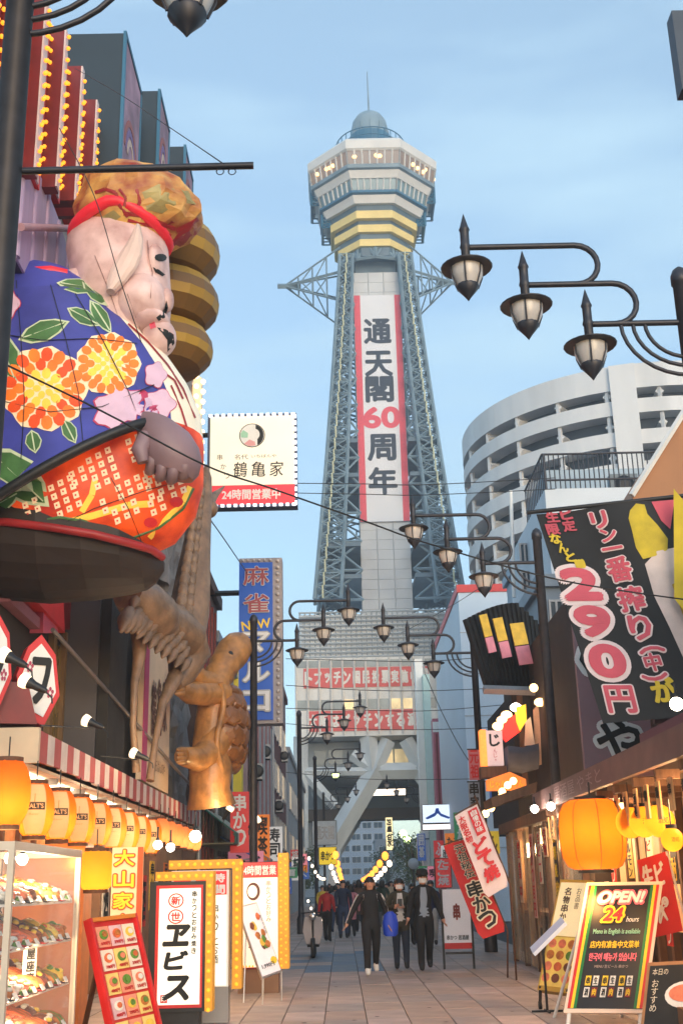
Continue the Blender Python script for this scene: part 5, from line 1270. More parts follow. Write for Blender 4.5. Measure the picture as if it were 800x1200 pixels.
# bulb-framed lightbox signs
M_bf = mat('bulb_frame_amber', lin((200, 136, 24)), .5, .12, 6, emit=.1, ecol=(1, .5, .05))
M_lb = mat('lightbox_white', (.95, .93, .86), .5, .03, emit=.3, ecol=(1, .86, .66))
M_lbc = mat('lightbox_cream', (.95, .86, .74), .5, .04, emit=.26, ecol=(1, .74, .5))
def bulbs(mb, fr, pts, r=.022):
    for a, c_ in pts: mb.ball(fr[0] + fr[1] * a + fr[2] * c_ + fr[3] * .02, r, 8, 5)
# the calligraphy sign
fr, w, h = pframe(174, 1033, 240, 1186, 14.7)
eb = thing('lightbox_sign', 'black boxed white calligraphy lightbox sign with red edge and amber bulb arch', 'sign', (fr[0].x, 14.7, 0))
b = MB(); b.fbox(fr, -w / 2, w / 2, -h / 2, h / 2, -.45, 0); fin('box', b, M_black, eb)
b = MB(); b.fbox(fr, -w * .38, w * .46, -h * .47, h * .47, .001, .012); fin('red_edge', b, M_red, eb)
b = MB(); b.fbox(fr, -w * .32, w * .42, -h * .445, h * .445, .0125, .022); fin('face', b, M_lb, eb)
b = MB(); b.fbox(fr, -w * .34, w * .4, -h / 2 - .45, -h / 2 - .001, -.4, -.05); fin('pedestal', b, M_black, eb)
lt = MB()
for ch, yy, ww, hh in (('ヱ', .08, .46, .15), ('ビ', -.11, .4, .13), ('ス', -.32, .44, .17)): put_text(lt, fr, ch, .0, yy * h, ww * w, hh * h, .026, .045, shear=.15)
for i, ch in enumerate('串かつとお好み焼き'): put_text(lt, fr, ch, .31 * w, (.40 - .055 * i) * h, .08 * w, .044 * h, .026, .03)
fin('lettering', lt, M_ink, eb)
lt = MB()
for ch, yy in (('新', .35), ('世', .225)):
    lt.poly(fr, [(x - .02 * w, y + yy * h) for x, y in ell(0, 0, .14 * w, .058 * h, 20)], .0225, .025)
    lt.poly(fr, [(x - .02 * w, y + yy * h) for x, y in ell(0, 0, .115 * w, .047 * h, 20)], .0255, .028, 1); put_text(lt, fr, ch, -.02 * w, yy * h, .16 * w, .065 * h, .03, .03)
lt.poly(fr, rect(-.26 * w, -.14 * w, -.43 * h, -.37 * h), .0225, .027); put_text(lt, fr, '印', -.2 * w, -.4 * h, .09 * w, .045 * h, .03, m=1)
fin('red_print', lt, [M_redink, M_lb], eb)
b = MB(); b.fbox(fr, -w * .4, w * .64, h / 2 + .01, h / 2 + .115, -.3, .01); b.fbox(fr, w * .51, w * .64, -h * .5, h / 2 + .009, -.3, .01); fin('bulb_arch', b, M_bf, eb)
bb = MB(); bulbs(bb, fr, [(-w * .34 + w * .135 * i, h / 2 + .06) for i in range(8)] + [(w * .575, h * .46 - h * .073 * i) for i in range(14)], .024); fin('arch_bulb', bb, M_bulby, eb, kind='stuff')
# the tall frame behind it
fr, w, h = pframe(200, 1020, 268, 1157, 15.6)
s2_ = thing('lightbox_sign', 'white lightbox with red 24-hour top in a tall amber bulb frame', 'sign', (fr[0].x, 15.6, 0))
b = MB(); b.fbox(fr, -w / 2, w / 2, -h / 2, h / 2, -.3, 0); fin('box', b, M_white, s2_)
b = MB(); b.fbox(fr, -w * .46, w * .46, -h * .49, h * .28, .001, .012); fin('face', b, M_lb, s2_)
b = MB(); b.fbox(fr, -w * .46, w * .46, h * .285, h * .49, .001, .012); fin('red_top', b, mat('lit_red', lin((224, 40, 40)), .5, .05, emit=.4), s2_)
letters(s2_, M_white, lambda mb: [put_text(mb, fr, ch, (.33 if i > 1 else -.1) * w, (.43 if i % 2 == 0 else .33) * h, .2 * w, .075 * h, .016, .03) for i, ch in enumerate('24時間')])
letters(s2_, M_ink, lambda mb: column(mb, fr, '串かつ とお酒', .26 * w, .2 * h, .13 * w, .07 * h, z=.016, bold=.01))
b = MB(); b.fbox(fr, -w * .1, w * .5, -h / 2 - .42, -h / 2 - .001, -.25, -.02); fin('pedestal', b, mat('pedestal_grey', lin((150, 146, 144)), .6, .08), s2_)
b = MB(); b.fbox(fr, -w * .55, w * .72, h / 2 + .02, h / 2 + .13, -.25, .02); b.fbox(fr, w * .56, w * .72, -h * .52, h / 2 + .019, -.25, .02); fin('bulb_arch', b, M_bf, s2_)
bb = MB(); bulbs(bb, (fr[0] + fr[3] * .01, *fr[1:]), [(-w * .5 + w * .135 * i, h / 2 + .075) for i in range(10)] + [(w * .64, h * .5 - h * .07 * i) for i in range(15)], .024); fin('arch_bulb', bb, M_bulby, s2_, kind='stuff')
# the third one beyond
fr, w, h = pframe(279, 1010, 326, 1136, 19.8)
s3 = thing('lightbox_sign', 'cream lightbox with red 24-hour header, round crest and amber bulb side', 'sign', (fr[0].x, 19.8, 0))
b = MB(); b.fbox(fr, -w / 2, w / 2, -h / 2, h / 2, -.4, 0); fin('box', b, M_dred, s3)
b = MB(); b.fbox(fr, -w * .49, w * .49, -h * .48, h * .35, .001, .012); fin('face', b, M_lbc, s3)
b = MB(); b.fbox(fr, -w * .49, w * .49, h * .355, h * .49, .001, .012); fin('header', b, mat('lit_red', None), s3)
letters(s3, M_white, lambda mb: put_text(mb, fr, '24時間営業', 0, .42 * h, .9 * w, .09 * h, .016, .02))
lt = MB(); lt.poly(fr, [(x - .12 * w, y + .22 * h) for x, y in ell(0, 0, .17 * w, .085 * h, 20)], .0125, .015); lt.poly(fr, [(x - .14 * w, y + .22 * h) for x, y in ell(0, 0, .12 * w, .06 * h, 20)], .0155, .018, 1)
column(lt, fr, '串かつとお好み', .26 * w, .32 * h, .12 * w, .05 * h, z=.016); column(lt, fr, '鶴亀家', -.1 * w, .08 * h, .26 * w, .12 * h, z=.016, bold=.02); fin('lettering', lt, [M_brn, M_lbc], s3)
b = MB(); b.fbox(fr, w * .5, w * .76, -h * .5, h * .58, -.4, .02); fin('bulb_edge', b, M_bf, s3)
bb = MB(); bulbs(bb, fr, [(w * (.57 + .12 * (i % 2)), h * .55 - h * .03 * i) for i in range(35)], .018); bulbs(bb, fr, [(-w * .45 + w * .08 * i, -h * .47) for i in range(5)], .016); fin('edge_bulb', bb, M_bulby, s3, kind='stuff')
b = MB(); b.fbox(fr, -w / 2, w / 2, -h / 2 - .36, -h / 2 - .001, -.38, -.02); fin('pedestal', b, mat('pedestal_brown', lin((120, 88, 66)), .6, .15), s3)
# leaning picture board
fr, w, h = qframe(P(282, 1062, 18.9), P(297, 1058, 19.3), P(334, 1137, 18.5), P(303, 1148, 17.9))
lb = thing('leaning_board', 'silver framed food picture board leaning in front of the cream lightbox', 'menu board', V((fr[0].x, fr[0].y, 0)))
b = MB(); b.fbox(fr, -w / 2, w / 2, -h / 2, h / 2, -.03, 0); fin('frame_panel', b, M_chrome, lb)
b = MB(); b.fbox(fr, -w * .46, w * .46, -h * .48, h * .48, .001, .006); fin('sheet', b, mat('sheet_pale', lin((232, 222, 222)), .5, .06, 3, emit=.12), lb)
R = random.Random(9); b = MB(); 
for i in range(16): x, y = R.uniform(-.28, .3) * w, R.uniform(-.12, .3) * h; b.poly(fr, [(x + p * .13 * w * R.uniform(.6, 1.1), y + q * .055 * h) for p, q in ell(0, 0, 1, 1, 9)], .007 + .0008 * i, .0074 + .0008 * i, i % 5)
fin('dish_print', b, [M_food[i] for i in (0, 1, 3, 5, 2)], lb, kind='stuff')
letters(lb, M_ink, lambda mb: (put_text(mb, fr, '1,990円', -.1 * w, -.38 * h, .6 * w, .06 * h, .03, .02), column(mb, fr, 'おすすめ盛', .36 * w, .3 * h, .09 * w, .05 * h, z=.03)))
b = MB(); b.poly(fr, [(x + .3 * w, y - .33 * h) for x, y in ell(0, 0, .15 * w, .05 * h, 14)], .007, .01); fin('yellow_flash', b, M_yellow, lb)
for s in (-1, 1):
    b = MB(); p = fr[0] + fr[1] * (s * w * .48) - fr[2] * (h * .5); b.tube([p, V((p.x, p.y, 0))], .012, 6); b.tube([p + fr[2] * h * .6 - fr[3] * .03, V((p.x - .3, p.y + .35, 0))], .012, 6); fin('leg', b, M_chrome, lb)
# bicycle behind
bk = thing('bicycle', 'dark parked bicycle half hidden behind the cream lightbox sign', 'bicycle', (-1.55, 23.2, 0))
for y in (22.65, 23.75):
    b = MB(); b.tube([(-1.55, y + .31 * cos(a), .33 + .31 * sin(a)) for a in [2 * pi * i / 24 for i in range(25)]], .022, 6, cap=False); wh = fin('wheel', b, M_black, bk)
    b = MB(); [b.tube([(-1.55, y, .33), (-1.55, y + .3 * cos(a), .33 + .3 * sin(a))], .004, 4) for a in [2 * pi * i / 12 for i in range(12)]]; fin('spoke', b, M_chrome, wh, kind='stuff')
b = MB(); fp = lambda y, z: V((-1.55, y, z)); [b.tube(q, .018, 6) for q in ([fp(22.65, .33), fp(22.85, .85), fp(22.88, 1.0)], [fp(22.85, .8), fp(23.3, .78)], [fp(22.82, .7), fp(23.2, .3)], [fp(23.2, .3), fp(23.32, .85)], [fp(23.2, .3), fp(23.75, .33)], [fp(23.3, .75), fp(23.75, .33)])]; fin('bike_frame', b, mat('bike_blue', lin((40, 60, 80)), .4, .1), bk)
b = MB(); b.tube([(-1.82, 22.95, 1.02), (-1.7, 22.86, 1.04), (-1.4, 22.86, 1.04), (-1.28, 22.95, 1.02)], .014, 6); fin('handlebar', b, M_chrome, bk)
b = MB(); b.ball((-1.55, 23.33, .9), (.08, .13, .04), 10, 6); fin('saddle', b, M_black, bk)
# parked scooter further on
sc_ = thing('scooter', 'red scooter with a white leg shield parked by the lamp post beyond the bicycle', 'scooter', (-.72, 29.5, 0))
for y in (28.95, 30.1):
    b = MB(); b.lathe([(.1, -.05), (.21, -.05), (.23, 0), (.21, .05), (.1, .05)], (-.72, y, .23), 18, axis=(V((0, 1, 0)), V((0, 0, 1)), V((1, 0, 0)))); fin('wheel', b, M_black, sc_)
b = MB(); b.poly(frame((-.72, 28.98, .3), (1, 0, 0), (0, .3, 1)), [(-.16, 0), (.16, 0), (.24, .3), (.2, .62), (-.2, .62), (-.24, .3)], -.05, .05); fin('leg_shield', b, mat('shield_grey', lin((150, 140, 138)), .4, .1), sc_)
b = MB(); b.loft([[V((-.72 + x * cos(a), y, z + h_ * sin(a))) for a in [2 * pi * j / 12 for j in range(12)]] for y, x, z, h_ in ((29.5, .1, .5, .08), (29.7, .19, .52, .18), (30.0, .2, .55, .18), (30.3, .1, .58, .08))]); fin('body_shell', b, M_red, sc_)
b = MB(); b.ball((-.72, 29.85, .76), (.14, .36, .06), 12, 6); fin('saddle', b, M_black, sc_)
b = MB(); b.box(-.86, -.58, 29.02, 29.6, .24, .3); fin('footboard', b, M_dark, sc_)
b = MB(); b.tube([(-1.0, 29.1, 1.0), (-.72, 29.02, 1.02), (-.44, 29.1, 1.0)], .016, 6); b.tube([(-.72, 29.02, 1.02), (-.72, 28.98, .3)], .025, 6); fin('handlebar', b, M_black, sc_)
b = MB(); b.ball((-.72, 28.94, .92), (.09, .05, .08), 10, 6); fin('headlight', b, M_chrome, sc_)

# ================================================================ right row of shops
M_wd = mat('shop_timber', lin((110, 78, 56)), .7, .3, 3, .25, 14, stretch=(5, 5, .5))
M_eave = mat('eave_brown', lin((112, 82, 78)), .7, .2, 2)
rb = thing('tavern_building', 'dark timber tavern front on the lantern side with a low eave over its signs', 'building', (7.5, 15, 0))
b = MB(); b.box(4.6, 11, 10.5, 20.4, 0, 5.4); fin('wall', b, mat('tavern_wall', lin((70, 52, 44)), .8, .25, 1.5), rb)
for y in [10.8 + i * .75 for i in range(13)]:
    b = MB(); b.box(4.5, 4.6, y, y + .12, 0, 2.7); fin('lattice_post', b, M_wd, rb)
for i in range(9):
    b = MB(); b.box(4.53, 4.58, 11.0 + i * 1.02, 11.55 + i * 1.02, .9, 2.2); fin('lit_shoji', b, mat('shoji_lit', lin((220, 170, 110)), .6, .15, 3, emit=.22, ecol=(1, .6, .25)), rb)
ev = [PX(x, y, 3.3) for x, y in ((622, 962), (830, 872))]
fr = (V((3.3, 0, 0)), V((0, -1, 0)), V((0, 0, 1)), V((-1, 0, 0)))
b = MB(); b.poly(fr, [(-20.4, 2.72), (-10.4, 2.72), (-10.4, 3.02), (-20.4, 3.02)], -.08, 0); fin('eave_fascia', b, M_eave, rb)
b = MB(); b.poly(frame((0, 10.4, 0), (1, 0, 0)), [(3.38, 2.75), (3.38, 2.98), (4.6, 3.35), (4.6, 3.2)], -10, 0); fin('eave_roof', b, M_eave, rb)
for i in range(10):
    b = MB(); b.box(3.4, 4.6, 10.7 + i, 10.78 + i, 2.62, 2.72); fin('rafter', b, M_wd, rb)
letters(rb, mat('faint_ink', lin((150, 124, 122)), .7, .1), lambda mb: put_text(mb, (V((3.3, 16.6, 2.87)), V((0, -1, 0)), V((0, 0, 1)), V((-1, 0, 0))), '居酒屋 やまと', 0, 0, 3.4, .2, .006))
b = MB(); b.poly(frame((0, 10.4, 0), (1, 0, 0)), [(3.5, 3.06), (3.5, 3.2), (4.6, 3.62), (4.6, 3.4)], -3.2, 0); fin('upper_awning', b, mat('plum_awning', lin((104, 66, 78)), .8, .15, 2), rb)
for px, w_ in ((770, .12), (784, .2)):
    b = MB(); p = P(px, 860, 14.6); b.box(p.x - w_, p.x + w_, 14.6, 14.9, 3.6, 5.3); fin('upper_column', b, M_wd, rb)
b = MB(); b.box(4.05, 4.6, 14.9, 15.0, 3.5, 5.3); fin('upper_panel', b, mat('upper_plum', lin((96, 74, 80)), .7, .15), rb)
lamp(rb, (3.8, 12.6, 2.35), 42, (1, .6, .28), .12); lamp(rb, (3.8, 16.5, 2.35), 42, (1, .6, .28), .12); lamp(rb, (3.8, 19.2, 2.35), 30, (1, .6, .28), .12)  # warm fill lamps added to brighten the front under the eave
for y_ in (12.6, 16.5, 19.2): b = MB(); b.ball((3.8, y_, 2.5), .05, 10, 8); b.lathe([(.03, .04), (.02, .1), (.008, .12), (.008, .25)], (3.8, y_, 2.5), 8); fin('bulb', b, M_bulbw, rb, kind='stuff')  # made-up bulbs, added to give the fill lamps a source
frt = frame((4.49, 15.5, 0), (0, -1, 0)); RR = random.Random(77)
for i in range(16):
    col_, txt_, ik_ = [((236, 214, 190), '生ビール', M_redink), ((206, 50, 44), '串かつ', M_white), ((30, 26, 26), '焼酎', M_yellow), ((240, 206, 90), 'ホルモン', M_ink), ((226, 196, 160), 'おでん', M_ink)][i % 5]
    poster(rb, frt, -4.6 + i * .6, 1.2 + .75 * (i % 2) + RR.uniform(-.08, .08), .3, RR.uniform(.55, .8), col_, txt_, ik_, z=.1)
for i in range(18):
    b = MB(); y_ = 11.2 + i * .5; b.box(3.42, 3.44, y_, y_ + .16, 2.2 + .03 * (i % 3), 2.6); kf = fin('wooden_tag', b, mat('tag_wood', lin((196, 150, 100)), .6, .15, 6), rb)
    letters(kf, M_ink, lambda mb: column(mb, (V((3.418, y_ + .08, 2.4)), V((0, -1, 0)), V((0, 0, 1)), V((-1, 0, 0))), ['酒処', '肴', '串', '鍋', '鯛'][i % 5], 0, .14, .1, .12, z=.003, bold=.03))
# board with the outlined character
fr, w, h = pframe(676, 676, 756, 910, 16.9)
yb = thing('tavern_sign', 'plum brown board with one large black white-outlined hiragana below the price banner', 'sign', fr[0] - V((0, 0, h / 2)))
b = MB(); b.fbox(fr, -w / 2, w / 2, -h / 2, h / 2, -.12, 0); fin('board', b, mat('board_plum', lin((124, 98, 104)), .65, .1, 1.5, emit=.05), yb)
for m_, bo, z in ((M_white, .1, .004), (M_ink, .025, .02)):
    letters(yb, m_, lambda mb: (put_text(mb, fr, 'や', .02 * w, -h * .335, w * .62, h * .22, z, bo), put_text(mb, fr, 'と', -.12 * w, h * .14, w * .62, h * .27, z, bo)))
# big black price banner on a slant
BYY = 14.6
tl, tr, bl = P(628, 603, BYY), P(794, 582, BYY - .3), P(706, 849, BYY - .35); br = tr + bl - tl
fr, w, h = qframe(tl, tr, br, bl)
pb = thing('price_banner', 'large slanting black cloth banner advertising beer at 290 yen in pink letters', 'banner', V((fr[0].x, fr[0].y, fr[0].z - h / 2)))
def ripple(mb, base=.0):
    for i, p in enumerate(mb.v):
        q = p - fr[0]; a = q.dot(fr[1]) / w; c = q.dot(fr[2]) / h
        mb.v[i] = p + fr[3] * (.035 * sin(a * 9 + c * 4) + .03 * sin(c * 7 + 1) * (c - .5))
    return mb
b = MB(); n1, n2 = 22, 30
g_ = [[fr[0] + fr[1] * (w * (i / n1 - .5)) + fr[2] * (h * (.5 - j / n2)) for i in range(n1 + 1)] for j in range(n2 + 1)]
for off, flip in ((0, False), (-.012, True)):
    b.add([p + fr[3] * off for row in g_ for p in row], [((j * (n1 + 1) + i, (j + 1) * (n1 + 1) + i, (j + 1) * (n1 + 1) + i + 1, j * (n1 + 1) + i + 1) if not flip else (j * (n1 + 1) + i + 1, (j + 1) * (n1 + 1) + i + 1, (j + 1) * (n1 + 1) + i, j * (n1 + 1) + i)) for j in range(n2) for i in range(n1)], 0, True)
fin('cloth', ripple(b), mat('banner_black', (.018, .018, .02), .8, .3, 1.2, .1, 8), pb)
e1, e2 = (166, -21), (78, 246); det = e1[0] * e2[1] - e1[1] * e2[0]
def bp(px, py):
    dx, dy = px - 628, py - 603; s_ = (dx * e2[1] - dy * e2[0]) / det; t_ = (e1[0] * dy - e1[1] * dx) / det
    return (s_ - .5) * w, (.5 - t_) * h
kx = w / 166; ky = h / 246
M_bpk = mat('banner_pink', lin((204, 84, 100)), .7, .12, 2); M_bwh = mat('banner_outline', lin((226, 206, 206)), .7, .06); M_bye = mat('banner_yellow', lin((214, 186, 48)), .7, .12, 3)
big = [('2', 681, 689, 44, 40), ('9', 695, 733, 40, 38), ('0', 711, 779, 40, 40), ('円', 725, 822, 34, 34)]
col2 = [('リ', 702, 611, 20, 24), ('ン', 713, 630, 20, 18), ('一', 717, 646, 26, 12), ('番', 725, 671, 30, 34), ('搾', 738, 706, 32, 34), ('り', 748, 739, 26, 34), ('中', 761, 779, 20, 24)]
for m_, bo, z in ((M_bwh, .115, .004), (M_bpk, .045, .022)):
    mb = MB()
    for ch, x, y, ww, hh in big: a, c = bp(x, y); put_text(mb, fr, ch, a, c, ww * kx * .86, hh * ky * .84, z, bo * (1.1 if ch != '円' else .7), rot=-.08)
    for ch, x, y, ww, hh in col2: a, c = bp(x, y); put_text(mb, fr, ch, a, c, ww * kx * .84, hh * ky * .8, z, bo * .8)
    a, c = bp(760, 765); put_text(mb, fr, '︵', a, c, 26 * kx, 6 * ky, z, bo); a, c = bp(763, 796); put_text(mb, fr, '︶', a, c, 26 * kx, 6 * ky, z, bo)
    fin('lettering' if m_ is M_bpk else 'lettering_outline', ripple(mb), m_, pb)
mb = MB()
for ch, x, y, ww in (('な', 651, 634, 12), ('ん', 660, 645, 11), ('と', 669, 656, 11), ('…', 680, 664, 8), ('が', 772, 810, 24)): a, c = bp(x, y); put_text(mb, fr, ch, a, c, ww * kx, ww * ky, .012, .05)
fin('lettering', ripple(mb), M_bye, pb)
mb = MB()
for ch, x, y in (('生', 647, 606), ('ビ', 664, 602), ('限', 648, 622), ('定', 667, 617)): a, c = bp(x, y); put_text(mb, fr, ch, a, c, 14 * kx, 13 * ky, .012, .05)
fin('lettering', ripple(mb), M_bpk, pb)
def patch(pts, m_, z, nm):
    mb = MB(); q = [bp(*p) for p in pts]; cx = sum(p[0] for p in q) / len(q); cy = sum(p[1] for p in q) / len(q); n = len(q)
    vs = [fr[0] + fr[1] * cx + fr[2] * cy + fr[3] * z]
    for k_ in (.5, 1.0): vs += [fr[0] + fr[1] * (cx + (a - cx) * k_) + fr[2] * (cy + (c - cy) * k_) + fr[3] * z for a, c in q]
    mb.add(vs, [(0, 1 + i, 1 + (i + 1) % n) for i in range(n)] + [(1 + i, 1 + n + i, 1 + n + (i + 1) % n, 1 + (i + 1) % n) for i in range(n)]); fin(nm, ripple(mb), m_, pb)
patch([(738, 600), (745, 591), (755, 592), (758, 604), (770, 618), (781, 634), (780, 648), (766, 656), (752, 660), (744, 646), (740, 626), (736, 610)], mat('banner_gold', lin((190, 166, 36)), .7, .25, 4), .009, 'cup_print')
patch([(754, 666), (768, 650), (790, 644), (812, 648), (824, 690), (846, 740), (852, 776), (820, 770), (796, 780), (780, 740), (764, 704)], mat('banner_foam', lin((208, 190, 184)), .7, .12, 4), .009, 'mug_print')
patch([(784, 690), (806, 672), (822, 716), (838, 762), (818, 760), (798, 736)], mat('banner_beer', lin((196, 158, 60)), .7, .2, 4), .013, 'beer_print')
patch([(763, 588), (790, 585), (784, 622), (774, 612)], M_bpk, .014, 'pennant_print')
b = MB(); b.tube([tl + V((-.12, 0, .03)), tr + V((.3, 0, .03))], .03, 8); fin('hanging_bar', b, M_black, pb)
b = MB(); a_, c_ = P(788, 583, 14.1), P(806, 582, 14.0); d_, e_ = P(806, 735, 13.9), P(790, 690, 14.0); frv, wv, hv = qframe(a_, c_, d_, e_); b.fbox(frv, -wv / 2, wv / 2, -hv / 2, hv / 2, -.01, 0)
fin('side_banner', b, M_bye, None, 'narrow yellow banner strip hanging at the picture edge beside the black price banner', 'banner')
b = MB(); a_ = P(790, 40, 10.5); b.box(a_.x, a_.x + .5, 10.5, 10.7, P(795, 104, 10.5).z, P(795, 12, 10.5).z); fin('projecting_sign', b, mat('slate_sign', lin((60, 70, 84)), .5, .12), None, 'dark slate sign edge cropped by the picture edge in the sky above the lamp arm', 'sign')

# lanterns of the tavern
M_bigl = paper('big_lantern_orange', (.55, .14, .012), (.95, .26, .012), .35, 3.2)
c = P(694, 978, 15.0); k = (P(101, 980, 15) - P(100, 980, 15)).x
bl_ = thing('paper_lantern', 'huge glowing orange pumpkin-shaped lantern hanging under the tavern eave', 'lantern', c - V((0, 0, .5)), 'tavern lanterns')
b = MB(); n = 40; rings = []
for zz, rr_ in ((-.46, .6), (-.42, .8), (-.3, .95), (-.1, 1.0), (.12, 1.0), (.3, .95), (.42, .82), (.47, .6)):
    rings.append([c + V((rr_ * 39 * k * (1 - .05 * abs(sin(4 * a))) * cos(a), rr_ * 39 * k * (1 - .05 * abs(sin(4 * a))) * sin(a), zz * 84 * k)) for a in [2 * pi * j / n for j in range(n)]])
b.loft(rings, 0, True, True); fin('paper_body', b, M_bigl, bl_)
for j in range(8):
    rb_ = MB(); rb_.tube([r_[j * 5] + (r_[j * 5] - c) * .004 for r_ in rings], .006, 5); fin('rib', rb_, mat('rib_amber', (.5, .13, .01), .6, .2), bl_)
b = MB(); b.lathe([(.2, 40 * k), (.2, 43 * k)], c, 16); b.tube([c + V((0, 0, 40 * k)), c + V((0, 0, 60 * k))], .012, 6); fin('top_ring', b, M_black, bl_)
b = MB(); b.lathe([(.22, -43 * k), (.22, -40 * k)], c, 16); fin('bottom_ring', b, M_black, bl_)
lamp(bl_, c + V((.0, -.05, .02)), 6.5, (1, .75, .45), .08)
lamp(bl_, c + V((-.1, -.2, -.75)), 22, (1, .5, .15), .2)
M_yl = paper('yellow_lantern', (.7, .34, .03), (.95, .46, .03), .15, 3)
for i, (px, py, Y, rp, lab) in enumerate(((738, 964, 14.4, 17, 'yellow lantern touching the huge orange one'), (754, 963, 13.9, 17, 'yellow lantern second from the huge orange one'), (772, 962, 13.4, 18, 'yellow lantern third from the huge orange one'), (787, 984, 12.6, 13, 'small round yellow lantern hanging lowest at the end of the tavern row'))):
    c = P(px, py, Y); k = (P(101, py, Y) - P(100, py, Y)).x
    t = thing('paper_lantern', lab, 'lantern', c - V((0, 0, rp * k)), 'tavern lanterns')
    b = MB(); b.ball(c, (rp * k, rp * k, rp * 1.05 * k), 22, 14); fin('paper_body', b, M_yl, t)
    b = MB(); b.lathe([(.06, rp * k), (.06, rp * k + .04)], c, 12); b.tube([c + V((0, 0, rp * k)), c + V((0, 0, rp * k + .3))], .008, 5); fin('top_ring', b, M_black, t)
    fr_ = frame(c + V((0, -rp * k - .004, 0))); letters(t, M_ink, lambda mb: put_text(mb, fr_, '酒処', 0, .0, rp * k * .7, rp * k * .4, .002))
    lamp(t, c, 1.3 * (rp * k / .2) ** 2, (1, .75, .45), .04)
    if i % 2: lamp(t, c + V((-.1, -.1, -rp * k - .2)), 6, (1, .55, .15), .12)
for px, py, Y, r, warm, lab in ((626, 948, 19.4, .065, 0, 'white bulb at the far tip of the tavern eave'), (645, 945, 18.2, .065, 0, 'second white bulb under the tavern eave tip'), (659, 967, 17.2, .05, 1, 'small warm bulb beside the huge orange lantern'), (792, 825, 12.8, .075, 0, 'dazzling white floodlight bulb on the tavern upper wall'), (728, 945, 15.4, .05, 1, 'small warm bulb between the huge lantern and the yellow ones'), (625, 806, 24.0, .09, 1, 'warm globe under the slatted sign box beside the lamp post')):
    c = P(px, py, Y); t = thing('light_bulb', lab, 'light bulb', c, 'bulbs along the tavern eave')
    b = MB(); b.ball(c, r, 12, 8); fin('globe', b, M_bulbw if warm else M_bulbc, t)
    b = MB(); b.lathe([(r * .4, r * .8), (r * .4, r * 1.6), (.012, r * 1.7), (.012, r * 3)], c, 8); fin('socket', b, M_black, t)
    if not warm: lamp(t, c + V((-.1, -.2, -.15)), 8, (1, .9, .8), r)

# vinyl curtain shop further on
vs_ = thing('lit_shop', 'shop closed in by clear vinyl curtains with paper notices past the huge lantern', 'shop', (4.4, 23, 0))
b = MB(); b.box(4.3, 11, 20.6, 30, 0, 6.6); fin('wall', b, mat('vinyl_shop_wall', lin((62, 50, 44)), .8, .25, 1.5), vs_)
M_vin = mat('clear_vinyl', lin((220, 196, 160)), .15, .2, 2.5, .3, 3, alpha=.5)
y = 18.2
for i in range(9):
    b = MB(); m_ = 6; y1 = y + .86
    vv = [V((3.62 + .035 * sin(3.1 * q + i), y + (y1 - y) * q / m_, z)) for z in (.06, 2.6) for q in range(m_ + 1)]
    b.add(vv, [(q, q + 1, q + m_ + 2, q + m_ + 1) for q in range(m_)], 0, True); fin('vinyl_sheet', b, M_vin, vs_); y = y1 + .04
for i in range(6):
    b = MB(); b.box(3.6, 3.7, 18.1 + i * 1.6, 18.2 + i * 1.6, 0, 2.7); fin('post', b, M_wd, vs_)
b = MB(); b.box(3.5, 3.75, 18.05, 26.6, 2.6, 2.8); fin('head_beam', b, M_wd, vs_)
b = MB(); b.box(3.64, 4.29, 18.3, 26, 1.0, 1.06); fin('counter', b, M_wd, vs_)
for y_ in (20.5, 24): b = MB(); b.ball((4.0, y_, 2.36), .05, 10, 8); b.lathe([(.03, .04), (.02, .1), (.008, .12), (.008, .25)], (4.0, y_, 2.36), 8); fin('bulb', b, M_bulbw, vs_, kind='stuff')  # bulbs added only to go with the interior fill lamps
lamp(vs_, (4.0, 20.5, 2.2), 40, (1, .62, .3), .15); lamp(vs_, (4.0, 24, 2.2), 40, (1, .62, .3), .15)  # fill lamps added to light the shop behind the vinyl
frs = frame((3.58, 22, 0), (0, -1, 0))
for cx, cy, w_, h_, col, txt in ((1.9, 1.9, .34, 1.1, (30, 26, 26), '酒場焼肉'), (-.6, 1.7, .34, 1.5, (226, 176, 160), '串かつ百円'), (.3, 2.0, .3, .9, (236, 214, 190), '生ビール'), (-2.2, 1.8, .4, 1.2, (230, 200, 170), '営業中'), (.95, 2.25, .4, .5, (220, 190, 160), '名物')):
    poster(vs_, frs, cx, cy, w_, h_, col, txt, M_yellow if col[0] < 50 else M_redink)
# slatted black sign box above
ss = thing('slatted_sign', 'black slatted sign box with three yellow fish plaques at the end of the lamp arm', 'sign', P(600, 806, 25.2))
def sbx(f): return 545 + 96 * f, (726 - 19 * sin(min(1, f / .6) * pi / 2)) if f < .62 else 708 + (f - .62) * 90, 571 + 76 * f, 807 - 4 * f
b = MB()
for f0, f1 in ((0, .25), (.25, .5), (.5, .62)):
    a = sbx(f0); c = sbx(f1); b.add([P(a[0], a[1] + 3, 25.4 + f0), P(c[0], c[1] + 3, 25.4 + f1), P(c[2], c[3], 25.4 + f1), P(a[2], a[3], 25.4 + f0), P(a[0], a[1] + 3, 25.7 + f0), P(c[0], c[1] + 3, 25.7 + f1), P(c[2], c[3], 25.7 + f1), P(a[2], a[3], 25.7 + f0)], [(0, 1, 2, 3)[::-1], (4, 5, 6, 7), (0, 1, 5, 4), (3, 2, 6, 7)])
fin('back_panel', b, M_black, ss)
for i in range(19):
    f_ = i / 18; a = sbx(f_); b = MB(); b.strut(P(a[0], a[1], 25.2 + f_), P(a[2], a[3], 25.2 + f_), .1 if f_ < .62 else .13); fin('slat', b, M_black, ss)
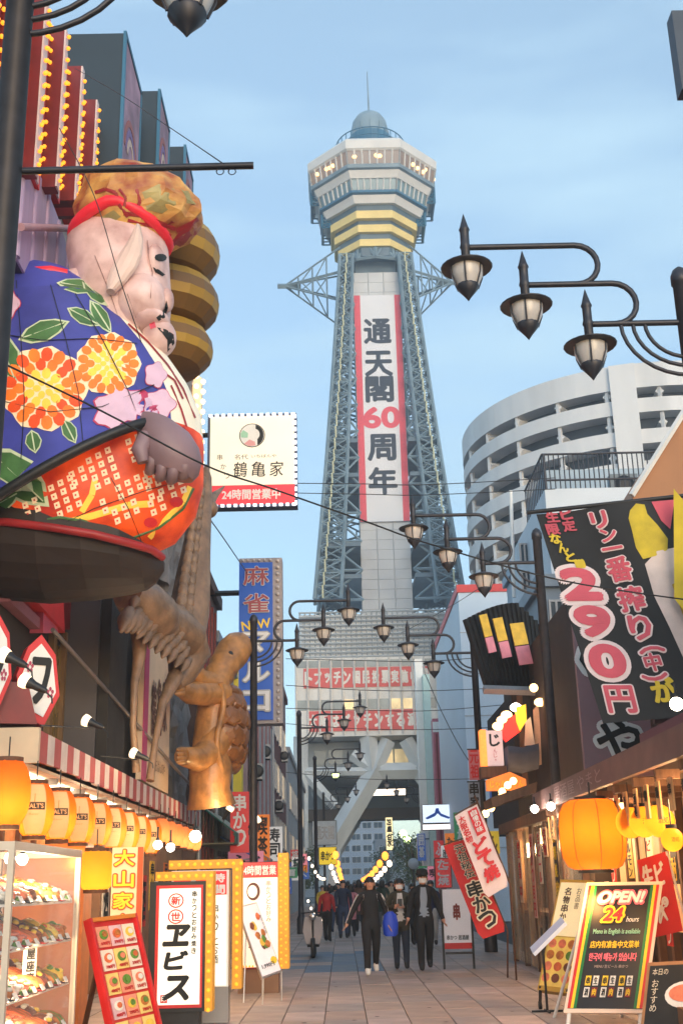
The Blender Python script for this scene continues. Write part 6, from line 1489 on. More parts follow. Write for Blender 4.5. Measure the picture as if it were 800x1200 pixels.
for (x, y, ww, hh, hp) in ((564, 737, 9, 32, 8), (580, 742, 11, 34, 9), (600, 749, 16, 36, 12)):
    p0 = P(x - 3, y - hh / 2, 25.05); p1 = P(x + ww - 3, y - hh / 2 - 2, 25.1); p2 = P(x + ww + 6, y + hh / 2, 25.1); p3 = P(x + 6, y + hh / 2 + 2, 25.05)
    fr_, w_, h_ = qframe(p0, p1, p2, p3); b = MB(); b.fbox(fr_, -w_ / 2, w_ / 2, -h_ / 2 + hp * .02, h_ / 2, -.04, 0); fin('yellow_plaque', b, mat('plaque_yellow', lin((206, 170, 50)), .6, .2, 6), ss)
    b = MB(); b.fbox(fr_, -w_ / 2, w_ / 2, -h_ / 2 - .2, -h_ / 2 + hp * .018, -.04, 0); fin('pink_plaque', b, mat('plaque_pink', lin((206, 130, 150)), .6, .15, 6), ss)
b = MB(); b.strut(P(566, 808, 25.1), P(690, 812, 25.3), .14); fin('support_beam', b, M_alu, ss)
# dark upper front under it with hanging decorations
du = thing('town_building', 'dark upper shop front below the slatted sign box crowded with lit decorations', 'building', (6, 25.8, 0))
a, c = P(578, 930, 30), P(700, 930, 25.9)
b = MB(); b.box(a.x, 11, 25.9, 30.4, 2.9, P(640, 812, 25.9).z); fin('wall', b, mat('dark_front', lin((48, 40, 38)), .8, .2, 1), du)
for px in (612, 634, 664, 682):
    b = MB(); p = P(px, 870, 25.8); b.box(p.x - .06, p.x + .06, 25.78, 25.9, P(px, 926, 25.8).z, P(px, 815, 25.8).z); fin('mullion', b, M_wd, du)
b = MB(); p, q = P(640, 847, 25.2), P(669, 847, 25.2); b.tube([p, q], .19, 14); fin('duct', b, mat('duct_blue', lin((108, 128, 156)), .4, .1, 2), du)
def deco(name, pts, Y, th, m_, label, cat):
    w3 = [P(x, y, Y) for x, y in pts]; fr_ = frame((0, Y, 0)); b = MB(); b.poly(fr_, [(p.x, p.z) for p in w3], 0, th); return fin(name, b, m_, None, label, cat)
deco('shop_ornament', [(588, 846), (604, 838), (608, 858), (592, 870), (586, 862)], 24.6, .25, mat('lit_red_deco', (1, .04, .03), .5, .1, 3, emit=.8, ecol=(1, .03, .02)), 'bright red lit ornament hanging on the dark upper shop front', 'ornament')
deco('shop_ornament', [(603, 830), (614, 827), (615, 846), (608, 857), (604, 846)], 24.4, .2, mat('lit_yellow_deco', (1, .65, .05), .5, .3, 12, emit=.6, ecol=(1, .55, .03)), 'bright yellow lit ornament next to the red one', 'ornament')
deco('paper_strip', [(615, 846), (621, 840), (626, 873), (614, 874)], 24.8, .03, M_cream, 'pale paper strip hanging beside the yellow ornament', 'paper strip')
deco('paper_strip', [(624, 832), (631, 824), (634, 896), (627, 898)], 24.9, .03, mat('strip_flesh', lin((204, 164, 140)), .7, .2, 5), 'longest fleshy pink strip hanging in front of the mullion', 'paper strip')
for i, (px, py) in enumerate(((583, 851), (588, 844), (593, 838), (604, 829), (632, 823))):
    c = P(px, py, 24.4); b = MB(); b.ball(c, (.12, .09, .09), 10, 6); fin('globe_lamp', b, M_bulbc if i in (3,) else M_bulbw, None, ['lowest small globe lamp climbing beside the red ornament', 'second globe lamp climbing beside the red ornament', 'third globe lamp climbing beside the red ornament', 'globe lamp above the yellow ornament', 'globe lamp over the longest hanging strip'][i], 'lamp', 'globe lamps on the dark shop front')
b = MB(); c0, c1 = P(592, 876, 24.4), P(628, 873, 24.6); b.loft([[p + V((0, .32 * cos(a), -.5 * abs(sin(a)))) for a in [pi * j / 10 for j in range(11)]] for p in (c0, c0.lerp(c1, .5) + V((0, 0, -.06)), c1)], 0, True, True)
fin('half_barrel', b, mat('barrel_slate', lin((86, 88, 104)), .6, .2, 3), None, 'slate half barrel mounted on the dark shop front under the paper strips', 'barrel')
fr, w, h = pframe(570, 856, 589, 897, 24.2)
js = thing('lightbox_sign', 'small pink-white lightbox with one hiragana and a glowing orange edge', 'sign', fr[0] - V((0, 0, h / 2)))
b = MB(); b.fbox(fr, -w / 2, w / 2, -h / 2, h / 2, -.3, 0); fin('face', b, mat('lightbox_rose', lin((232, 196, 190)), .5, .05, emit=.25), js)
b = MB(); b.fbox(fr, -w * .86, -w * .51, -h * .53, h * .53, -.3, .02); fin('lit_edge', b, mat('edge_orange', (1, .25, .05), .5, .2, 20, emit=.9, ecol=(1, .2, .03)), js)
letters(js, M_ink, lambda mb: (put_text(mb, fr, 'じ', 0, .22 * h, .6 * w, .34 * h, .006, .03),)); letters(js, M_redink, lambda mb: column(mb, fr, 'んじゃ', 0, -.02 * h, .22 * w, .12 * h, z=.006))
b = MB(); p, q = P(562, 905, 24.2), P(592, 905, 24.2); b.box(p.x, q.x, 24.0, 24.4, P(575, 912, 24.2).z, P(575, 899, 24.2).z); fin('sign_ledge', b, M_wd, js)
fr, w, h = pframe(570, 908, 616, 926, 23.8)
os_ = thing('fascia_sign', 'orange lit gabled fascia sign just below the small hiragana lightbox', 'sign', fr[0] - V((0, 0, h / 2)))
b = MB(); b.poly(fr, [(-w / 2, -h / 2), (w / 2, -h / 2), (w / 2, h * .2), (.1 * w, h * .7), (-w / 2, h * .2)], -.2, 0); fin('board', b, mat('fascia_orange', (.8, .2, .04), .6, .3, 6, emit=.3, ecol=(1, .25, .04)), os_)
letters(os_, M_yellow, lambda mb: put_text(mb, fr, 'じゃんじゃん', 0, -.1 * h, .85 * w, .45 * h, .01, .02))
bb = MB(); [bb.ball(P(562 + i * 6.5, 958 - i * 7 + 3 * sin(i), 23.4), .075, 8, 6) for i in range(7)]; bb.tube([P(562 + i * 6.5, 956 - i * 7 + 3 * sin(i), 23.4) for i in range(7)], .01, 4)
fin('bulb_garland', bb, M_bulbw, None, 'short garland of warm bulbs climbing under the orange fascia sign', 'bulb garland')
b = MB(); b.poly(frame((0, 23.2, 0)), [(p.x, p.z) for p in (P(566, 940, 23.2), P(618, 922, 23.2), P(616, 934, 23.2), P(568, 950, 23.2))], 0, 1.2); fin('small_canopy', b, M_wd, None, 'short slanting timber canopy below the orange fascia sign', 'canopy')
for (x0, y0, x1, y1, txt, m_, mi, lab) in ((549, 878, 562, 914, '元祖', mat('cloth_pink', lin((206, 120, 130)), .7, .1), M_redink, 'pink hanging cloth with red characters past the hiragana lightbox'), (549, 916, 562, 950, '串家', mat('cloth_grey', lin((150, 162, 176)), .7, .1), M_ink, 'grey hanging cloth with black characters under the pink one')):
    fr, w, h = pframe(x0, y0, x1, y1, 27); t = thing('shop_cloth', lab, 'banner', fr[0] - V((0, 0, h / 2))); b = MB(); b.fbox(fr, -w / 2, w / 2, -h / 2, h / 2, -.02, 0); fin('cloth', b, m_, t)
    letters(t, mi, lambda mb: column(mb, fr, txt, 0, h * .46, w * .75, h * .42, z=.01, bold=.03)); b = MB(); b.tube([fr[0] + V((-w * .6, 0, h / 2)), fr[0] + V((w * 2.2, 0, h / 2))], .015, 6); fin('rod', b, M_black, t)

# houses behind on the right
wb = thing('balcony_house', 'white house with a railed rooftop balcony above the black price banner', 'house', (9, 36, 0))
a, c = P(640, 600, 34), P(800, 600, 34)
b = MB(); b.box(a.x, c.x + 2, 34, 42, 0, P(640, 573, 34).z); fin('wall', b, mat('house_white', lin((196, 206, 216)), .6, .06, .6), wb)
zr, zf_ = P(680, 531, 34).z, P(680, 572, 34).z
for i in range(30):
    X = a.x + .05 + i * .155; b = MB(); b.tube([(X, 34.05, zf_), (X, 34.05, zr)], .02 if i else .05, 6); fin('baluster', b, M_steel, wb)
for z in (zr, zf_ + .3): b = MB(); b.tube([(a.x, 34.05, z), (c.x + 1, 34.05, z)], .035, 6); fin('handrail', b, M_steel, wb)
for i in range(12):
    b = MB(); b.tube([(a.x, 34.2 + i * .3, zf_), (a.x, 34.2 + i * .3, zr)], .02, 6); fin('baluster', b, M_steel, wb)
b = MB(); b.tube([(a.x, 34.05, zr), (a.x, 37.6, zr)], .035, 6); fin('handrail', b, M_steel, wb)
b = MB(); b.box(a.x + .6, c.x + 2, 37, 41, zf_, zf_ + 1.7); fin('penthouse', b, mat('penthouse', lin((150, 168, 182)), .6, .1, .6), wb)
p = P(730, 556, 35); b = MB(); b.box(p.x - .45, p.x + .45, 35, 35.4, zf_, zf_ + .8); acu = fin('air_conditioner', b, mat('ac_grey', lin((110, 122, 130)), .5, .1), wb)
b = MB(); b.lathe([(.12, -.02), (.32, -.02), (.32, .0), (.12, .0)], (p.x, 34.97, zf_ + .42), 18, axis=(V((1, 0, 0)), V((0, 0, 1)), V((0, -1, 0)))); fin('fan_ring', b, M_black, acu)
gb = thing('gable_house', 'brown rendered gable with white trim cut by the picture edge', 'house', (8, 26, 0))
pts = [P(x, y, 24) for x, y in ((738, 640), (741, 582), (806, 478), (860, 478), (860, 640))]
b = MB(); b.poly(frame((0, 24, 0)), [(p.x, p.z) for p in pts], -5, 0); fin('wall', b, mat('gable_brown', lin((166, 116, 78)), .7, .1, 1), gb)
b = MB(); b.strut(pts[1] + V((-.05, -.1, 0)), pts[2] + V((-.05, -.1, 0)), .1); fin('white_trim', b, M_white, gb)
t = block('town_building', 'slate blue metal-clad house between the lamp arms and the black banner', P(594, 700, 46).x, P(660, 700, 38).x, 38, 46, P(620, 622, 38).z, mat('slate_clad', lin((128, 148, 168)), .5, .12, .8))
fr, w, h = pframe(612, 632, 655, 800, 37.98); win_grid(t, fr, w, h, 3, 5, M_pane, M_alu, .6, .6)
t = block('town_building', 'grey lower house behind the slatted sign box', P(640, 760, 31).x, 12, 31, 37.5, P(660, 688, 31).z, mat('grey_house', lin((140, 154, 168)), .6, .12, .8))
fr, w, h = pframe(646, 694, 720, 830, 30.98); win_grid(t, fr, w, h, 4, 3, M_pane, M_alu, .7, .5)
b = MB(); b.tube([P(598, 575, 40), P(602, 700, 40)], .07, 8); fin('antenna_mast', b, M_white, None, 'thin white mast standing before the round apartment block', 'mast')
tb = thing('town_building', 'tall pale blank-walled building with a red roof band beside the tower', 'building', (8, 56, 0))
a = P(516, 900, 66); zt_, zb_ = P(516, 686, 52).z, P(516, 695, 52).z
b = MB(); b.box(a.x, a.x + 10, 52, 66, 0, zb_); fin('wall', b, mat('pale_blank', lin((196, 210, 224)), .6, .05, .4), tb)
b = MB(); b.box(a.x - .06, a.x + 10.1, 51.94, 66.1, zb_ + .002, zt_); fin('red_band', b, M_red, tb)
for i in range(6): b = MB(); b.box(a.x - .02, a.x + 10, 51.97, 52, zb_ - 1.9 - i * 1.9, zb_ - 1.87 - i * 1.9); fin('wall_joint', b, M_alu, tb)
# columns and narrow signs beside the tower
for (x0, x1, y0, Y, m_, lab) in ((491, 500, 772, 74, M_white, 'white narrow pillar sign closest to the tower hall'), (500, 508, 790, 73, mat('mint', lin((186, 212, 206)), .6, .06), 'mint narrow pillar sign beside the white one'), (509, 522, 842, 70, mat('rose_pillar', lin((176, 96, 112)), .6, .1), 'rose red vertical pillar sign with dark stripes')):
    a, c = P(x0, 900, Y), P(x1, 900, Y); t = thing('pillar_sign', lab, 'sign', (a.x, Y, 0)); b = MB(); b.box(a.x, c.x, Y, Y + 1.2, 0, P(x0, y0, Y).z); fin('column', b, m_, t)
    if x0 == 509:
        for q in (.3, .7): b = MB(); X = a.x + (c.x - a.x) * q; b.box(X - .05, X + .05, Y - .03, Y, 2, P(x0, 860, Y).z); fin('stripe', b, M_dred, t)
        b = MB(); b.box(a.x, c.x, Y - .05, Y - .01, P(x0, 858, Y).z, P(x0, 846, Y).z); fin('white_plate', b, M_white, t)
def signbox(label, x0, y0, x1, y1, Y, m_, txt='', ink=None, vert=False, name='shop_sign', pole=False):
    fr, w, h = pframe(x0, y0, x1, y1, Y); t = thing(name, label, 'sign', fr[0] - V((0, 0, h / 2)))
    b = MB(); b.fbox(fr, -w / 2, w / 2, -h / 2, h / 2, -.25, 0); fin('board', b, m_, t)
    b = MB(); 
    for q in ((-w / 2 - .03, -w / 2, -h / 2, h / 2), (w / 2, w / 2 + .03, -h / 2, h / 2), (-w / 2, w / 2, h / 2, h / 2 + .03), (-w / 2, w / 2, -h / 2 - .03, -h / 2)): b.fbox(fr, *q, -.26, .02)
    fin('rim', b, M_black, t)
    if txt: letters(t, ink or M_ink, lambda mb: column(mb, fr, txt, 0, h * .45, w * .7, h * .8 / len(txt), z=.01, bold=.03) if vert else put_text(mb, fr, txt, 0, 0, w * .8, h * .55, .01, .03))
    if pole: b = MB(); b.tube([fr[0] - fr[2] * (h / 2), V((fr[0].x, Y, 0))], .03, 6); fin('pole', b, M_steel, t)
    return t
signbox('white lit sign with a blue figure beside the tower arch', 495, 943, 530, 964, 62, mat('lit_white_blue', lin((206, 222, 240)), .5, .05, emit=.4, ecol=(.8, .9, 1)), '人', mat('sign_blue', None))
signbox('thin white lit strip sign under the blue figure sign', 495, 966, 530, 972, 62, mat('lit_white', (.95, .9, .88), .5, .03, emit=.6, ecol=(1, .9, .85)))
signbox('red and white sign behind the slanting flags', 510, 1006, 528, 1040, 45, mat('poster_red', lin((206, 60, 56)), .6, .2, 8, emit=.15), 'たこ焼', M_white, True)
signbox('yellow hanging sign on the lamp post side below the arch', 374, 993, 394, 1013, 62, mat('sign_yellow_lit', lin((244, 206, 40)), .5, .06, emit=.25), '串かつ', M_ink)
signbox('pale framed sign board above the yellow hanging sign', 366, 962, 394, 990, 70, mat('pale_board', lin((190, 200, 206)), .6, .1), '通天閣', M_alu)
signbox('cream vertical sign glowing under the arch', 452, 958, 460, 996, 120, mat('cream_lit', (1, .85, .5), .5, .05, emit=.5, ecol=(1, .8, .4)), '温泉', M_ink, True)

# slanting flags
def flag(label, pts, Y, m_, fn):
    tl_, tr_, br_, bl_ = [P(x, y, Y - .15 * i) for i, (x, y) in enumerate(pts)]
    fr_, w_, h_ = qframe(tl_, tr_, br_, bl_); t = thing('nobori_flag', label, 'flag', (fr_[0].x, Y, fr_[0].z - h_ / 2), 'slanting shop flags')
    b = MB(); n_ = 14
    gg = [[fr_[0] + fr_[1] * (w_ * (i / 5 - .5) * (.8 if j == n_ else 1)) + fr_[2] * (h_ * (.5 - j / n_)) + fr_[3] * (.02 * sin(j * .8 + i)) for i in range(6)] for j in range(n_ + 1)]
    b.add([p for r_ in gg for p in r_], [(j * 6 + i, (j + 1) * 6 + i, (j + 1) * 6 + i + 1, j * 6 + i + 1) for j in range(n_) for i in range(5)], 0, True)
    b.add([p - fr_[3] * .008 for r_ in gg for p in r_], [(j * 6 + i + 1, (j + 1) * 6 + i + 1, (j + 1) * 6 + i, j * 6 + i) for j in range(n_) for i in range(5)], 0, True)
    fin('cloth', b, m_, t); fn(t, (fr_[0] + fr_[3] * .03, *fr_[1:]), w_, h_)
    b = MB(); p = fr_[0] + fr_[1] * (w_ * .5) + fr_[2] * (h_ * .5); b.tube([p + fr_[2] * .15, fr_[0] + fr_[1] * (w_ * .52) - fr_[2] * (h_ * .5), V((fr_[0].x + w_ * 1.1, Y + .2, .0))], .016, 6); b.tube([p + fr_[2] * .02, p - fr_[1] * w_ + fr_[2] * .02], .012, 6); fin('pole', b, M_wood, t)
def fn1(t, f_, w, h):
    letters(t, M_redink, lambda mb: (column(mb, f_, 'どて焼', .02 * w, .12 * h, .56 * w, .15 * h, .1, bold=.05, z=0), column(mb, f_, '大阪名物', -.3 * w, .46 * h, .26 * w, .075 * h, .1, bold=.03, z=0)))
    b = MB(); b.fbox(f_, .02 * w, .4 * w, .16 * h, .47 * h, -.004, .004); fin('red_block', b, M_redink, t); letters(t, M_white, lambda mb: column(mb, f_, '自慢の味', .21 * w, .45 * h, .24 * w, .06 * h, z=.008, bold=.02))
def fn2(t, f_, w, h):
    for m_, bo, z in ((M_cream, .1, .0), (M_ink, .03, .012)): letters(t, m_, lambda mb: (column(mb, f_, '串かつ', .02 * w, .06 * h, .6 * w, .15 * h, .08, bold=bo, z=z), column(mb, f_, '元祖秘伝', 0, .46 * h, .36 * w, .08 * h, .15, bold=bo * .6, z=z)))
flag('red slanting flag with black white-edged characters reaching lowest', [(521, 990), (548, 983), (595, 1089), (561, 1103)], 21.6, mat('flag_red', lin((196, 40, 40)), .75, .1, 2), fn2)
flag('white slanting flag with red brush characters in front of the red flag', [(530, 956), (562, 942), (594, 1036), (572, 1054)], 21.0, mat('flag_white', lin((232, 210, 208)), .75, .06, 2), fn1)
# white standing board
fr, w, h = pframe(519, 1042, 551, 1112, 24.2)
wb_ = thing('standing_board', 'white standing board with a red-brown crest and red foot band next to the walkers', 'sign board', (fr[0].x, 24.2, 0))
b = MB(); b.fbox(fr, -w / 2, w / 2, -h / 2, h / 2, -.05, 0); fin('board', b, mat('board_white', lin((206, 206, 212)), .5, .05, 2, emit=.08), wb_)
b = MB(); b.fbox(fr, -w / 2, w / 2, -h / 2, -h * .4, .002, .01); fin('red_foot', b, M_red, wb_)
letters(wb_, mat('crest_brown', lin((130, 50, 44)), .6, .1), lambda mb: (put_text(mb, fr, '串', 0, .12 * h, .22 * w, .26 * h, .006, .05), )); letters(wb_, M_ink, lambda mb: put_text(mb, fr, '串かつ 居酒屋', 0, -.31 * h, .8 * w, .08 * h, .006, .02))
for s in (-1, 1): b = MB(); X = fr[0].x + s * (w / 2 + .02); b.box(X - .02, X + .02, 24.16, 24.24, 0, fr[0].z + h / 2); fin('leg', b, M_black, wb_)
b = MB(); b.box(fr[0].x - w / 2, fr[0].x + w / 2, 24.0, 24.06, .28, .32); fin('cross_bar', b, M_black, wb_)

# boards standing in front of the tavern
fr, w, h = qframe(P(683, 1033, 15.0), P(780, 1034, 14.8), P(751, 1186, 14.2), P(664, 1188, 14.4))
op = thing('open_sign', 'white framed black OPEN 24 hours board with red yellow green side stripes', 'sign board', V((fr[0].x, fr[0].y, 0)))
b = MB(); b.fbox(fr, -w / 2, w / 2, -h / 2, h / 2, -.05, 0); fin('board', b, mat('open_frame', lin((236, 214, 196)), .4, .04), op)
b = MB(); b.fbox(fr, -w * .46, w * .46, -h * .47, h * .47, .001, .008); fin('black_sheet', b, mat('open_black', (.014, .012, .012), .4, .2), op)
for i, (m_, wd) in enumerate(((M_red, .035), (M_yellow, .035), (M_green, .035))):
    for s in (-1, 1):
        x0_ = s * (.46 - .036 * i); x1_ = s * (.46 - .036 * (i + 1)); b = MB(); b.fbox(fr, min(x0_, x1_) * w, max(x0_, x1_) * w, -h * .47, h * .47, .009, .014); fin('stripe', b, m_, op)
def olet(m_, txt, y, ww, hh, bold, z=.016, x=0, sh=0): letters(op, m_, lambda mb: put_text(mb, fr, txt, x * w, y * h, ww * w, hh * h, z, bold, shear=sh))
M_opk = mat('open_pink', lin((236, 110, 124)), .5, .1, emit=.1)
olet(M_opk, 'OPEN!', .37, .6, .1, .1, .014, 0, .2); olet(M_white, 'OPEN!', .37, .58, .085, .05, .024, 0, .2)
olet(M_yellow, '24', .235, .26, .11, .11, .014, -.08, .15); olet(M_redink, '24', .235, .24, .1, .04, .026, -.08, .15); olet(M_white, 'hours', .195, .16, .04, .01, .014, .18, .2)
olet(mat('open_mint', lin((150, 214, 184)), .5, .08), 'Menu in English is available', .095, .6, .05, .015); olet(M_yellow, '店内有准备中文菜单', .0, .62, .055, .03); olet(M_opk, '한국어 메뉴가 있습니다', -.095, .6, .06, .03); olet(mat('open_grey', lin((190, 170, 160)), .5, .08), 'MENU 生ビール 串かつ', -.165, .42, .025, .0)
for i in range(3):
    for j, (dx, dy, m_) in enumerate(((-.05, .04, M_yellow), (.045, .04, M_white), (-.05, -.045, M_white), (.045, -.045, M_dred))):
        b = MB(); cx, cy = (-.21 + .21 * i + dx) * w, (-.31 + dy) * h; b.fbox(fr, cx - .035 * w, cx + .035 * w, cy - .036 * h, cy + .036 * h, .009, .015); pp = fin('price_block', b, m_, op)
        letters(pp, M_ink if j != 3 else M_yellow, lambda mb: put_text(mb, fr, ['串', '生', '酒', '肉'][j], cx, cy, .045 * w, .05 * h, .017, .03))
for s in (-1, 1): b = MB(); p = fr[0] + fr[1] * (s * w * .44) - fr[2] * (h * .5); b.tube([p + fr[2] * .1 - fr[3] * .02, V((p.x - .02, p.y, 0))], .025, 6); b.tube([p + fr[2] * (h * .9) - fr[3] * .03, V((p.x, p.y + 1.0, 0))], .02, 6); fin('leg', b, M_white, op)
# cream menu stand on castors
fr, w, h = qframe(P(657, 1030, 16.8), P(692, 1032, 16.4), P(668, 1164, 15.9), P(628, 1160, 16.4))
cs = thing('menu_stand', 'cream and yellow menu stand on castors behind the OPEN board', 'menu board', V((fr[0].x, fr[0].y, 0)))
b = MB(); b.fbox(fr, -w / 2, w / 2, -h / 2, h / 2, -.12, 0); fin('cabinet', b, mat('cabinet_yellow', lin((200, 160, 60)), .5, .12), cs)
b = MB(); b.fbox(fr, -w * .44, w * .44, -h * .02, h * .47, .001, .01); fin('upper_sheet', b, mat('menu_cream', lin((240, 222, 170)), .5, .06, 3, emit=.18), cs)
b = MB(); b.fbox(fr, -w * .44, w * .44, -h * .46, -h * .03, .001, .01); fin('lower_sheet', b, mat('menu_gold', lin((224, 190, 90)), .5, .2, 6, emit=.1), cs)
R = random.Random(2)
for j in range(4):
    for i in range(3): b = MB(); b.poly(fr, [(x + (-.3 + .3 * i) * w, y - (.09 + .1 * j) * h) for x, y in ell(0, 0, .12 * w, .04 * h, 12)], .011, .016); fin('dish_print', b, M_food[R.randrange(7)], cs)
letters(cs, M_brn, lambda mb: (column(mb, fr, '名物串かつ', -.15 * w, .42 * h, .2 * w, .07 * h, z=.014, bold=.02), column(mb, fr, 'お品書', .2 * w, .42 * h, .14 * w, .06 * h, z=.014)))
for s in (-1, 1): b = MB(); p = fr[0] + fr[1] * (s * w * .42) - fr[2] * (h * .5); b.lathe([(.05, -.02), (.05, .02)], (p.x, p.y + .05, .05), 12, axis=(V((0, 1, 0)), V((0, 0, 1)), V((1, 0, 0)))); b.strut((p.x, p.y + .05, .05), p + fr[2] * .05, .03); fin('castor', b, M_black, cs)
# thin stand with a tilted tray
st = thing('tray_stand', 'thin black stand with a tilted pale menu tray in front of the cream stand', 'menu stand', PG(641, 1188))
g0 = PG(641, 1186); b = MB(); b.tube([g0, V((g0.x, g0.y, 1.02))], .016, 8); fin('pole', b, M_black, st)
b = MB(); b.tube([g0 + V((-.2, 0, .012)), g0 + V((.2, 0, .012))], .014, 6); b.tube([g0 + V((0, -.2, .012)), g0 + V((0, .2, .012))], .014, 6); fin('foot', b, M_black, st)
fr, w, h = qframe(P(659, 1076, 14.3), P(662, 1082, 13.9), P(626, 1119, 13.9), P(621, 1112, 14.3)); b = MB(); b.fbox(fr, -w / 2, w / 2, -h / 2, h / 2, -.02, .02); fin('tray', b, mat('tray_pale', lin((206, 208, 224)), .4, .08), st)
# chalk board, sample plates and red pennants at the picture edge
fr, w, h = qframe(P(758, 1128, 13.6), P(836, 1124, 13.2), P(830, 1204, 12.9), P(750, 1206, 13.3))
cb = thing('chalk_board', 'wooden framed chalk board with a salmon dish picture at the picture edge', 'menu board', V((fr[0].x, fr[0].y, fr[0].z - h / 2)))
b = MB(); b.fbox(fr, -w / 2, w / 2, -h / 2, h / 2, -.04, 0); fin('frame_panel', b, mat('chalk_frame', lin((168, 120, 80)), .6, .15, 6), cb)
b = MB(); b.fbox(fr, -w * .45, w * .45, -h * .45, h * .44, .001, .008); fin('slate', b, mat('slate_black', (.02, .02, .02), .7, .3), cb)
b = MB(); b.poly(fr, [(x + .12 * w, y - .02 * h) for x, y in ell(0, 0, .3 * w, .2 * h, 20)], .009, .014); b.poly(fr, [(x + .12 * w, y) for x, y in ell(0, 0, .24 * w, .13 * h, 16)], .0145, .02, 1); fin('dish_print', b, [M_pap, M_food[6]], cb)
letters(cb, M_cream, lambda mb: (put_text(mb, fr, '本日の', -.28 * w, .34 * h, .24 * w, .1 * h, .012), column(mb, fr, 'おすすめ', -.34 * w, .22 * h, .1 * w, .11 * h, z=.012)))
for s in (-1, 1): b = MB(); p = fr[0] + fr[1] * (s * w * .45) - fr[2] * (h * .5); b.tube([p, V((p.x, p.y, 0))], .02, 6); fin('leg', b, M_wood, cb)
fr, w, h = qframe(P(744, 1002, 15.6), P(782, 1004, 15.2), P(797, 1084, 15.0), P(765, 1106, 15.4))
rp_ = thing('pennant_flag', 'red and white pennant flag standing behind the OPEN board', 'flag', V((fr[0].x, fr[0].y, 0)))
b = MB(); b.fbox(fr, -w / 2, w / 2, -h / 2, h / 2, -.01, 0); fin('cloth', b, mat('flag_red', None), rp_)
letters(rp_, M_white, lambda mb: (put_text(mb, fr, '生ビ', -.05 * w, .25 * h, .7 * w, .3 * h, .006, .04), put_text(mb, fr, '✂', 0, -.2 * h, .5 * w, .3 * h, .006, .03)))
b = MB(); p = fr[0] + fr[1] * (w * .5) + fr[2] * (h * .5); b.tube([p, V((p.x + .35, p.y, 0))], .015, 6); fin('pole', b, M_white, rp_)
ca = thing('side_counter', 'sample counter crowded with white plates under the chalk board', 'counter', (4.0, 12.6, 0))
b = MB(); b.box(3.45, 4.5, 12.1, 13.0, 0, .32); fin('box', b, M_wd, ca)
for i in range(4):
    x, y = 3.62 + .22 * i, 12.3 + .1 * (i % 2); t = thing('food_model', '%s sample plate on the low counter below the chalk board' % ['first', 'second', 'third', 'fourth'][i], 'food model', (x, y, .325), 'sample plates below the chalk board')
    b = MB(); b.lathe([(.06, 0), (.12, .03), (.115, .034), (.02, .014)], (x, y, .325), 16); fin('plate', b, M_plate[0], t); b = MB(); [b.ball((x + .04 * cos(q), y + .04 * sin(q), .37), (.035, .03, .03), 8, 5, q % 2) for q in range(5)]; fin('food', b, [M_food[i], M_food[(i + 3) % 7]], t)

# ================================================================ trees and lantern strings under the arch
M_leafs = [mat('foliage_%d' % i, c, .7, .3, 2) for i, c in enumerate(((.05, .085, .03), (.035, .065, .025), (.075, .105, .04)))]
def tree(label, x, y, h, r, seed):
    R = random.Random(seed); t = thing('street_tree', label, 'tree', (x, y, 0), 'trees beyond the tower arch')
    b = MB(); b.tube([(x, y, 0), (x + .05, y, h * .3), (x, y + .1, h * .55), (x, y, h * .8)], [.2, .15, .1, .04], 8)
    for i in range(6): a = R.uniform(0, 6.28); z = h * R.uniform(.3, .6); b.tube([(x, y, z), (x + r * .4 * cos(a), y + r * .4 * sin(a), z + h * .18), (x + r * .7 * cos(a), y + r * .7 * sin(a), z + h * .26)], [.08, .05, .02], 6)
    fin('trunk', b, M_wd, t); b = MB()
    cl = [V((x + R.uniform(-.75, .75) * r, y + R.uniform(-.75, .75) * r, h * (.35 + .55 * R.random()))) for _ in range(34)]
    for c in cl:
        m_ = R.randrange(3)
        for _ in range(46):
            d = V((R.gauss(0, 1), R.gauss(0, 1), R.gauss(0, .8))); d = d.normalized() * r * .36 * R.random() ** .4; p = c + d
            a1 = V((R.gauss(0, 1), R.gauss(0, 1), R.gauss(0, 1))).normalized(); a2 = a1.orthogonal().normalized(); s = R.uniform(.09, .17)
            b.add([p - a1 * s, p + a2 * s * .5, p + a1 * s, p - a2 * s * .5], [(0, 1, 2, 3)], m_ if R.random() < .8 else R.randrange(3))
    fin('crown', b, M_leafs, t)
a = P(484, 1040, 100); tree('bushy street tree beside the round mirror under the arch', a.x, 100, 6.0, 1.9, 1)
a = P(470, 1040, 118); tree('smaller tree behind the bushy one in the lane beyond the tower', a.x, 150, 6.4, 2.2, 2)
a = P(350, 1040, 118); tree('low tree on the mahjong side at the tower foot', a.x + .6, 108, 5.0, 1.8, 3)
def string_row(label, x0, y0, x1, y1, Y0, Y1, n, r, m_):
    bb = MB(); p, q = P(x0, y0, Y0), P(x1, y1, Y1)
    for i in range(n):
        s = i / (n - 1); c = p.lerp(q, s); c.z -= .25 * sin(pi * s); bb.ball(c, (r * .7, r * .7, r * .85), 8, 6)
    cc = MB(); t = thing('lantern_string', label, 'lantern string', (p + q) / 2, 'strings of lanterns down the lane')
    cc.tube([p.lerp(q, i / 10) + V((0, 0, r * 1.3 - .25 * sin(pi * i / 10))) for i in range(11)], .02, 5); fin('cord', cc, M_black, t); fin('lantern_row', bb, m_, t, kind='stuff')
M_so = mat('string_orange', (1, .4, .08), .5, .1, emit=1.3, ecol=(1, .28, .03)); M_sw = mat('string_white', (1, .9, .8), .5, .1, emit=1.2, ecol=(1, .8, .6))
string_row('string of orange lanterns rising toward the bushy tree', 425, 1031, 451, 1003, 120, 62, 8, .26, M_so)
string_row('string of white lanterns under the orange one', 428, 1036, 456, 1012, 120, 60, 10, .2, M_sw)
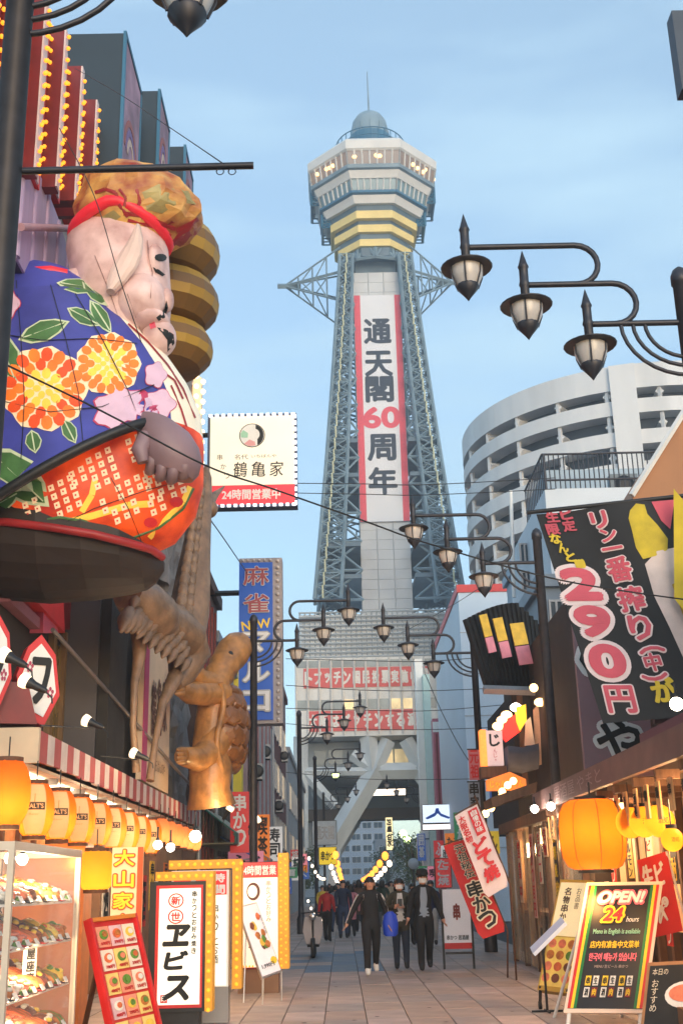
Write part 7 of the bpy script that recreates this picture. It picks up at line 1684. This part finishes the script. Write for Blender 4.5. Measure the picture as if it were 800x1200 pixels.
string_row('string of orange lanterns below the yellow hanging sign', 402, 1034, 393, 1002, 120, 60, 8, .24, M_so)
string_row('string of white lanterns below the yellow hanging sign', 398, 1036, 388, 1016, 120, 60, 8, .17, M_sw)
string_row('short white tube lights beside the lamp post in the lane', 362, 1006, 380, 1030, 46, 62, 7, .09, M_sw)
string_row('lower short white tube lights beside the lamp post', 361, 1056, 378, 1078, 44, 56, 7, .07, M_sw)
ml = thing('round_mirror', 'round grey traffic disc on a thin pole before the bushy tree', 'traffic sign', (P(484, 1012, 60).x, 60, 0))
c = P(484, 1012, 60); b = MB(); b.lathe([(.03, -.04), (.27, -.03), (.27, .03), (.03, .04)], c, 20, axis=(V((1, 0, 0)), V((0, 0, 1)), V((0, -1, 0)))); fin('disc', b, mat('disc_grey', lin((176, 186, 194)), .4, .08), ml)
b = MB(); b.tube([(c.x, 60.08, 0), (c.x, 60.08, c.z + .5)], .04, 6); fin('pole', b, M_steel, ml)
lt_ = thing('globe_lamp', 'two yellow-green globe lamps on a post beyond the arch', 'street lamp', (P(476, 1000, 110).x, 110, 0))
b = MB(); p = P(476, 978, 110); b.tube([(p.x, 110, 0), p], .06, 6); fin('pole', b, M_steel, lt_)
for x, y in ((472, 977), (477, 984)): b = MB(); b.ball(P(x, y, 109.8), .36, 10, 8); fin('globe', b, M_lglit, lt_)
# small shop signs, awnings and goods along both sides of the lane
R = random.Random(21)
sgn = [('red', (190, 44, 44)), ('yellow', (232, 190, 50)), ('white', (214, 210, 206)), ('blue', (50, 90, 160)), ('orange', (226, 120, 40)), ('green', (50, 120, 80)), ('pink', (220, 130, 150)), ('grey', (130, 134, 140))]
tx = ['串かつ', 'うどん', '寿司', 'たこ焼', 'ふぐ', '麺', '囲碁', '酒', '喫茶', '将棋']
seen = set(); EN = ['fried skewers', 'udon noodles', 'sushi', 'octopus balls', 'blowfish', 'ramen', 'a go club', 'sake', 'a coffee shop', 'a shogi club']
for k in range(26):
    left = k % 2 == 0; Y = 33 + (k // 2) * 4.6 + R.uniform(-1, 1)
    cn, cv = sgn[(k * 3 + k // 8) % 8]; t_ = tx[(k * 7 + k // 10 * 3) % 10]; z = R.uniform(2.0, 3.9); X = (-2.9 + R.uniform(-.1, .3)) if left else (4.55 + .008 * Y + R.uniform(-.3, .1))
    if not left and Y > 80: continue
    w, h = R.choice([(.6, 1.3), (.9, .7), (1.1, .5), (.5, 1.6)]); 
    fr = frame((X, Y, z)); shp = 'tall' if h > w else 'wide'
    while (cn, t_, left, shp) in seen: t_ = tx[(tx.index(t_) + 1) % 10]
    seen.add((cn, t_, left, shp))
    lab = '%s %s shop sign for %s, %s' % (shp, cn, EN[tx.index(t_)], 'on the mahjong parlour side of the lane' if left else 'on the tavern side of the lane')
    t = thing('shop_sign', lab, 'sign', (X, Y, z - h / 2), 'small shop signs down the lane')
    b = MB(); b.fbox(fr, -w / 2, w / 2, -h / 2, h / 2, -.18, 0); fin('board', b, mat('small_sign_' + cn, lin(cv), .5, .1, 3, emit=.18), t)
    letters(t, M_ink if cn in ('yellow', 'white', 'pink', 'orange') else M_white, lambda mb: column(mb, fr, t_, 0, h * .45, w * .66, h * .78 / len(t_), z=.008, bold=.03) if h > w else put_text(mb, fr, t_, 0, 0, w * .82, h * .6, .008, .03))
    b = MB(); s = -1 if left else 1; b.strut(fr[0] + V((s * w / 2, .09, h * .3)), fr[0] + V((s * (w / 2 + .5), .09, h * .3)), .05); fin('bracket', b, M_black, t)
for k, (px, Y, z, cn) in enumerate(((352, 36, 2.5, 'blue'), (358, 40, 2.4, 'pink'), (350, 44, 2.6, 'grey'), (366, 52, 2.5, 'red'), (372, 62, 2.7, 'green'), (376, 74, 2.6, 'yellow'))):
    X = -2.6 if k < 4 else -2.2; t = thing('small_awning', 'small %s fabric awning of a lane shop on the mahjong parlour side' % cn, 'awning', (X, Y, z), 'small awnings down the lane')
    b = MB(); b.poly(frame((0, Y - 1.4, 0), (1, 0, 0)), [(X - .9, z + .55), (X, z), (X, z - .2), (X - .02, z - .2), (X - .02, z - .02), (X - .9, z + .5)], -2.8, 0); fin('fabric', b, mat('awning_' + cn, lin(dict(sgn)[cn]), .7, .15, 2), t)
    b = MB(); b.tube([(X - .02, Y - 1.35, z - .1), (X - .9, Y - 1.35, z - .2)], .02, 5); b.tube([(X - .02, Y + 1.35, z - .1), (X - .9, Y + 1.35, z - .2)], .02, 5); fin('arm', b, M_alu, t)
# ================================================================ overhead cables
def cable(label, pts, rad=.012):
    P3 = [P(x, y, Y) for x, y, Y in pts]; out = []
    for i in range(len(P3) - 1):
        a0 = P3[max(i - 1, 0)]; a1 = P3[i]; a2 = P3[i + 1]; a3 = P3[min(i + 2, len(P3) - 1)]
        for k in range(6):
            s = k / 6; out.append(.5 * ((2 * a1) + (a2 - a0) * s + (2 * a0 - 5 * a1 + 4 * a2 - a3) * s * s + (3 * a1 - a0 - 3 * a2 + a3) * s ** 3))
    out.append(P3[-1]); b = MB(); b.tube(out, rad, 5)
    fin('power_cable', b, M_black, None, label, 'cable')
cable('thick black cable sagging from the figure robe across the tower to the price banner', [(-8, 420, 9), (120, 482, 9.8), (240, 545, 10.5), (320, 573, 11), (428, 611, 11.6), (505, 638, 12), (657, 680, 12.6), (812, 704, 13)], .0095)
cable('thin cable hanging down over the figure face and shoulder', [(70, 150, 11), (110, 228, 11.3), (140, 325, 11.6), (166, 402, 12)], .006)
cable('thin cable from the navy roof box to the hook rod', [(88, 80, 12), (140, 110, 10), (200, 150, 8), (262, 192, 5.6)], .004)
cable('thin cable from the crane beak down to the blue sign', [(232, 590, 23), (258, 625, 26), (290, 672, 32.9)], .014)
for i, (ya, yb, Y, lab) in enumerate(((566, 560, 33, 'crossing wire highest over the banner foot'), (577, 573, 34, 'crossing wire just under the highest one'), (772, 768, 40, 'crossing wire at the upper red band'), (803, 806, 42, 'crossing wire between the two red bands'), (830, 826, 44, 'crossing wire along the lower red band'), (848, 852, 46, 'crossing wire below the lower red band'), (905, 912, 50, 'crossing wire over the arch top'))):
    cable('thin ' + lab, [(300 if i < 2 else 335, ya, Y), (420, (ya + yb) / 2 + 4, Y), (500, (ya + yb) / 2 + 5, Y), (650 if i < 2 else 590, yb, Y)], .014)
cable('slack wire curving down beside the pillar signs', [(498, 790, 40), (520, 840, 38), (548, 890, 36), (575, 915, 34)], .014)
cable('wire rising from the pale blank building to the slatted sign box', [(470, 742, 48), (520, 715, 42), (560, 690, 36), (600, 660, 30)], .012)

# ================================================================ people
M_skin = mat('skin', lin((204, 150, 124)), .55, .1, 8); M_hair = mat('black_hair', (.012, .010, .009), .45, .3, 20)
CLOTH = {}
def cl(name, c): 
    if name not in CLOTH: CLOTH[name] = mat('cloth_' + name.replace(' ', '_'), lin(c), .8, .2, 6, .15, 40)
    return CLOTH[name]
def body_mesh(J, sub=2, fingers=True, shirt=False, stripes=False, coat=None):
    """one continuous skinned surface from joints; returns mesh data with slots top, trousers, skin, shoe, shirt, stripe"""
    vs = []; rad = []; ed = []; idx = {}
    def v(k, p, r): idx[k] = len(vs); vs.append(p); rad.append(r)
    def e(a, b): ed.append((idx[a], idx[b]))
    v('pel', (0, 0, .94), (.155, .12)); v('bel', (0, .005, 1.08), (.145, .11)); v('che', (0, .01, 1.27), (.19, .13)); v('ncb', (0, .015, 1.42), (.1, .085)); v('nck', (0, .0, 1.49), (.055, .06)); v('jaw', (0, -.025, 1.555), (.068, .08)); v('hd', (0, -.01, 1.63), (.09, .108)); v('top', (0, .0, 1.69), (.062, .075))
    for a, b in (('pel', 'bel'), ('bel', 'che'), ('che', 'ncb'), ('ncb', 'nck'), ('nck', 'jaw'), ('jaw', 'hd'), ('hd', 'top')): e(a, b)
    for s, n in ((-1, 'L'), (1, 'R')):
        v('sh' + n, (s * .195, .015, 1.385), (.075, .075)); v('el' + n, J['el' + n], (.062, .062)); v('wr' + n, J['wr' + n], (.044, .044)); e('ncb', 'sh' + n); e('sh' + n, 'el' + n); e('el' + n, 'wr' + n)
        el, wr = V(J['el' + n]), V(J['wr' + n]); d = (wr - el).normalized(); side = d.cross(V((0, 1, 0))); side = side.normalized() if side.length > .1 else V((1, 0, 0)); fwd = V((0, -1, 0)) if abs(d.y) < .8 else V((0, 0, 1))
        pm = wr + d * .055; v('pm' + n, tuple(pm), (.036, .024)); e('wr' + n, 'pm' + n)
        if fingers:
            acr = fwd - d * fwd.dot(d); acr.normalize(); inn = d.cross(acr) * (-s)
            for q, (o_, l) in enumerate(((-.027, .075), (-.009, .085), (.009, .08), (.026, .062))):
                p1 = pm + acr * o_ + d * .035; v('f%s%d' % (n, q), tuple(p1), (.011, .011)); p2 = p1 + d * l * .6 + inn * .012; v('g%s%d' % (n, q), tuple(p2), (.009, .009)); p3 = p2 + d * l * .4 + inn * .02; v('h%s%d' % (n, q), tuple(p3), (.007, .007))
                e('pm' + n, 'f%s%d' % (n, q)); e('f%s%d' % (n, q), 'g%s%d' % (n, q)); e('g%s%d' % (n, q), 'h%s%d' % (n, q))
            p1 = wr + d * .03 - acr * .04 + inn * .01; v('t' + n, tuple(p1), (.012, .012)); p2 = p1 + d * .035 - acr * .015 + inn * .015; v('u' + n, tuple(p2), (.009, .009)); e('wr' + n, 't' + n); e('t' + n, 'u' + n)
        v('hp' + n, (s * .092, 0, .88), (.118, .118)); v('kn' + n, J['kn' + n], (.082, .082)); v('an' + n, J['an' + n], (.058, .058)); v('to' + n, J['to' + n], (.045, .036)); e('pel', 'hp' + n); e('hp' + n, 'kn' + n); e('kn' + n, 'an' + n); e('an' + n, 'to' + n)
        k = V(J['an' + n]) + V((0, .05, -.03)); v('he' + n, tuple(k), (.036, .036)); e('an' + n, 'he' + n)
    me = bpy.data.meshes.new('body'); me.from_pydata(vs, ed, []); o = bpy.data.objects.new('body_tmp', me); COL.objects.link(o)
    m = o.modifiers.new('s', 'SKIN'); m.use_smooth_shade = True; ss = o.modifiers.new('u', 'SUBSURF'); ss.levels = sub
    sv = me.skin_vertices[0].data
    for i, r in enumerate(rad): sv[i].radius = r
    sv[idx['pel']].use_root = True
    dg = bpy.context.evaluated_depsgraph_get(); dg.update(); out = bpy.data.meshes.new_from_object(o.evaluated_get(dg)); bpy.data.objects.remove(o)
    segs = []
    inv = {b: a for a, b in idx.items()}
    def lab(a, b):
        for k in (a, b):
            if k[:2] in ('to', 'he') and k != 'top': return 3
        if a[:2] in ('hp', 'kn') or b[:2] in ('hp', 'kn', 'an'): return 1
        if a[:2] in ('nc', 'ja', 'hd') and b in ('nck', 'jaw', 'hd', 'top'): return 2
        if b[:2] == 'pm' or b[0] in 'fghtu' and b not in ('top',) : return 2
        return 0
    for a, b in ed: segs.append((V(vs[a]), V(vs[b]), lab(inv[a], inv[b]), (rad[a][0] + rad[b][0]) / 2, inv[b]))
    for p in out.polygons:
        c = V(p.center); best = None
        for a, b, l, r, nm in segs:
            t = max(0, min(1, (c - a).dot(b - a) / max(1e-9, (b - a).length_squared))); dd = (c - a.lerp(b, t)).length - r * .7
            if best is None or dd < best[0]: best = (dd, l, nm)
        l = best[1]
        if c.z < .08: l = 3
        if l == 0 and c.z < .9 and abs(c.x) < .2: l = 1 if not coat else 0
        if l == 1 and coat and c.z > coat: l = 0
        if shirt and l == 0 and abs(c.x) < .065 and p.normal.y < -.25 and c.z < 1.45 and c.z > .92: l = 4
        if stripes and l == 0 and best[2][:2] in ('sh', 'el', 'wr') and p.normal.x * (1 if c.x > 0 else -1) > .55: l = 5
        p.material_index = l; p.use_smooth = True
    return out
def pose(stride=.0, armL=(-.26, .03, 1.13), wrL=(-.28, -.04, .88), armR=(.26, .03, 1.13), wrR=(.28, -.04, .88)):
    s = stride
    return dict(elL=armL, wrL=wrL, elR=armR, wrR=wrR, knL=(-.095, -.05 - s * .9, .49), anL=(-.095, -s * 1.0 + .02, .085), toL=(-.1, -s - .14, .035), knR=(.095, -.03 + s * .4, .49), anR=(.095, s * 1.3 + .05, .085 + abs(s) * .35), toR=(.1, s * 1.2 - .1, .03 + abs(s) * .1))
def dress(t, me, mats, hairlen=0, hat=None, mask=False, sc=1.0, base=V((0, 0, 0)), fc=True):
    [me.materials.append(m) for m in mats]
    o = bpy.data.objects.new('body', me); COL.objects.link(o); o.parent = t; W[o.name] = V((0, 0, 0))
    b = MB(); cap = []
    for i in range(8):
        a = pi * .5 * i / 7; z = 1.62 + .125 * sin(a) + .0; r = cos(a) * 1.0 + .02
        cap.append([V((.098 * r * cos(q), .012 + .118 * r * sin(q), z + (.02 if i == 0 and sin(q) < -.3 else 0))) for q in [2 * pi * j / 16 for j in range(16)]])
    b.loft(cap, 0, True, True)
    if hairlen:
        b.loft([[V((x * cos(q), .055 + y * sin(q), z)) for q in [pi * j / 10 - .15 for j in range(11)]] + [V((x * .75 * cos(q), .05 + y * .5 * sin(q), z)) for q in [pi * j / 10 for j in range(10, -1, -1)]] for x, y, z in ((.1, .085, 1.68), (.112, .095, 1.6), (.118, .1, 1.5), (.115, .085, 1.62 - hairlen))], 0, True, True)
    else: b.loft([[V((.094 * cos(q), .03 + .1 * sin(q), z)) for q in [pi * j / 10 for j in range(11)]] + [V((.06 * cos(q), .03 + .05 * sin(q), z)) for q in [pi * j / 10 for j in range(10, -1, -1)]] for z in (1.66, 1.56)], 0, True, True)
    h_ = fin('hair', b, M_hair, t)
    if fc:
        b = MB(); 
        for s in (-1, 1): b.ball((s * .034, -.106, 1.632), (.014, .008, .008), 8, 5)
        fin('eye', b, M_ink, t, kind='stuff')
        b = MB(); b.loft([[V((x, -.108, 1.62)) for x in (-.008, .008)] + [V((.004, -.112, 1.622))], [V((x, -.112, 1.585)) for x in (-.017, .017)] + [V((0, -.136, 1.59))]], 0, False, True); fin('nose', b, M_skin, t)
        b = MB(); b.box(-.026, .026, -.113, -.1, 1.548, 1.556); fin('mouth', b, mat('lips', lin((150, 80, 76)), .5, .1), t)
        for s in (-1, 1): b = MB(); b.ball((s * .092, .0, 1.6), (.014, .026, .036), 8, 6); fin('ear', b, M_skin, t)
    if mask:
        b = MB(); b.loft([[V((.082 * sin(q), -.02 - .108 * cos(q), z)) for q in [-1.25 + 2.5 * j / 12 for j in range(13)]] for z in (1.53, 1.57, 1.61)], 0, True, False, False); fin('face_mask', b, M_pap, t)
    if hat:
        b = MB(); b.lathe([(.118, 1.668), (.118, 1.7), (.1, 1.76), (.05, 1.785), (.01, 1.79)], (0, .01, 0), 16); b.loft([[V((.1 * cos(q), -.06 - .13 * sin(q) * k, 1.668 + .004 * k)) for q in [pi * j / 8 for j in range(9)]] for k in (.4, 1.0)], 0, True, True, False); fin('cap', b, hat, t)
    return o
def mats_for(top, tr, shoe=M_black, shirt=None, stripe=None): return [top, tr, M_skin, shoe, shirt or top, stripe or top]
C_black = cl('black', (26, 26, 30)); C_navy = cl('navy', (30, 36, 52)); C_olive = cl('olive', (62, 56, 42)); C_grey = cl('grey', (132, 124, 116)); C_white = cl('white', (214, 208, 204)); C_denim = cl('denim', (38, 48, 66))
g1 = PG(436, 1142); g2 = PG(471, 1136); g3 = PG(499, 1137)
def place(t, g_, sc=1.0, rz=0): t.location = g_; t.scale = (sc, sc, sc); t.rotation_euler = (0, 0, rz)
p1 = thing('person', 'walker in black tracksuit with white sleeve stripes carrying a bright blue bag', 'person', (0, 0, 0), 'walkers in the lane')
dress(p1, body_mesh(pose(.22, (-.33, .02, 1.14), (-.44, -.06, .92), (.29, .06, 1.14), (.33, -.02, .9)), stripes=True), mats_for(C_black, C_black, M_pap, None, C_white), .2)
b = MB(); b.loft([[V((.37 + rx * cos(q), .0 + .07 * sin(q), z)) for q in [2 * pi * j / 12 for j in range(12)]] for z, rx in ((.66, .1), (.7, .14), (.9, .15), (1.04, .12), (1.1, .05))]); fin('bag', b, mat('bag_blue', lin((24, 70, 200)), .5, .1), p1)
b = MB(); b.tube([(.33, 0, 1.08), (.3, -.02, 1.25), (.2, 0, 1.42)], .012, 6); fin('bag_strap', b, M_black, p1)
place(p1, g1, 1.01, .05)
p2 = thing('person', 'walker in open olive coat and pale shirt holding a phone at the chest, masked', 'person', (0, 0, 0), 'walkers in the lane')
dress(p2, body_mesh(pose(-.07, (-.26, .0, 1.16), (-.1, -.22, 1.2), (.26, .0, 1.16), (.08, -.22, 1.18)), shirt=True, coat=.72), mats_for(C_olive, C_denim, M_black, C_white), .12, None, True)
b = MB(); b.box(-.045, .045, -.3, -.285, 1.2, 1.34); fin('phone', b, M_black, p2)
place(p2, g2, .99, -.03)
p3 = thing('person', 'walker in black cap and jacket over a grey jumper, masked, next to the white board', 'person', (0, 0, 0), 'walkers in the lane')
dress(p3, body_mesh(pose(.17, (-.25, .02, 1.13), (-.3, -.12, .93), (.27, .02, 1.13), (.34, -.06, .9)), shirt=True), mats_for(C_black, C_black, M_black, C_grey), 0, C_black, True)
place(p3, g3, 1.06, .04)
# the crowd further down the lane
m_walk = [body_mesh(pose(.13), 1, False), body_mesh(pose(-.1, (-.24, .04, 1.13), (-.22, -.12, .95), (.24, .05, 1.14), (.25, .1, .9)), 1, False), body_mesh(pose(.02), 1, False, coat=.6)]
crowd = [('black hooded top', (30, 30, 34), 'black trousers', (24, 24, 28), 484, 34, 0), ('pink long coat', (206, 130, 140), 'dark leggings', (34, 34, 42), 411, 40, 2), ('navy jacket', (40, 48, 72), 'blue jeans', (50, 64, 92), 402, 39, 1), ('brown coat', (92, 66, 50), 'black trousers', (26, 26, 30), 421, 44, 2), ('grey jumper', (128, 128, 132), 'blue jeans', (48, 60, 88), 393, 44, 0),
         ('white shirt', (206, 204, 204), 'navy trousers', (32, 38, 56), 430, 52, 1), ('red jacket', (176, 44, 44), 'black trousers', (24, 24, 28), 383, 37, 1), ('dark green parka', (44, 60, 46), 'grey trousers', (80, 80, 86), 448, 48, 2), ('beige coat', (176, 152, 124), 'brown trousers', (72, 56, 46), 459, 56, 2), ('black suit', (22, 22, 26), 'black suit trousers', (22, 22, 26), 396, 52, 0),
         ('light blue top', (130, 160, 190), 'white trousers', (190, 188, 186), 442, 60, 1), ('maroon hoodie', (100, 40, 46), 'blue jeans', (46, 58, 84), 414, 58, 0), ('yellow jacket', (206, 172, 60), 'black trousers', (26, 26, 30), 378, 50, 1), ('charcoal coat', (54, 54, 60), 'charcoal trousers', (44, 44, 50), 425, 66, 2), ('purple top', (96, 70, 120), 'black skirt', (26, 24, 28), 404, 66, 2),
         ('grey suit', (96, 98, 106), 'grey suit trousers', (88, 90, 98), 453, 70, 0), ('white coat', (200, 198, 196), 'beige trousers', (160, 140, 116), 436, 76, 2), ('teal jacket', (40, 100, 104), 'navy trousers', (30, 36, 54), 418, 78, 1), ('tan jacket', (160, 120, 80), 'blue jeans', (50, 64, 92), 398, 76, 1), ('black down coat', (28, 28, 32), 'grey leggings', (70, 70, 76), 466, 40, 2), ('dark blue apron', (36, 44, 80), 'white trousers', (184, 182, 180), 505, 33, 0)]
crowd += [('%s %s' % (a_, b_), c_, d_, e_, px_, Y_, m_) for a_, b_, c_, d_, e_, px_, Y_, m_ in (('black', 'raincoat', (24, 24, 28), 'olive trousers', (60, 60, 44), 389, 58, 2), ('grey', 'parka', (110, 112, 118), 'black jeans', (22, 22, 26), 408, 49, 0), ('navy', 'blazer', (34, 40, 60), 'beige chinos', (160, 140, 110), 415, 71, 1), ('black', 'sweatshirt', (30, 30, 32), 'blue jeans', (52, 66, 96), 433, 68, 0), ('cream', 'cardigan', (210, 196, 170), 'black skirt', (24, 24, 28), 446, 66, 2), ('rust', 'jacket', (150, 80, 50), 'black jeans', (24, 24, 28), 456, 62, 1), ('slate', 'coat', (80, 88, 100), 'dark slacks', (36, 36, 44), 463, 72, 2), ('black', 'cape', (22, 22, 24), 'grey slacks', (90, 90, 96), 424, 56, 2), ('olive', 'vest', (84, 84, 58), 'dark jeans', (34, 40, 58), 386, 66, 0), ('white', 'hoodie', (206, 206, 206), 'black joggers', (24, 24, 26), 401, 84, 1), ('dark', 'windbreaker', (44, 50, 58), 'dark joggers', (30, 32, 38), 440, 84, 1), ('red', 'scarf and black coat', (60, 30, 32), 'black tights', (22, 22, 24), 410, 92, 2))]
for k, (tn, tc_, pn, pc_, px, Y, mi) in enumerate(crowd):
    d = ray(px, 1060); X = EYE.x + d.x * Y / d.y
    t = thing('person', 'small distant pedestrian in %s and %s in the busy lane' % (tn, pn), 'person', (0, 0, 0), 'crowd down the lane')
    dress(t, m_walk[mi].copy(), mats_for(cl(tn, tc_), cl(pn, pc_)), .15 if mi == 2 else 0, None, False, fc=False)
    t.location = (X, Y, 0); t.rotation_euler = (0, 0, R.choice([0, pi, .3, pi - .3])); s = R.uniform(.93, 1.04); t.scale = (s, s, s)

# ================================================================ dusk haze over the whole street
hz = MB(); hz.box(-160, 160, -12, 330, -1.2, 112)
mh = bpy.data.materials.new('haze_air'); mh.use_nodes = True; t = mh.node_tree; t.nodes.clear()
pv = t.nodes.new('ShaderNodeVolumePrincipled'); pv.inputs['Color'].default_value = (.8, .9, 1, 1); pv.inputs['Density'].default_value = .0016; pv.inputs['Anisotropy'].default_value = .2
t.links.new(pv.outputs[0], t.nodes.new('ShaderNodeOutputMaterial').inputs['Volume'])
fin('haze', hz, mh, None, kind='stuff')
